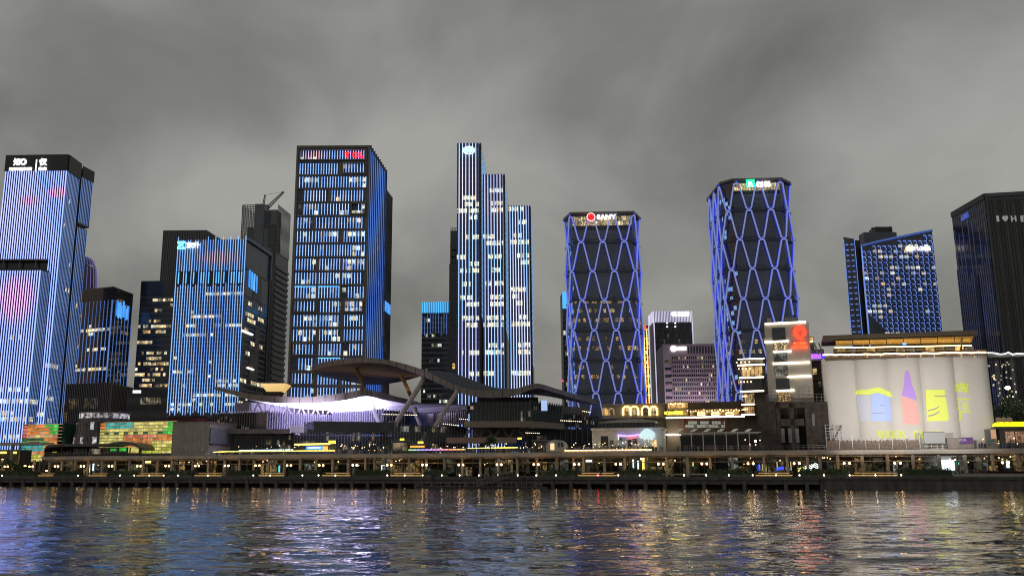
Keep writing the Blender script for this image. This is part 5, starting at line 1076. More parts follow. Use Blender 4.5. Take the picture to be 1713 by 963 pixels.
s = 19; pr_ = [(74, 750), (78, 745), (100, 742), (180, 741.5), (190, 739), (204, 738), (220, 739.5), (230, 743), (234, 748)]
b = MB(); top = [qp(qa(x, s, y), s, qz(x, y, s)) for x, y in pr_]
for i in range(len(top) - 1):
    p0, p1 = top[i], top[i + 1]; dn = Vector((0, 0, -.9)); bk = QN * 9; b.hexa([p0 + dn, p1 + dn, p1 + dn + bk, p0 + dn + bk, p0, p1, p1 + bk, p0 + bk])
b.build('roof', mat('pavilion_roof', (.10, .10, .105), .5, noise=.2), t)
pb(s + 6, s + 8, 75, 749, 232, 760, z0=TERR).build('back_wall', black_m, t)
for px in (75, 100, 121, 148, 170, 192, 214, 232): inst('post', piece_mesh('post', .3, .3, qz(px, 748, s) - TERR, black_m), t, qp(qa(px, s), s + .4, TERR), QR)
for x0, x1, y0, y1, k in ((185, 196, 750, 754, 'g'), (200, 210, 749, 754, 'g'), (215, 231, 747, 757, 'y'), (88, 94, 750, 756, 'l')): pb(s + 5.5, s + 5.9, x0, y0, x1, y1).build('window', cglass(k, .7), t)
for x0, x1 in ((103, 119), (123, 146), (150, 168), (172, 184)): pb(s + 5.5, s + 5.9, x0, 750, x1, 759).build('window', win_dim if x0 == 150 else glass, t)

# ---- exhibition centre with wave roofs
cen = at(680, 700, 330); EX = thing('exhibition_centre', 'sprawling glass exhibition centre under two sweeping wave roofs on leaning columns', 'building', (cen.x, cen.y, TERR))
roof_m = mat('roof_metal', (.21, .185, .165), .4, .15, noise=.15, nscale=.2); rooftop_m = mat('roof_top_metal', (.03, .03, .032), .8, noise=.2, nscale=.2); soffit_w = mat('white_soffit', (.82, .80, .84), .7, noise=.04, nscale=.4); soffit_d = mat('timber_soffit', (.14, .10, .085), .6, noise=.25, nscale=.5)
def spline(pts, n):
    out = []
    for i in range(len(pts) - 1):
        p0, p1, p2_, p3 = pts[max(0, i - 1)], pts[i], pts[i + 1], pts[min(len(pts) - 1, i + 2)]
        for k in range(n):
            t_ = k / n; out.append(tuple(.5 * ((2 * b_) + (-a_ + c_) * t_ + (2 * a_ - 5 * b_ + 4 * c_ - d_) * t_ ** 2 + (-a_ + 3 * b_ - 3 * c_ + d_) * t_ ** 3) for a_, b_, c_, d_ in zip(p0, p1, p2_, p3)))
    out.append(pts[-1]); return out
def wave_roof(front, back, name, soff, n=6):
    """front: (px, py_top, py_bottom, Y); back: (px, py, Y)"""
    F_ = spline(front, n); B_ = spline(back, n)
    ft = [at(a, b_, y) for a, b_, c_, y in F_]; fb = [at(a, c_, y) for a, b_, c_, y in F_]; bk = [at(*q) for q in B_]
    b = MB()
    for i in range(len(ft) - 1): b.poly([fb[i], fb[i + 1], ft[i + 1], ft[i]])
    b.poly([fb[0], ft[0], bk[0]][::-1]); b.poly([fb[-1], ft[-1], bk[-1]])
    b.build(name + '_fascia', roof_m, EX)
    for i in range(2, len(ft) - 1, 3):
        bj = MB(); d_ = (ft[i] - CAMV).normalized() * -.04; bj.tube([ft[i] + d_, fb[i] + d_], .07, 4); bj.build('panel_joint', rooftop_m, EX)
    m = 6; bt = MB(); bs = MB()
    def mid(P, Q, k, up): return P.lerp(Q, k / m) + Vector((0, 0, up * math.sin(math.pi * k / m)))
    for i in range(len(ft) - 1):
        for k in range(m):
            bt.poly([mid(ft[i], bk[i], k, .8), mid(ft[i + 1], bk[i + 1], k, .8), mid(ft[i + 1], bk[i + 1], k + 1, .8), mid(ft[i], bk[i], k + 1, .8)])
            bs.poly([mid(fb[i], bk[i] - Vector((0, 0, .5)), k, 0), mid(fb[i + 1], bk[i + 1] - Vector((0, 0, .5)), k, 0), mid(fb[i + 1], bk[i + 1] - Vector((0, 0, .5)), k + 1, 0), mid(fb[i], bk[i] - Vector((0, 0, .5)), k + 1, 0)][::-1])
    bt.build(name, rooftop_m, EX, smooth=True); bs.build(name + '_soffit', soff, EX, smooth=True)
    return fb, bk
# lower roof
fb, bk = wave_roof([(358.5, 647, 650.5, 335), (383, 651.4, 658, 330), (424, 658.8, 669, 322), (466, 662.6, 673.5, 316), (508, 663.8, 674.6, 311), (550, 660.5, 672.4, 307), (582, 655.6, 667.8, 303), (611.5, 651, 662, 300), (640, 656.5, 667.6, 318), (665, 663.2, 672.5, 336), (690, 669.2, 677.5, 352), (708, 675, 682, 366)],
          [(405, 662, 376), (420, 667, 374), (446, 674, 370), (480, 679, 368), (515, 682.5, 366), (555, 685, 364), (585, 685.5, 365), (612, 685, 367), (635, 684.5, 370), (660, 684, 374), (690, 683, 378), (711, 682, 382)], 'lower_roof', soffit_w)
# upper wave roof
wave_roof([(521, 613, 620.5, 340), (545, 604.5, 614, 335), (580, 599.5, 608, 329), (611, 598.3, 606.5, 324), (640, 600.5, 608, 320), (668, 606, 615, 316), (700, 615.5, 626, 312), (728, 627.5, 638.5, 309), (751, 639, 649, 307), (773, 647.5, 657.8, 305), (800, 652.4, 663.5, 303), (830, 653, 665, 301.5), (862, 650, 661, 300.5), (897, 641, 649.5, 300), (930, 649.5, 657, 320), (965, 659.5, 667.5, 344), (1002, 670, 677.5, 366)],
          [(538, 628, 392), (552, 630.5, 390), (575, 634.5, 388), (605, 640, 386), (634, 641, 384), (668, 636.5, 380), (700, 628, 376), (722, 620, 372), (748, 622, 366), (773, 628.5, 362), (803, 640, 358), (833, 651, 356), (866, 657, 358), (905, 659, 366), (940, 665, 374), (972, 672, 384), (1004, 676, 392)], 'upper_roof', soffit_d)
# leaning columns
gold_col = mat('warm_lit_column', (.55, .36, .16), .6); col_m = mat('pale_column', (.42, .37, .35), .6, noise=.1); colw = mat('white_column', (.75, .73, .8), .6)  # golden light on the warm columns is put into their colour
def column(p0, Y0, p1, Y1, r, m):
    b = MB(); b.tube([at(*p1, Y1), at(*p0, Y0)], [r * .95, r], 12); b.build('leaning_column', m, EX)
column((712, 629), 314, (652, 724), 300, .85, col_m); column((765, 654), 306, (727, 714), 302, .75, col_m)
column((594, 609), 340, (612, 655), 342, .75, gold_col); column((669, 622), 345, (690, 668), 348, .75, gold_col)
column((620, 672), 318, (635, 709), 318, .8, colw); column((693, 680), 330, (701, 706), 330, .7, colw); column((691, 681), 320, (703, 712), 320, .6, colw)
def exblock(roof, Y, ref, zbot_px, m, fins, nm, finm, depth=20, win=None, fin_d=.5, fw=.16):
    T = Tower(nm, '', '', roof, Y, ref, root=EX, depth=depth); T.z0 = at(roof[ref][0], zbot_px, Y).z; T.core(m, nm)
    for i, n_ in enumerate(fins):
        f = T.F(i); 
        if n_: T.strips(f, n_, T.z0, T.z1 + .6, finm, fw, fin_d, name='fin')
        if win: T.grid(f, max(2, n_), win[0], T.z0, T.z1, randlit(win[0], max(2, n_), win[1], 1, win_dim, win[2], win[3]), gw=.1, gh=.06, dark=glass)
    T.finish(150); return T
finm = mat('grey_fin', (.13, .14, .15), .4); finv = mat('pale_fin', (.26, .25, .30), .5); violet_gl = mat('violet_lit_glass', (.10, .10, .15), .2, noise=.3, nscale=.3)  # violet spill light is put into the glass colour
exblock([(357, 692), (446, 688.5)], 318, 1, 718, glass, [22], 'glass_block', finm, win=(6, .3, .05, 4))
exblock([(350, 717.5), (485, 717)], 316.5, 0, 725, mat('brown_concrete', (.19, .165, .15), .8, noise=.2), [0], 'floor_slab', finm, depth=14)
exblock([(350, 726), (492, 727)], 319, 0, 752, glass, [30], 'glass_base', finm, win=(3, .8, .06, 5))
exblock([(446, 689), (560, 697)], 316.5, 0, 717, violet_gl, [30], 'finned_block', finv)
exblock([(439, 717.2), (486, 717)], 316, 0, 724.5, soffit_w, [0], 'white_slab', finm, depth=8)
exblock([(486, 711.5), (509, 711.5)], 315.5, 0, 723, soffit_w, [0], 'white_box', finm, depth=6)
exblock([(558, 689.5), (640, 685), (706, 690)], 322, 1, 709, violet_gl, [22, 14], 'glazed_gallery', finv)
exblock([(509, 708), (640, 710), (662, 706)], 314, 1, 727, glass, [26, 5], 'glass_block', finm, win=(3, .6, .06, 8))
exblock([(492, 728), (655, 729)], 312, 0, 754, glass, [34], 'glass_base', finm, win=(3, .8, .06, 9))
exblock([(640, 697), (705, 693), (780, 688)], 326, 1, 713, glass_blue, [12, 22], 'glazed_gallery', finv, win=(2, .9, .08, 10))
exblock([(655, 712), (780, 713)], 318, 0, 752, glass, [26], 'glass_base', finm, win=(4, .6, .05, 11))
exblock([(640, 676), (780, 676)], 352, 0, 700, mat('violet_wall', (.35, .33, .42), .7), [0], 'upper_wall', finm, depth=10)
exblock([(700, 682), (781, 677)], 330, 1, 689, mat('violet_canopy', (.4, .38, .46), .7), [0], 'sloped_canopy', finm, depth=6)
exblock([(747, 731.5), (774, 731), (864, 731)], 303, 0, 741, mat('terracotta_ledge', (.34, .24, .19), .8, noise=.15), [0, 0], 'ledge', finm, depth=8)
# truss gallery under the white soffit
exblock([(418, 672.5), (566, 686)], 352, 0, 698, mat('lilac_lit_wall', (.36, .34, .40), .8), [0], 'gallery_wall', finm, depth=8)  # violet spill light is put into the wall colour
b = MB(); tm = mat('violet_lit_steel', (.14, .13, .17), .5)  # truss steel tinted with the violet light it stands in
xs = list(range(420, 566, 24))
for i, x in enumerate(xs):
    yt, yb = 672.5 + (x - 418) * .09, 690 + (x - 418) * .05; b.tube([at(x, yt, 340), at(x, yb + 4, 340)], .3, 5); b.tube([at(x + 12, yt + 1, 340), at(x + 2, yb + 4, 340)], .3, 5); b.tube([at(x + 12, yt + 1, 340), at(x + 22, yb + 5, 340)], .3, 5)
b.build('gallery_truss', tm, EX)
exblock([(568, 681), (612, 681.5)], 350, 0, 690, soffit_w, [0], 'plant_box', finm, depth=6)
for x in (650, 668): b = MB(); b.tube([at(x - 3, 690, 345), at(x, 681.5, 345), at(x + 3, 690, 345)], .3, 5); b.build('gallery_strut', colw, EX)
# terraced glass block at the right
exblock([(786, 672), (886, 671.5), (938, 679)], 305, 1, 690, glass_grey, [16, 14], 'glass_block', finm, win=(3, .4, .03, 12))
exblock([(786, 687.5), (888, 687), (942, 694)], 303.5, 1, 706, glass, [24, 22], 'glass_block', finm, win=(2, .7, .05, 13))
exblock([(776, 704), (889, 703.7), (943, 708)], 300, 1, 714, mat('bronze_slab', (.27, .225, .18), .7, noise=.12), [0, 0], 'floor_slab', finm)
exblock([(790, 714), (880, 714)], 312, 1, 733, mat('brown_wall', (.12, .09, .08), .8), [0], 'recessed_wall', finm, depth=8)
for x in (781, 806, 831, 856): b = MB(); b.tube([at(x - 4, 732, 303), at(x + 8, 714, 303), at(x + 20, 732, 303)], .45, 5); b.build('v_column', darkwall, EX)
exblock([(930, 678), (985, 682)], 335, 0, 694, mat('brown_concrete', (.19, .165, .15), .8), [0], 'side_wall', finm, depth=8)
exblock([(930, 690), (1000, 697)], 330, 0, 712, glass, [20], 'glass_block', finm, win=(3, .6, .06, 14))
exblock([(880, 716), (1000, 718)], 312, 0, 752, glass_grey, [14], 'dark_base', finm, win=(3, .4, .02, 15))
exblock([(800, 664), (900, 664)], 330, 0, 673, mat('dim_wall', (.06, .055, .05), .7), [0], 'clerestory', finm, depth=10)
b = MB(); c0 = at(910, 684, 302); b.box(c0.x - 1.0, c0.x + 1.0, c0.y - 1.4, c0.y - 1.2, c0.z - .6, c0.z + 2.8); b.build('lit_screen', mat('bluish_screen', (.3, .4, .6), em=(.4, .55, .9), es=.9), EX)
for (x0, x1, y0, y1, Y) in ((938, 975, 703.5, 705.5, 298), (640, 700, 693, 694.5, 310), (742, 768, 709, 712, 300), (880, 905, 724, 725, 308), (769, 785, 701, 702, 300), (975, 990, 688, 690, 315)):
    n_ = int((x1 - x0) / 3)
    for k in range(n_):
        q = at(x0 + (x1 - x0) * k / n_, y0 + (y1 - y0) * k / n_, Y); inst('lamp_dot', piece_mesh('lamp_dot', .28, .2, .22, mat('string_light', (1, .9, .7), em=(1, .85, .6), es=2.5)), EX, q)
# golden bowl on the lower roof
gl = mat('gold_lit_glass', (.7, .55, .25), .4, em=(1, .66, .22), es=.75); c0 = at(461.5, 642, 325); k_ = 325 / FX * 1.02
b = MB(); tp = [(-21.5, 0), (21.5, 0)]
def lp(dx, dy, dd): return c0 + Vector((dx * k_, dd, -dy * k_))
ring = lambda w_, dy, dd: [lp(-w_, dy, -dd), lp(w_, dy, -dd), lp(w_, dy, dd), lp(-w_, dy, dd)]
r1, r2, r3 = ring(21.5, 1, 4.5), ring(12, 13.5, 2.6), ring(9, 20, 2)
for a_, c_ in ((r2, r1), (r3, r2)):
    for j in range(4): b.poly([a_[j], a_[(j + 1) % 4], c_[(j + 1) % 4], c_[j]], 0 if a_ is r2 else 1)
b.build('golden_bowl', [gl, soffit_d], EX); b = MB(); b.hexa([*ring(22, 1, 5), *ring(21, -.6, 4)]); b.build('bowl_lid', roof_m, EX)
# floodlights: under the lower roof, under the wave roof
def area(name, P, sx, sy, e, col, rx=180, rz=0):
    ld = bpy.data.lights.new(name, 'AREA'); ld.shape = 'RECTANGLE'; ld.size = sx; ld.size_y = sy; ld.energy = e; ld.color = col; o = bpy.data.objects.new(name, ld); COL.objects.link(o); o.location = P; o.rotation_euler = (R(rx), 0, R(rz)); return o
p = at(585, 690.5, 332); area('soffit_floodlight', (p.x - 5, p.y, 25.6), 30, 56, 82000, (.72, .66, 1.0)); area('soffit_floodlight', (p.x - 26, p.y + 12, 25.3), 9, 40, 7000, (.72, .66, 1.0))
p = at(640, 655, 350); area('soffit_floodlight', p, 50, 12, 800, (1, .66, .36))

# ---- white dome cabin, beige ledge plants
t = qthing('dome_cabin', 'small white rounded cabin with lit doorway on the terrace right of the wave roof', 'cabin', 929, 14, TERR)
s = 14; a_, c_ = qa(914, s), qa(945, s); zt_ = qz(930, 735, s); b = MB(); prof = [(0, RZ), (0, zt_ - 1.6), (.5, zt_ - .7), (1.4, zt_ - .15), (2.4, zt_), ((c_ - a_) - 2.4, zt_), ((c_ - a_) - 1.4, zt_ - .15), ((c_ - a_) - .5, zt_ - .7), (c_ - a_, zt_ - 1.6), (c_ - a_, RZ)]
f_ = [qp(a_ + x, s, z) for x, z in prof]; k_ = [p_ + QN * 5 for p_ in f_]; b.poly(f_[::-1]); 
for i in range(len(f_) - 1): b.poly([f_[i], f_[i + 1], k_[i + 1], k_[i]][::-1])
b.poly(k_); b.build('shell', mat('cabin_shell', (.5, .48, .44), .6, noise=.1), t)
pb(s - .12, s - .02, 920.5, 741, 927, 752).build('doorway', mat('cabin_door_light', (1, .8, .5), em=(1, .68, .36), es=1.0), t); pb(s - .12, s - .02, 933, 739.5, 936, 747).build('window', glass, t); pb(s - .12, s - .02, 938, 739, 942, 747).build('window', glass, t)

# ---- white house with neon and the cloud lamp
t = qthing('white_house', 'low white flat roofed house with a dark doorway left of the glowing cloud', 'house', 1045, 21, TERR)
s = 21
pb(s, s + 9, 990, 718.5, 1107, 756, z0=TERR).build('wall', white_m, t); pb(s - .4, s + 9.4, 989, 715, 1108, 719).build('parapet', white_m, t)
pb(s - .1, s + .0, 1005, 729, 1017, 745).build('door', black_m, t)
for x0, x1, y0, y1, m in ((1035, 1046, 731, 746, win_dim), (1050, 1056, 735, 748, glass), (1058, 1066, 733, 742, win_dim), (1090, 1098, 735, 749, win_warm), (1020, 1026, 736, 744, win_dim)): pb(s - .12, s + 0, x0, y0, x1, y1).build('window', m, t)
b = MB(); b.tube([qp(qa(x, s - .6), s - .6, qz(x, y, s - .6)) for x, y in ((1035, 727), (1038, 727.5), (1052, 729), (1060, 728), (1076, 726))], .22, 5); b.build('neon_tube', mat('violet_neon', (.5, .3, 1), em=(.45, .3, 1.0), es=2.0), t)
b = MB(); b.tube([qp(qa(x, s - .65), s - .65, qz(x, y, s - .65)) for x, y in ((1053, 731), (1066, 730.5))], .2, 5); b.build('neon_tube', mat('red_neon', (1, .1, .1), em=(1, .1, .1), es=2.0), t)
for x in (1034.5, 1078, 1090.5): pb(s - .7, s - .55, x - .5, 728, x + .5, 735).build('neon_upright', neon_w, t)
b = MB(); rnd = random.Random(2); c0 = qp(qa(1085, 19), 19, qz(1085, 726, 19))
o = thing('cloud_lamp', 'glowing pale blue cloud shaped lamp on the terrace beside the white house', 'lamp', c0)
for (dx, dz, r_) in ((-9, -2.5, .75), (-5.5, .2, 1.0), (-1, 2.4, 1.2), (4, 2.0, 1.05), (8, -.5, .95), (10, -3, .6), (2, -2, 1.1), (-4, -2.5, .9), (6, -2.8, .9)):
    q = c0 + QU * dx * .162 + Vector((0, 0, dz * .162)); b.lathe([(r_ * math.sin(math.pi * k / 8) + .001, -r_ * math.cos(math.pi * k / 8)) for k in range(9)], q, 14)
b.build('shade', mat('cloud_light', (.8, .95, 1), em=(.62, .92, 1.0), es=.75, noise=.1), o, smooth=True); b = MB(); b.tube([c0 - Vector((0, 0, 3.2)), c0], .12, 5); b.build('stand', white_m, o)

# ---- building with lit arches
t = qthing('arched_bar', 'beige bar building with three pairs of glowing arched windows', 'building', 1055, 40, TERR)
s = 40
pb(s, s + 10, 1008, 676.5, 1112, 740, z0=TERR).build('wall', stone, t); pb(s - .5, s + 10.4, 1006, 674.8, 1113, 677).build('cornice', stone, t)
pb(s - 3, s - .2, 992, 699, 1108, 703).build('canopy', mat('dark_canopy', (.05, .05, .05), .6), t)
def arch(cx_, w_, ytop, ybot, lit, s):
    a0 = qa(cx_ - w_ / 2, s); a1 = qa(cx_ + w_ / 2, s); z0 = qz(cx_, ybot, s); zt_ = qz(cx_, ytop, s); r_ = (a1 - a0) / 2; zc_ = zt_ - r_; m_ = (a0 + a1) / 2
    out = [(a0, z0), (a0, zc_)] + [(m_ - r_ * math.cos(math.pi * k / 10), zc_ + r_ * math.sin(math.pi * k / 10)) for k in range(1, 10)] + [(a1, zc_), (a1, z0)]
    b = MB(); f_ = [qp(a, s - .1, z) for a, z in out]; b.poly(f_[::-1]); b.build('arched_window', win_warm, t)
    b = MB(); b.tube([qp(a, s - .2, z) for a, z in out], .2 if lit else .12, 5); b.build('arch_light', mat('cream_arch_light', (1, .9, .6), em=(1, .58, .13), es=6) if lit else mat('arch_trim', (.5, .4, .2), em=(1, .6, .2), es=.4), t)
    for k in (-.33, .33): b = MB(); b.box(m_ + k * r_ - .06, m_ + k * r_ + .06, -.16, -.11, z0, zc_ + r_ * .8, 0, qfr(s)); b.build('mullion', darkwall, t)
for cx_, w_, lit in ((1015.5, 9, 0), (1026, 8.5, 0), (1052, 13, 1), (1065, 13, 1), (1084, 12, 1), (1097.5, 12, 1)): arch(cx_, w_, 679.5 if lit else 682.5, 694, lit, s)
t = qthing('shallow_vault', 'wide pale shallow vaulted canopy over a dark glazed front below the arched bar', 'canopy', 1047, 30, TERR)
s = 30; top = [(1001, 706), (1020, 703.5), (1047, 700.5), (1075, 700.5), (1096, 703)]
b = MB(); tt = [qp(qa(x, s, y), s, qz(x, y, s)) for x, y in top]; zl = qz(1050, 706.5, s)
for i in range(4): p0, p1 = tt[i], tt[i + 1]; bk_ = QN * 7; lo0, lo1 = Vector((p0.x, p0.y, zl)), Vector((p1.x, p1.y, zl)); b.hexa([lo0, lo1, lo1 + bk_, lo0 + bk_, p0, p1, p1 + bk_, p0 + bk_])
b.build('vault', stone, t); pb(s + 1, s + 6, 1003, 706.8, 1095, 728, z0=TERR).build('dark_front', glass, t)
for k in range(8): inst('post', piece_mesh('post', .2, .2, zl - TERR, darkwall), t, qp(qa(1004 + 12.8 * k, s + .4), s + .4, TERR), QR)

# ---- yellow lettered terrace bars
t = qthing('riverside_restaurant', 'restaurant terrace with yellow characters, warm lamps and a long white light line below', 'restaurant', 1190, 32, TERR)
s = 32
pb(s + 4, s + 12, 1113, 672, 1264, 740, z0=TERR).build('wall', mat('restaurant_wall', (.13, .10, .075), .8), t)
pb(s - .5, s + 6, 1112, 694.8, 1264, 697.2).build('terrace_slab', concrete, t); pb(s - .7, s - .52, 1114, 696, 1262, 698.2).build('light_bar', line_white, t)
pb(s + .5, s + 4, 1116, 671, 1152, 672.2).build('roof', stone, t); pb(s + 3.6, s + 3.9, 1117, 673, 1150, 682).build('window', win_warm, t); pb(s + 3.6, s + 3.9, 1117, 685, 1150, 694).build('window', win_warm, t)
pb(s + 3.5, s + 3.59, 1116, 682.6, 1152, 684.6).build('fascia', stone, t)
for k in range(6): inst('bulb', piece_mesh('bulb', .3, .3, .3, bulb_m), t, qp(qa(1127 + k * 4, s + 3), s + 3, qz(1130, 675.5 + (k % 2), s + 3)), QR)
f0, f1 = qp(qa(1116, s), s), qp(qa(1152, s), s)
me = text_mesh('珠江琶醍', 2, sign_yellow, bold=.06); o = inst('sign', me, t, qp(qa(1131.5, s - .3), s - .3, qz(1131, 690.5, s)), QR); wpx = qa(1147, s) - qa(1116, s); o.scale = (wpx / me['w'], 1, (5.6 / FX * 270) / me['h'])
pb(s + 1, s + 4, 1153, 683.5, 1262, 685).build('awning', mat('awning_cloth', (.35, .28, .16), .8), t)
pb(s + 3.6, s + 3.9, 1154, 686, 1236, 694).build('window', win_warm, t)
for k in range(22): inst('bulb', piece_mesh('bulb', .26, .26, .26, bulb_m), t, qp(qa(1155 + k * 4.6, s + 1), s + 1 + (k % 3), qz(1180, 685.8 + (k % 2) * 1.4, s)), QR)
for x in (1178, 1202, 1226):
    b = MB(); a0, a1 = qa(x - 6, s), qa(x + 6, s); z0, z1 = qz(x, 693.5, s), qz(x, 689.5, s)
    b.tube([qp(a0, s, z0), qp(a0, s, z1), qp(a1, s, z1), qp(a1, s, z0), qp(a0, s, z0)], .14, 4); b.build('light_frame', line_warm, t)
pb(s + 3.5, s + 3.95, 1140, 700, 1215, 702).build('red_beam', mat('red_beam', (.3, .07, .05), .7), t); pb(s + 3, s + 3.5, 1141, 700, 1144, 718).build('red_post', MATS['red_beam'], t); pb(s + 3, s + 3.5, 1212, 700, 1215, 718).build('red_post', MATS['red_beam'], t)
for i in range(14):
    for j in range(2): x = 1146 + i * 5; pb(s + 3.7, s + 3.95, x, 704 + j * 6, x + 4.3, 709 + j * 6).build('window', mat('milky_pane', (.4, .4, .36), .4, em=(.75, .75, .65), es=.22) if (i + j) % 4 else win_dim, t)
pb(s - .3, s + 3.9, 1114, 725, 1136, 727).build('light_bar', line_white, t); pb(s + 3.6, s + 3.9, 1250, 704, 1262, 714).build('window', win_white, t)
t = qthing('white_frame_canopy', 'open white steel frame canopy with tilted panels over dark tables', 'canopy', 1200, 18, TERR)
s = 18
for k in range(7):
    x = 1140 + k * 19.5; inst('post', piece_mesh('post', .2, .2, qz(x, 721, s) - RZ, white_m), t, qp(qa(x, s), s, RZ), QR)
for y_, d_ in ((722.5, 0), (724.2, 4)): pb(s + d_, s + d_ + .25, 1130, y_, 1273, y_ + 1.1).build('beam', white_m, t)
for k in range(6):
    x = 1134 + k * 23; p0 = qp(qa(x, s), s, qz(x, 722, s)); p1 = qp(qa(x + 7, s + 4), s + 4, qz(x + 7, 717.5, s + 4)); b = MB(); w_ = QU * 1.0; th = Vector((0, 0, .15)); b.hexa([p0, p0 + w_, p1 + w_, p1, p0 + th, p0 + w_ + th, p1 + w_ + th, p1 + th]); b.build('tilted_panel', white_m, t)
b = MB(); b.box(qa(1140, s + 6), qa(1270, s + 6), 0, .3, RZ, qz(1200, 728, s + 6), 0, qfr(s + 6)); b.build('dark_screen', mat('charcoal_screen', (.035, .035, .035), .7), t)
pb(s - .3, s - .1, 1262, 736, 1265, 739).build('work_lamp', mat('work_lamp_light', (1, 1, .95), em=(1, .95, .85), es=14), t)
for x0, x1 in ((1180, 1200), (1215, 1226), (1240, 1256), (1146, 1160)): pb(s + 1, s + 3, x0, 744, x1, 752, z0=RZ).build('counter', mat('brown_counter', (.16, .10, .08), .7), t)

# ---- party pier tower
t = qthing('party_tower', 'beige concrete tower block with white light bars and a red pin logo', 'building', 1318, 24, TERR)
s = 24; bw = mat('beige_tower_wall', (.40, .36, .31), .85, noise=.12, nscale=.35, bump=.2)
pb(s, s + 12, 1278, 540, 1352.5, 690, z0=TERR).build('wall', bw, t)
ax = lambda x, y: qa(x, s, y)
for (x0, x1, y) in ((1279.5, 1348, 540), (1279, 1319, 571.3), (1294, 1323.5, 588), (1293, 1354.5, 607), (1317, 1357, 629.5), (1299, 1328.5, 653)):
    a0, a1 = ax(x0, y), ax(x1, y); z_ = qz((x0 + x1) / 2, y + 1.2, s); b = MB(); b.box(a0, a1, -.35, -.01, z_, z_ + .42, 0, qfr(s)); b.build('light_bar', line_white, t)
for (x0, x1, y0, y1, m) in ((1291.5, 1313, 548, 569, glass), (1294, 1316, 573, 586, win_speck), (1294.5, 1316, 589.5, 605, win_dim), (1296, 1317, 611, 629, win_dim), (1298, 1320, 632.5, 652, glass), (1301, 1322, 656, 671, win_speck)):
    o = pb(s - .12, s - .005, x0, y0, x1, y1).build('window', m, t)
    nmu = 4
    for k in range(nmu + 1): xx = x0 + (x1 - x0) * k / nmu; o2 = pb(s - .2, s - .13, xx - .25, y0, xx + .25, y1).build('mullion', black_m, o); WL[o2.name] = wl(t)
pb(s + 2, s + 10, 1283, 532, 1290, 541).build('chimney', concrete, t); pb(s + 2, s + 8, 1313, 530, 1335, 540.5).build('plant_room', darkwall, t); pb(s + 2.5, s + 4, 1326, 526.5, 1332, 530.5).build('vent', black_m, t)
# pin logo
cx_, cy_ = 1337.5, 555; a0 = ax(cx_, cy_); z0 = qz(cx_, cy_, s); r_ = 10.2 / FX * (QO.y + s) * .93
out = [(a0 + r_ * math.cos(q), z0 + r_ * math.sin(q)) for q in [R(-38) + R(256) * k / 22 for k in range(23)]] + [(a0 + r_ * .12, z0 - r_ * 1.55), (a0 + r_ * .42, z0 - r_ * 1.6), (a0 + r_ * .45, z0 - r_ * .8)]
inn = [(a0 + r_ * .42 * math.cos(q), z0 + r_ * .42 * math.sin(q)) for q in [R(-38) + R(256) * k / 22 for k in range(23)]] + [(a0 + r_ * .1, z0 - r_ * .6), (a0 + r_ * .15, z0 - r_ * .62), (a0 + r_ * .25, z0 - r_ * .45)]
b = MB()
for i in range(len(out)):
    j = (i + 1) % len(out); P = [qp(out[i][0], s - .5, out[i][1]), qp(out[j][0], s - .5, out[j][1]), qp(inn[j][0], s - .5, inn[j][1]), qp(inn[i][0], s - .5, inn[i][1])]; b.poly(P); b.poly([P[0] + QN * .4, P[1] + QN * .4, P[1], P[0]])
b.build('pin_logo', mat('red_pin_light', (.7, .08, .03), em=(1, .03, .01), es=3.2), t)
for txt, y_, wpx, hpx in (('珠江琶醍', 574.5, 20, 4.4), ('PARTYPIER', 580.5, 25, 4.6)):
    me = text_mesh(txt, 2, sign_orange, bold=.03); o = inst('sign', me, t, qp(ax(1337.5, y_), s - .3, qz(1337.5, y_, s)), QR); o.scale = (wpx / FX * 255 / me['w'], 1, hpx / FX * 255 / me['h'])
# rear wing with lit slots
pb(s + 6, s + 14, 1352.8, 563, 1361, 590).build('rear_wing', concrete, t); pb(s + 5.8, s + 5.98, 1353.5, 570, 1360, 571.5).build('light_bar', line_warm, t); pb(s + 5.8, s + 5.98, 1354, 564, 1360, 569).build('window', win_warm, t)
pb(s + 4, s + 12, 1353, 584, 1378, 591).build('link_wall', concrete, t); pb(s + 3.6, s + 3.9, 1356.5, 591.5, 1373, 599.5).build('violet_screen', mat('violet_screen_light', (.5, .2, 1), em=(.42, .12, 1.0), es=1.4), t); pb(s + 3.4, s + 3.58, 1374, 591.5, 1384, 599.5).build('blue_screen', mat('blue_screen_light', (.1, .1, 1), em=(.03, .03, 1.0), es=1.6), t)
pb(s + 4, s + 12, 1356, 600, 1376, 603).build('link_floor', stone, t); pb(s + 5, s + 12, 1357, 603.5, 1376, 690, z0=TERR).build('link_core', mat('brown_wall2', (.09, .08, .07), .8), t)
pb(s + 4.7, s + 4.95, 1359, 616, 1366, 626).build('window', win_warm, t); pb(s + 4.7, s + 4.95, 1369, 638, 1373, 647).build('window', win_dim, t); pb(s + 4.7, s + 4.95, 1359, 632, 1374, 633.5).build('ledge', concrete, t)

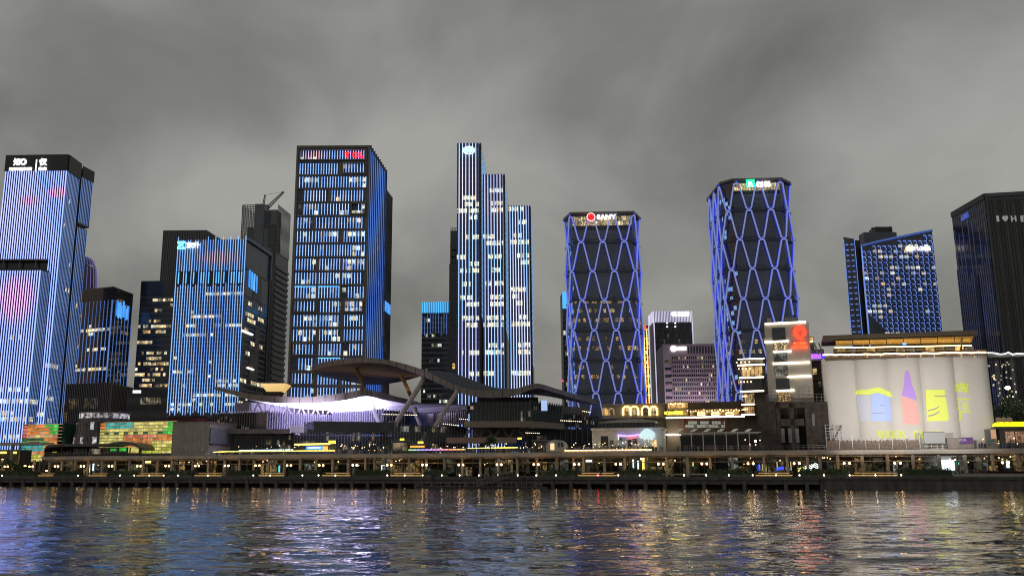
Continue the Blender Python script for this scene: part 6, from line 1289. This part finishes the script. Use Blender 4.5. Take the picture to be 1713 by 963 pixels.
# ---- terraced bar block
t = qthing('terraced_bars', 'stack of warm lit bar terraces edged with white light bars beside the party tower', 'building', 1255, 27, TERR)
s = 27; pb(s + 3, s + 11, 1240, 602, 1279, 700, z0=TERR).build('wall', mat('brown_wall2', (.09, .08, .07), .8), t)
for i, (y0, y1, x0, x1, m) in enumerate(((601, 610, 1235, 1278, win_dim), (612, 631, 1238, 1277, win_warm), (634, 654, 1240, 1277, glass), (658, 676, 1242, 1264, win_warm), (680, 693, 1242, 1264, win_warm))):
    pb(s + 2.6, s + 2.95, x0 + 3, y0, x1 - 2, y1 - 1).build('window', m, t); pb(s, s + 3, x0 - 2, y1 - .6, x1 + 1, y1 + 1.4).build('terrace_slab', concrete, t)
    pb(s - .3, s - .02, x0 - 1.5, y1 - 1.2, x1 + 1 if i < 3 else x0 + 20, y1 + .8).build('light_bar', line_white, t)
    for k in range(6): xx = x0 + 3 + (x1 - x0 - 5) * k / 5; pb(s + 2.4, s + 2.55, xx - .3, y0, xx + .3, y1 - 1).build('mullion', black_m, t)
    for k in range(4): inst('bulb', piece_mesh('bulb', .3, .3, .3, bulb_m), t, qp(qa(x0 + 8 + k * (x1 - x0 - 14) / 4, s + 1.5), s + 1.5, qz(x0 + 20, y0 + 4, s)), QR)
pb(s + .5, s + .7, 1234, 599, 1279, 600.4).build('light_bar', line_white, t)

# ---- dark ruin
t = qthing('brick_ruin', 'dark unlit brick shell with scaffolding at the foot of the party tower', 'ruin', 1325, 19, TERR)
s = 19; rm = mat('dark_brick', (.05, .038, .032), .9, noise=.5, nscale=.8, bump=.5)  # very dark mottled brick
for (x0, x1, y0, y1) in ((1266, 1296, 671, 756), (1297, 1304, 672, 756), (1320, 1327, 674, 756), (1345, 1384, 672, 756), (1297, 1345, 672, 682), (1304, 1345, 700, 712)): pb(s, s + 1.2, x0, y0, x1, y1, z0=TERR if y1 == 756 else None).build('brick_wall', rm, t)
pb(s + 4, s + 6, 1266, 676, 1384, 756, z0=TERR).build('back_wall', mat('dark_ruin_back', (.04, .034, .03), .9, noise=.4), t)
for k in range(14): pb(s - .5, s - .38, 1282 + k * 7.6, 659, 1282.5 + k * 7.6, 672).build('scaffold_pole', steel, t)
for y_ in (659, 664.5, 670): pb(s - .55, s - .42, 1281, y_, 1384, y_ + .5).build('scaffold_rail', steel, t)
for k in range(3): pb(s - .3, s - .05, 1306 + k * 12, 716, 1312 + k * 12, 740).build('opening_frame', darkwall, t)
pb(s - .2, s - .05, 1358, 692, 1362, 712).build('grey_pipe', greywall, t)
t = qthing('steel_stair', 'open steel stair landing with diagonal braces left of the white silos', 'stair', 1400, 18, TERR)
s = 18; b = MB()
for k in range(5): b.box(qa(1385, s), qa(1415, s), 0, .12, qz(1400, 710 + k * 5.4, s) - .05, qz(1400, 710 + k * 5.4, s) + .05, 0, qfr(s))
b.build('rail', steel, t); b = MB()
for k in range(5): x = 1386 + k * 7; b.box(qa(x, s), qa(x, s) + .14, .13, .27, RZ, qz(x, 709.6, s), 0, qfr(s))
b.build('post', steel, t); b = MB(); b.tube([qp(qa(1386, s), s + .4, RZ), qp(qa(1415, s), s + .4, qz(1415, 711, s))], .12, 5); b.tube([qp(qa(1386, s), s + .4, qz(1386, 722, s)), qp(qa(1415, s), s + .4, qz(1415, 711, s))], .1, 5); b.build('brace', steel, t)

# ---- white silos with the projected picture, roof pavilion
t = qthing('beer_silos', 'row of five joined white silos with a colourful projected beer picture', 'silo', 1520, 20, TERR)
s = 20; edges = [1374.5, 1427, 1479.5, 1537, 1594, 1650.5]; A_ = [qa(x, s, 597) for x in edges]; zt_ = qz(1512, 596, s)
silo_m = mat('silo_render', (.66, .63, .59), .85, noise=.05, nscale=.12, bump=.08)
def lobe(a):
    for i in range(5):
        if A_[i] <= a <= A_[i + 1]:
            x = (a - A_[i]) / (A_[i + 1] - A_[i]) * 2 - 1; return -1.25 * (1 - x ** 4 * .9)
    return 0
for i in range(5):
    pts = [qp(A_[i] + (A_[i + 1] - A_[i]) * k / 20, s + lobe(A_[i] + (A_[i + 1] - A_[i]) * min(max(k / 20, .001), .999))) for k in range(21)] + [qp(A_[i + 1], s + 9), qp(A_[i], s + 9)]
    b = MB(); b.prism(pts, TERR, zt_ + .0); o = b.build('silo', silo_m, t)
pb(s - 2.3, s + 9, 1380, 589.5, 1651, 597.5).build('roof_band', mat('brown_band', (.12, .085, .06), .7, noise=.3, nscale=1), t)
for k in range(60): x = 1382 + k * 4.5; pb(s - 2.45, s - 2.32, x, 592, x + 1.6, 597.5).build('band_slat', win_warm if k % 5 == 0 else mat('timber_slat', (.2, .13, .08), .7), t)
b = MB(); rnd = random.Random(9); b.tube([qp(qa(x, s - 2.7, 591), s - 2.7, qz(x, 595.5 - (x - 1378) * .016 + rnd.uniform(-.5, .7), s)) for x in [1376] + list(range(1384, 1653, 7))], .2, 5); b.build('string_light', mat('cream_string_light', (1, .85, .6), em=(1, .74, .42), es=3.2), t)
# pavilion on top
gold = mat('gold_panel', (.32, .2, .05), .35, .3, noise=.2, nscale=.3, em=(1, .6, .1), es=.06)
pb(s + 3, s + 8, 1395, 577, 1625, 590).build('pavilion_core', mat('pavilion_glass', (.06, .05, .03), .2), t)
b = MB(); fr_ = [(1377, 577), (1384, 568), (1637, 557.5), (1620, 576)]
z_ = lambda x, y: qz(x, y, s - 2)
pf = [qp(qa(1378, s - 2, 577), s - 2, z_(1378, 568)), qp(qa(1637, s - 2, 566), s - 2, z_(1637, 559))]
up = Vector((0, 0, 1.1)); bk_ = QN * 13
b.hexa([pf[0], pf[1], pf[1] + bk_, pf[0] + bk_, pf[0] + up, pf[1] + up, pf[1] + bk_ + up, pf[0] + bk_ + up]); b.build('pavilion_roof', mat('pavilion_roof2', (.1, .075, .05), .5), t)
for k in range(8):
    x0, x1 = 1398 + k * 28.5, 1398 + (k + 1) * 28.5 - 1; dy = -(x0 - 1400) * .035
    b = MB(); P = [(x0, 577 + dy * .5, s), (x1, 577 + dy * .5 - .5, s), (x1 + (4 if k == 7 else 0), 569 + dy, s - 1.8), (x0, 569.5 + dy, s - 1.8)]; q_ = [qp(qa(x, ss, y), ss, qz(x, y, ss)) for x, y, ss in P]
    b.hexa([q_[0], q_[1], q_[1] + QN * .2, q_[0] + QN * .2, q_[3], q_[2], q_[2] + QN * .2, q_[3] + QN * .2]); b.build('soffit_panel', gold, t)
b = MB(); b.tube([qp(qa(x, s - .6, 580), s - .6, qz(x, 581.5 - (x - 1400) * .018, s - .6)) for x in range(1396, 1630, 10)], .16, 4); b.build('string_light', line_warm, t)
for k in range(14): x = 1400 + k * 16.5; pb(s + 2.6, s + 2.9, x, 580, x + 14, 588).build('window', [win_warm, win_dim, glass][k % 3], t)
for x in (1384, 1392, 1628): b = MB(); b.tube([qp(qa(x, s), s, qz(x, 592, s)), qp(qa(x - 6 if x < 1500 else x + 6, s - 1.5), s - 1.5, qz(x, 574 if x < 1500 else 562, s))], .22, 5); b.build('roof_brace', darkwall, t)
pb(s - .2, s + .2, 1510, 572.5, 1516, 576).build('blue_lamp', mat('blue_lamp_light', (.1, .3, 1), em=(.08, .3, 1), es=3), t)
# the projected picture, as thin coloured films on the curved walls
def film(poly_px, m, name='picture_patch', off=.06, step=.35):
    P = [(qa(x, s - 1.9, y), qz(x, y, s - 1.9)) for x, y in poly_px]; a0 = min(p[0] for p in P); a1 = max(p[0] for p in P); n_ = max(2, int((a1 - a0) / step)); b = MB()
    def cut(a):
        ys = []
        for i in range(len(P)):
            p, q = P[i], P[(i + 1) % len(P)]
            if (p[0] <= a < q[0]) or (q[0] <= a < p[0]): ys.append(p[1] + (q[1] - p[1]) * (a - p[0]) / (q[0] - p[0]))
        return sorted(ys)
    for k in range(n_):
        x0, x1 = a0 + (a1 - a0) * k / n_ + 1e-4, a0 + (a1 - a0) * (k + 1) / n_ - 1e-4; c0, c1 = cut(x0), cut(x1)
        if len(c0) != len(c1): 
            c0 = c1 = cut((x0 + x1) / 2)
        for j in range(0, len(c0) - 1, 2): b.poly([qp(x0, s + lobe(x0) - off, c0[j]), qp(x1, s + lobe(x1) - off, c1[j]), qp(x1, s + lobe(x1) - off, c1[j + 1]), qp(x0, s + lobe(x0) - off, c0[j + 1])])
    return b.build(name, m, t)
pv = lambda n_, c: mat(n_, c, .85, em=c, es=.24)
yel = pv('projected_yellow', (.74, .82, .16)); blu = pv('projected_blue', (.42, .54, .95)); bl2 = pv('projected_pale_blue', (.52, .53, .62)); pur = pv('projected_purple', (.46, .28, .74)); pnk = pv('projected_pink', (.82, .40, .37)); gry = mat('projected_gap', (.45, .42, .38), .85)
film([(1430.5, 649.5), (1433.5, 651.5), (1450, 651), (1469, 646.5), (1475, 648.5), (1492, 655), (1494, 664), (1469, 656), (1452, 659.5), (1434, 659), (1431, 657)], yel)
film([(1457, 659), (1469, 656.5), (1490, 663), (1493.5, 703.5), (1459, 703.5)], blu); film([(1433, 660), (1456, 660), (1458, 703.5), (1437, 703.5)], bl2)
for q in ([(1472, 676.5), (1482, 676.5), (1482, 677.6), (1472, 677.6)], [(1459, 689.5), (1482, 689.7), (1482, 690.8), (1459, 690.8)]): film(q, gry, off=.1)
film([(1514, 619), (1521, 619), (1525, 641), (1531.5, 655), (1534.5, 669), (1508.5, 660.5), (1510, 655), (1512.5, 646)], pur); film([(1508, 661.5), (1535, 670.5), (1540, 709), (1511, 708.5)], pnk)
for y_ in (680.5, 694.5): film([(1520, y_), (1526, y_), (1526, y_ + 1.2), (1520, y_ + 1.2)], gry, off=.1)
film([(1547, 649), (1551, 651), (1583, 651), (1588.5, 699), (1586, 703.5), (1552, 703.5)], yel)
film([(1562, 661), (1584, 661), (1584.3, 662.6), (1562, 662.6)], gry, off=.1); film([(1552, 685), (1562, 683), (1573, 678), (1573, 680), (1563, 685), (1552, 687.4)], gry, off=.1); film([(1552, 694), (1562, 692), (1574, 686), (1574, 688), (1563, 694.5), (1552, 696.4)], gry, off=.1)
def filmtext(txt, px, py, wpx, hpx, m, sp=.01):
    me = text_mesh(txt, 4, m, ext=.01, bold=.015).copy(); a0 = qa(px, s - 1.9, py); z0 = qz(px, py, s - 1.9); k1 = wpx / FX * 232 / me['w']; k2 = hpx / FX * 225 / me['h']
    bm_ = bmesh.new(); bm_.from_mesh(me); bmesh.ops.subdivide_edges(bm_, edges=[e for e in bm_.edges if e.calc_length() > .3], cuts=5); bmesh.ops.triangulate(bm_, faces=bm_.faces); bm_.to_mesh(me); bm_.free()
    for v in me.vertices:
        a = a0 + v.co.x * k1; q = qp(a, s + lobe(a) - .2, z0 + v.co.z * k2); v.co = q - wl(t)
    o = bpy.data.objects.new('projected_lettering', me); COL.objects.link(o); o.parent = t
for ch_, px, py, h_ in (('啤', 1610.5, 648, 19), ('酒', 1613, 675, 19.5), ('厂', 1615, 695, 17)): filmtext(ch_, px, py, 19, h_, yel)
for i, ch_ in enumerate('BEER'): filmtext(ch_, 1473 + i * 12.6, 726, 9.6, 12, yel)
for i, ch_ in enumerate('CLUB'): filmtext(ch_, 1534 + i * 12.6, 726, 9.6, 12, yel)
# projector lights on the terrace that wash the silos
def spot_l(name, P, tgt, e, col, ang, blend=.6, rad=.3):
    ld = bpy.data.lights.new(name, 'SPOT'); ld.energy = e; ld.color = col; ld.spot_size = R(ang); ld.spot_blend = blend; ld.shadow_soft_size = rad; o = bpy.data.objects.new(name, ld); COL.objects.link(o); o.location = P
    o.rotation_euler = (Vector(tgt) - Vector(P)).to_track_quat('-Z', 'Y').to_euler(); return o
for px, e_ in ((1440, 9400), (1520, 9400), (1600, 9400)): spot_l('wall_wash_spot', qp(qa(px, 6), -6, 14), qp(qa(px, s), s, 24), e_, (1, .945, .885), 105)
spot_l('wall_wash_spot', qp(qa(1315, 8), 0, 11), qp(qa(1318, 24), 24, 34), 2400, (1, .92, .8), 80)  # added spot lights the party tower wall in place of its light bars
# things standing before the silos
t = qthing('site_hoarding', 'long brown slatted hoarding in front of the silos', 'fence', 1450, 15, TERR)
s2 = 14; z0_ = RZ; zt2 = qz(1450, 736, s2); a0, a1 = qa(1386, s2), qa(1543, s2); n_ = 70
for k in range(n_): inst('board', piece_mesh('board', (a1 - a0) / n_ * .86, .08, zt2 - z0_ + random.uniform(-.2, .25), mat('hoarding_board', (.16, .115, .09), .8, noise=.3, nscale=2)), t, qp(a0 + (a1 - a0) * (k + .5) / n_, s2, z0_), QR)
b = MB(); b.box(a0, a1, .02, .12, z0_ + .4, z0_ + .5, 0, qfr(s2)); b.box(a0, a1, .02, .12, zt2 - .6, zt2 - .5, 0, qfr(s2)); b.build('rail', darkwall, t)
for k in range(8): inst('post', piece_mesh('post', .12, .1, zt2 + 1.1 - z0_, steel), t, qp(a0 + (a1 - a0) * k / 7, s2 - .1, z0_), QR)
t = qthing('blank_screen', 'blank pale grey screen standing on legs before the silos', 'screen', 1562, 13.5, TERR)
pb(13.5, 13.8, 1545, 722.5, 1580, 741).build('screen', mat('grey_screen', (.32, .33, .34), .7), t); b = MB(); 
for y_, h_ in ((721.6, .8), (741.2, .8)): pb(13.4, 13.9, 1544.3, y_, 1580.7, y_ + h_, b)
b.build('frame', black_m, t)
for x in (1549, 1576): inst('leg', piece_mesh('leg', .15, .15, qz(x, 741.8, 13.6) - RZ, black_m), t, qp(qa(x, 13.6), 13.7, RZ), QR)
t = qthing('cargo_container', 'grey brown container with a violet poster on its side before the silos', 'container', 1605, 13, TERR)
pb(13, 16, 1584, 731.5, 1628, 748, z0=RZ).build('body', mat('container_wall', (.24, .2, .18), .7, noise=.2), t)
for k in range(22): pb(12.93, 12.99, 1584.5 + k * 2, 732, 1585.4 + k * 2, 747.5).build('corrugation', MATS['container_wall'], t)
pb(12.8, 12.92, 1604.5, 731, 1627, 742).build('poster', mat('violet_poster', (.12, .05, .2), .7, noise=.4, nscale=1.5), t)
me = text_mesh('SOUL', 1, mat('poster_print', (.6, .6, .65)), ext=.02); o = inst('poster_lettering', me, t, qp(qa(1616, 12.7), 12.75, qz(1616, 735, 12.7)), QR); o.scale = (1.7 / me['w'], 1, .6 / me['h'])
# restaurant with yellow arch sign at the right edge
t = qthing('arch_sign_restaurant', 'small restaurant under a yellow arch sign with three round plaques at the right edge', 'restaurant', 1690, 16, TERR)
s2 = 16; pb(s2 + 1, s2 + 8, 1668, 714, 1760, 756, z0=TERR).build('wall', mat('black_timber', (.05, .045, .04), .7), t); pb(s2 - .5, s2 + 8.5, 1663, 713, 1762, 716).build('eave', black_m, t)
b = MB(); out = [(1669, 713), (1670, 709), (1675, 706), (1682, 704.7), (1735, 704.7), (1742, 706), (1747, 709), (1748, 713)]; f_ = [qp(qa(x, s2), s2, qz(x, y, s2)) for x, y in out]; bk2 = [p_ + QN * .4 for p_ in f_]; b.poly(f_[::-1])
for i in range(len(f_) - 1): b.poly([f_[i], f_[i + 1], bk2[i + 1], bk2[i]])
b.build('arch_sign', mat('yellow_arch_light', (.9, .8, .02), em=(1, .90, .0), es=1.1), t)
for x in (1680, 1689.5, 1699): b = MB(); c_ = qp(qa(x, s2), s2, qz(x, 701.5, s2)); b.lathe([(.62, 0), (.62, .15)], n=16); me = b.mesh('plaque', mat('plaque_wood', (.3, .2, .13), .7, noise=.4, nscale=3)); [setattr(v, 'co', Vector((v.co.x, -v.co.z, v.co.y))) for v in me.vertices]; inst('plaque', me, t, c_, QR)
for x in (1681, 1698, 1715): pb(s2 + .8, s2 + .98, x, 721, x + 15, 740).build('window', litwin('orange_bar_light', (1, .5, .25), (.9, .55, .35), .45, 1.0, .45), t)
for k in range(12): pb(s2 + .7, s2 + .78, 1680 + k * 4.3, 720, 1680.5 + k * 4.3, 741).build('mullion', black_m, t)
t = qthing('booth', 'narrow timber booth with a warm panel between the silos and the arch sign', 'booth', 1659, 15, TERR)
pb(15, 17, 1649, 717, 1666, 752, z0=RZ).build('wall', mat('booth_wall', (.2, .17, .14), .8), t); pb(14.8, 14.98, 1657, 718, 1665.5, 733).build('panel', mat('warm_panel', (.5, .3, .2), em=(1, .55, .3), es=.25), t); pb(14.9, 15.0, 1650, 719, 1655.5, 745).build('door', darkwall, t); pb(14.6, 15.0, 1653, 735.5, 1663, 738).build('green_sign', mat('dark_green_sign', (.03, .12, .08), .6), t)
# terrace with jagged white lights further right
t = qthing('rooftop_terrace', 'high dark terrace with a jagged white light line beyond the silos', 'terrace', 1690, 34, TERR)
s2 = 40; pb(s2, s2 + 8, 1652, 590, 1760, 596).build('slab', concrete, t)
for x in (1664, 1690, 1712): pb(s2 + 1, s2 + 2, x, 596, x + 4, 740, z0=TERR).build('pillar', darkwall, t)
b = MB(); b.tube([qp(qa(x, s2 - .4, 590), s2 - .4, qz(x, y, s2)) for x, y in ((1652, 590), (1664, 590.5), (1672, 592.5), (1680, 592), (1687, 589.3), (1694, 593), (1700, 591.5), (1713, 592), (1740, 591))], .16, 5); b.build('string_light', mat('white_string_light', (1, 1, 1), em=(.9, .93, 1), es=2.4), t)
for k in range(40): inst('bulb', piece_mesh('bulb', .3, .3, .35, win_office), t, qp(qa(random.uniform(1672, 1718), s2 + .5), s2 + .5, qz(1690, random.uniform(606, 680), s2)), QR)
b = MB(); c_ = qp(qa(1702, 30), 30, qz(1702, 648, 30)); b.lathe([(.2, -.4), (.55, -.2), (.6, .1), (.3, .4)], c_, 12); o = b.build('stadium_floodlight', mat('floodlight_glow', (1, 1, .9), em=(1, .95, .78), es=25)); tag(o, 'very bright white floodlight among the dark trees at the right edge', 'lamp'); b = MB(); b.tube([c_ - Vector((0, 0, c_.z - TERR)), c_ - Vector((0, 0, .4))], .12, 5); b.build('pole', black_m, o)

# ---- trees
bark = mat('bark', (.07, .055, .045), .9, noise=.3, nscale=2)
tleaf = [mat('tree_leaf', (.05, .085, .035), .7, noise=.3, nscale=2), mat('tree_leaf_light', (.085, .12, .05), .7)]
def tree(px, s, h_, r_, n_, lab, z=TERR, seed=1):
    rnd = random.Random(seed); p = qp(qa(px, s), s, z); t = thing('broadleaf_tree', lab, 'tree', p); b = MB(); b.tube([p, p + Vector((.1, 0, h_ * .35)), p + Vector((-.15, .1, h_ * .7))], [.035 * h_, .028 * h_, .012 * h_], 7); cs = []
    for k in range(7):
        a = rnd.uniform(0, 6.28); l_ = r_ * rnd.uniform(.5, .95); st = p + Vector((0, 0, h_ * rnd.uniform(.3, .6))); en = st + Vector((math.cos(a) * l_, math.sin(a) * l_, h_ * rnd.uniform(.1, .35))); b.tube([st, st.lerp(en, .5) + Vector((0, 0, .2)), en], [.014 * h_, .01 * h_, .004 * h_], 5); cs.append((en, r_ * rnd.uniform(.35, .6)))
    cs.append((p + Vector((0, 0, h_ * .85)), r_ * .5)); b.build('trunk', bark, t); b = MB()
    def fn():
        c_, q = rnd.choice(cs); d = Vector((rnd.gauss(0, 1), rnd.gauss(0, 1), rnd.gauss(0, .8))).normalized(); return c_ + d * q * rnd.random() ** .4
    leafcloud(b, n_, fn, .13, .34, rnd); b.build('crown', tleaf, t)
tree(1672, 34, 12, 5, 2600, 'dark leafy tree behind the booth at the right end of the silos', seed=2); tree(1700, 36, 14, 6, 3200, 'tall dark tree behind the yellow arch sign', seed=3); tree(1728, 33, 13, 5, 1200, 'dark tree at the right edge beside the floodlight', seed=4)
tree(10, 8, 5.5, 2.6, 1500, 'low leafy tree under the left pergola at the left edge', DECK, 5); tree(31, 8, 4.0, 1.5, 900, 'small leafy tree between pergola and coloured cube', DECK, 6); tree(820, 13, 4.4, 1.9, 1100, 'small round tree on the terrace before the beige ledge', RZ, 7)
tree(52, 9, 2.8, 1.5, 700, 'short bushy tree before the coloured glass cube', DECK, 8)
# lit stalls under the pergola at the left
t = qthing('riverside_stall', 'warm lit riverside stall under the pergola at the left edge', 'stall', 30, 12, DECK)
pb(14, 20, -40, 752, 31, 795, z0=DECK).build('wall', MATS['shop_wall'], t); pb(13.7, 13.95, -20, 755, 10, 758).build('light_bar', line_gold, t); pb(13.7, 13.95, 18, 755, 27, 758).build('light_bar', line_gold, t)
for x0, x1, m in ((-10, 8, win_warm), (20, 29, shop_glow[0])): pb(13.6, 13.98, x0, 770, x1, 786).build('window', m, t)
for (x, y) in ((2, 767), (52, 787), (76, 786), (14, 790), (40, 778)): pb(11, 11.3, x, y, x + 3, y + 1.6).build('lamp_panel', line_warm, t)

# ================================================================ WATER
import numpy as np
WA = (.11, .034, .36); WS = .068
wm = bpy.data.materials.new('river_water'); wm.use_nodes = True; t_ = wm.node_tree; b_ = pr(wm)
b_.inputs['Base Color'].default_value = (.03, .03, .028, 1); b_.inputs['Metallic'].default_value = 0; b_.inputs['Roughness'].default_value = .04; b_.inputs['IOR'].default_value = 1.55
g = t_.nodes.new('ShaderNodeNewGeometry')
def wn(sc, stretch, det, rough=.55, dist=0.0):
    m = t_.nodes.new('ShaderNodeMapping'); m.inputs['Scale'].default_value = stretch; t_.links.new(g.outputs['Position'], m.inputs[0])
    n = t_.nodes.new('ShaderNodeTexNoise'); n.inputs['Scale'].default_value = sc; n.inputs['Detail'].default_value = det; n.inputs['Roughness'].default_value = rough; n.inputs['Distortion'].default_value = dist; t_.links.new(m.outputs[0], n.inputs[0]); return n.outputs[0]
def ma(op, a, b):
    m = t_.nodes.new('ShaderNodeMath'); m.operation = op
    for i, q in enumerate((a, b)):
        if isinstance(q, (int, float)): m.inputs[i].default_value = q
        else: t_.links.new(q, m.inputs[i])
    return m.outputs[0]
h1 = ma('MULTIPLY', wn(.7, (.5, 1, 1), 2, .5, .3), WA[0]); h2 = ma('MULTIPLY', wn(2.6, (.6, 1, 1), 2, .5, .4), WA[1]); h3 = ma('MULTIPLY', wn(.2, (.4, 1, 1), 2), WA[2])
patch = ma('ADD', ma('MULTIPLY', wn(.035, (.6, 1, 1), 1), 1.4), .3)
hh = ma('MULTIPLY', ma('ADD', ma('ADD', h1, h2), h3), patch)
bp = t_.nodes.new('ShaderNodeBump'); bp.inputs['Strength'].default_value = 1.0; bp.inputs['Distance'].default_value = 1.0; t_.links.new(hh, bp.inputs['Height']); t_.links.new(bp.outputs[0], b_.inputs['Normal'])
# near water: real wavelets on a fine grid that flattens out towards its border; beyond it the relief of the material goes on
X0, X1, Y0, Y1, ST = -78.0, 86.0, 20.0, 135.0, .25
xs = np.arange(X0, X1 + .001, ST); ys = np.arange(Y0, Y1 + .001, ST); nx, ny = len(xs), len(ys); XX, YY = np.meshgrid(xs, ys); rg = np.random.default_rng(4); H = np.zeros_like(XX)
for _ in range(70):
    lam = .75 * (7.0 / .75) ** rg.random(); th = rg.normal(0, .5); kk = 2 * np.pi / lam; amp = WS * lam / 2 / np.pi * math.sqrt(2 / 70.0) * (1.25 if lam < 2.5 else .8)
    H += amp * np.sin(kk * (math.cos(th) * YY + math.sin(th) * XX) + rg.random() * 6.28 + .8 * np.sin(XX * .11 + _) )
fade = np.clip(np.minimum(np.minimum((XX - X0) / 8, (X1 - XX) / 8), np.minimum((YY - Y0) / 3, (Y1 - YY) / 70)), 0, 1); H *= fade
V = np.stack([XX, YY, H], -1).reshape(-1, 3); idx = np.arange(nx * ny).reshape(ny, nx); Fq = np.stack([idx[:-1, :-1], idx[:-1, 1:], idx[1:, 1:], idx[1:, :-1]], -1).reshape(-1, 4)
me = bpy.data.meshes.new('river_water'); me.vertices.add(len(V)); me.vertices.foreach_set('co', V.astype(np.float32).ravel()); me.loops.add(Fq.size); me.loops.foreach_set('vertex_index', Fq.ravel().astype(np.int32)); me.polygons.add(len(Fq)); me.polygons.foreach_set('loop_start', (np.arange(len(Fq)) * 4).astype(np.int32)); me.polygons.foreach_set('use_smooth', np.ones(len(Fq), bool)); me.update(calc_edges=True)
me.materials.append(wm); o = bpy.data.objects.new('river_water', me); COL.objects.link(o); o['kind'] = 'structure'
b = MB(); A4 = [(-3000, -60), (3000, -60), (3000, 900), (-3000, 900)]; B4 = [(X0, Y0), (X1, Y0), (X1, Y1), (X0, Y1)]
for i in range(4): j = (i + 1) % 4; b.poly([(*A4[i], 0), (*A4[j], 0), (*B4[j], 0), (*B4[i], 0)])
far = b.build('far_river_water', wm, kind='structure')
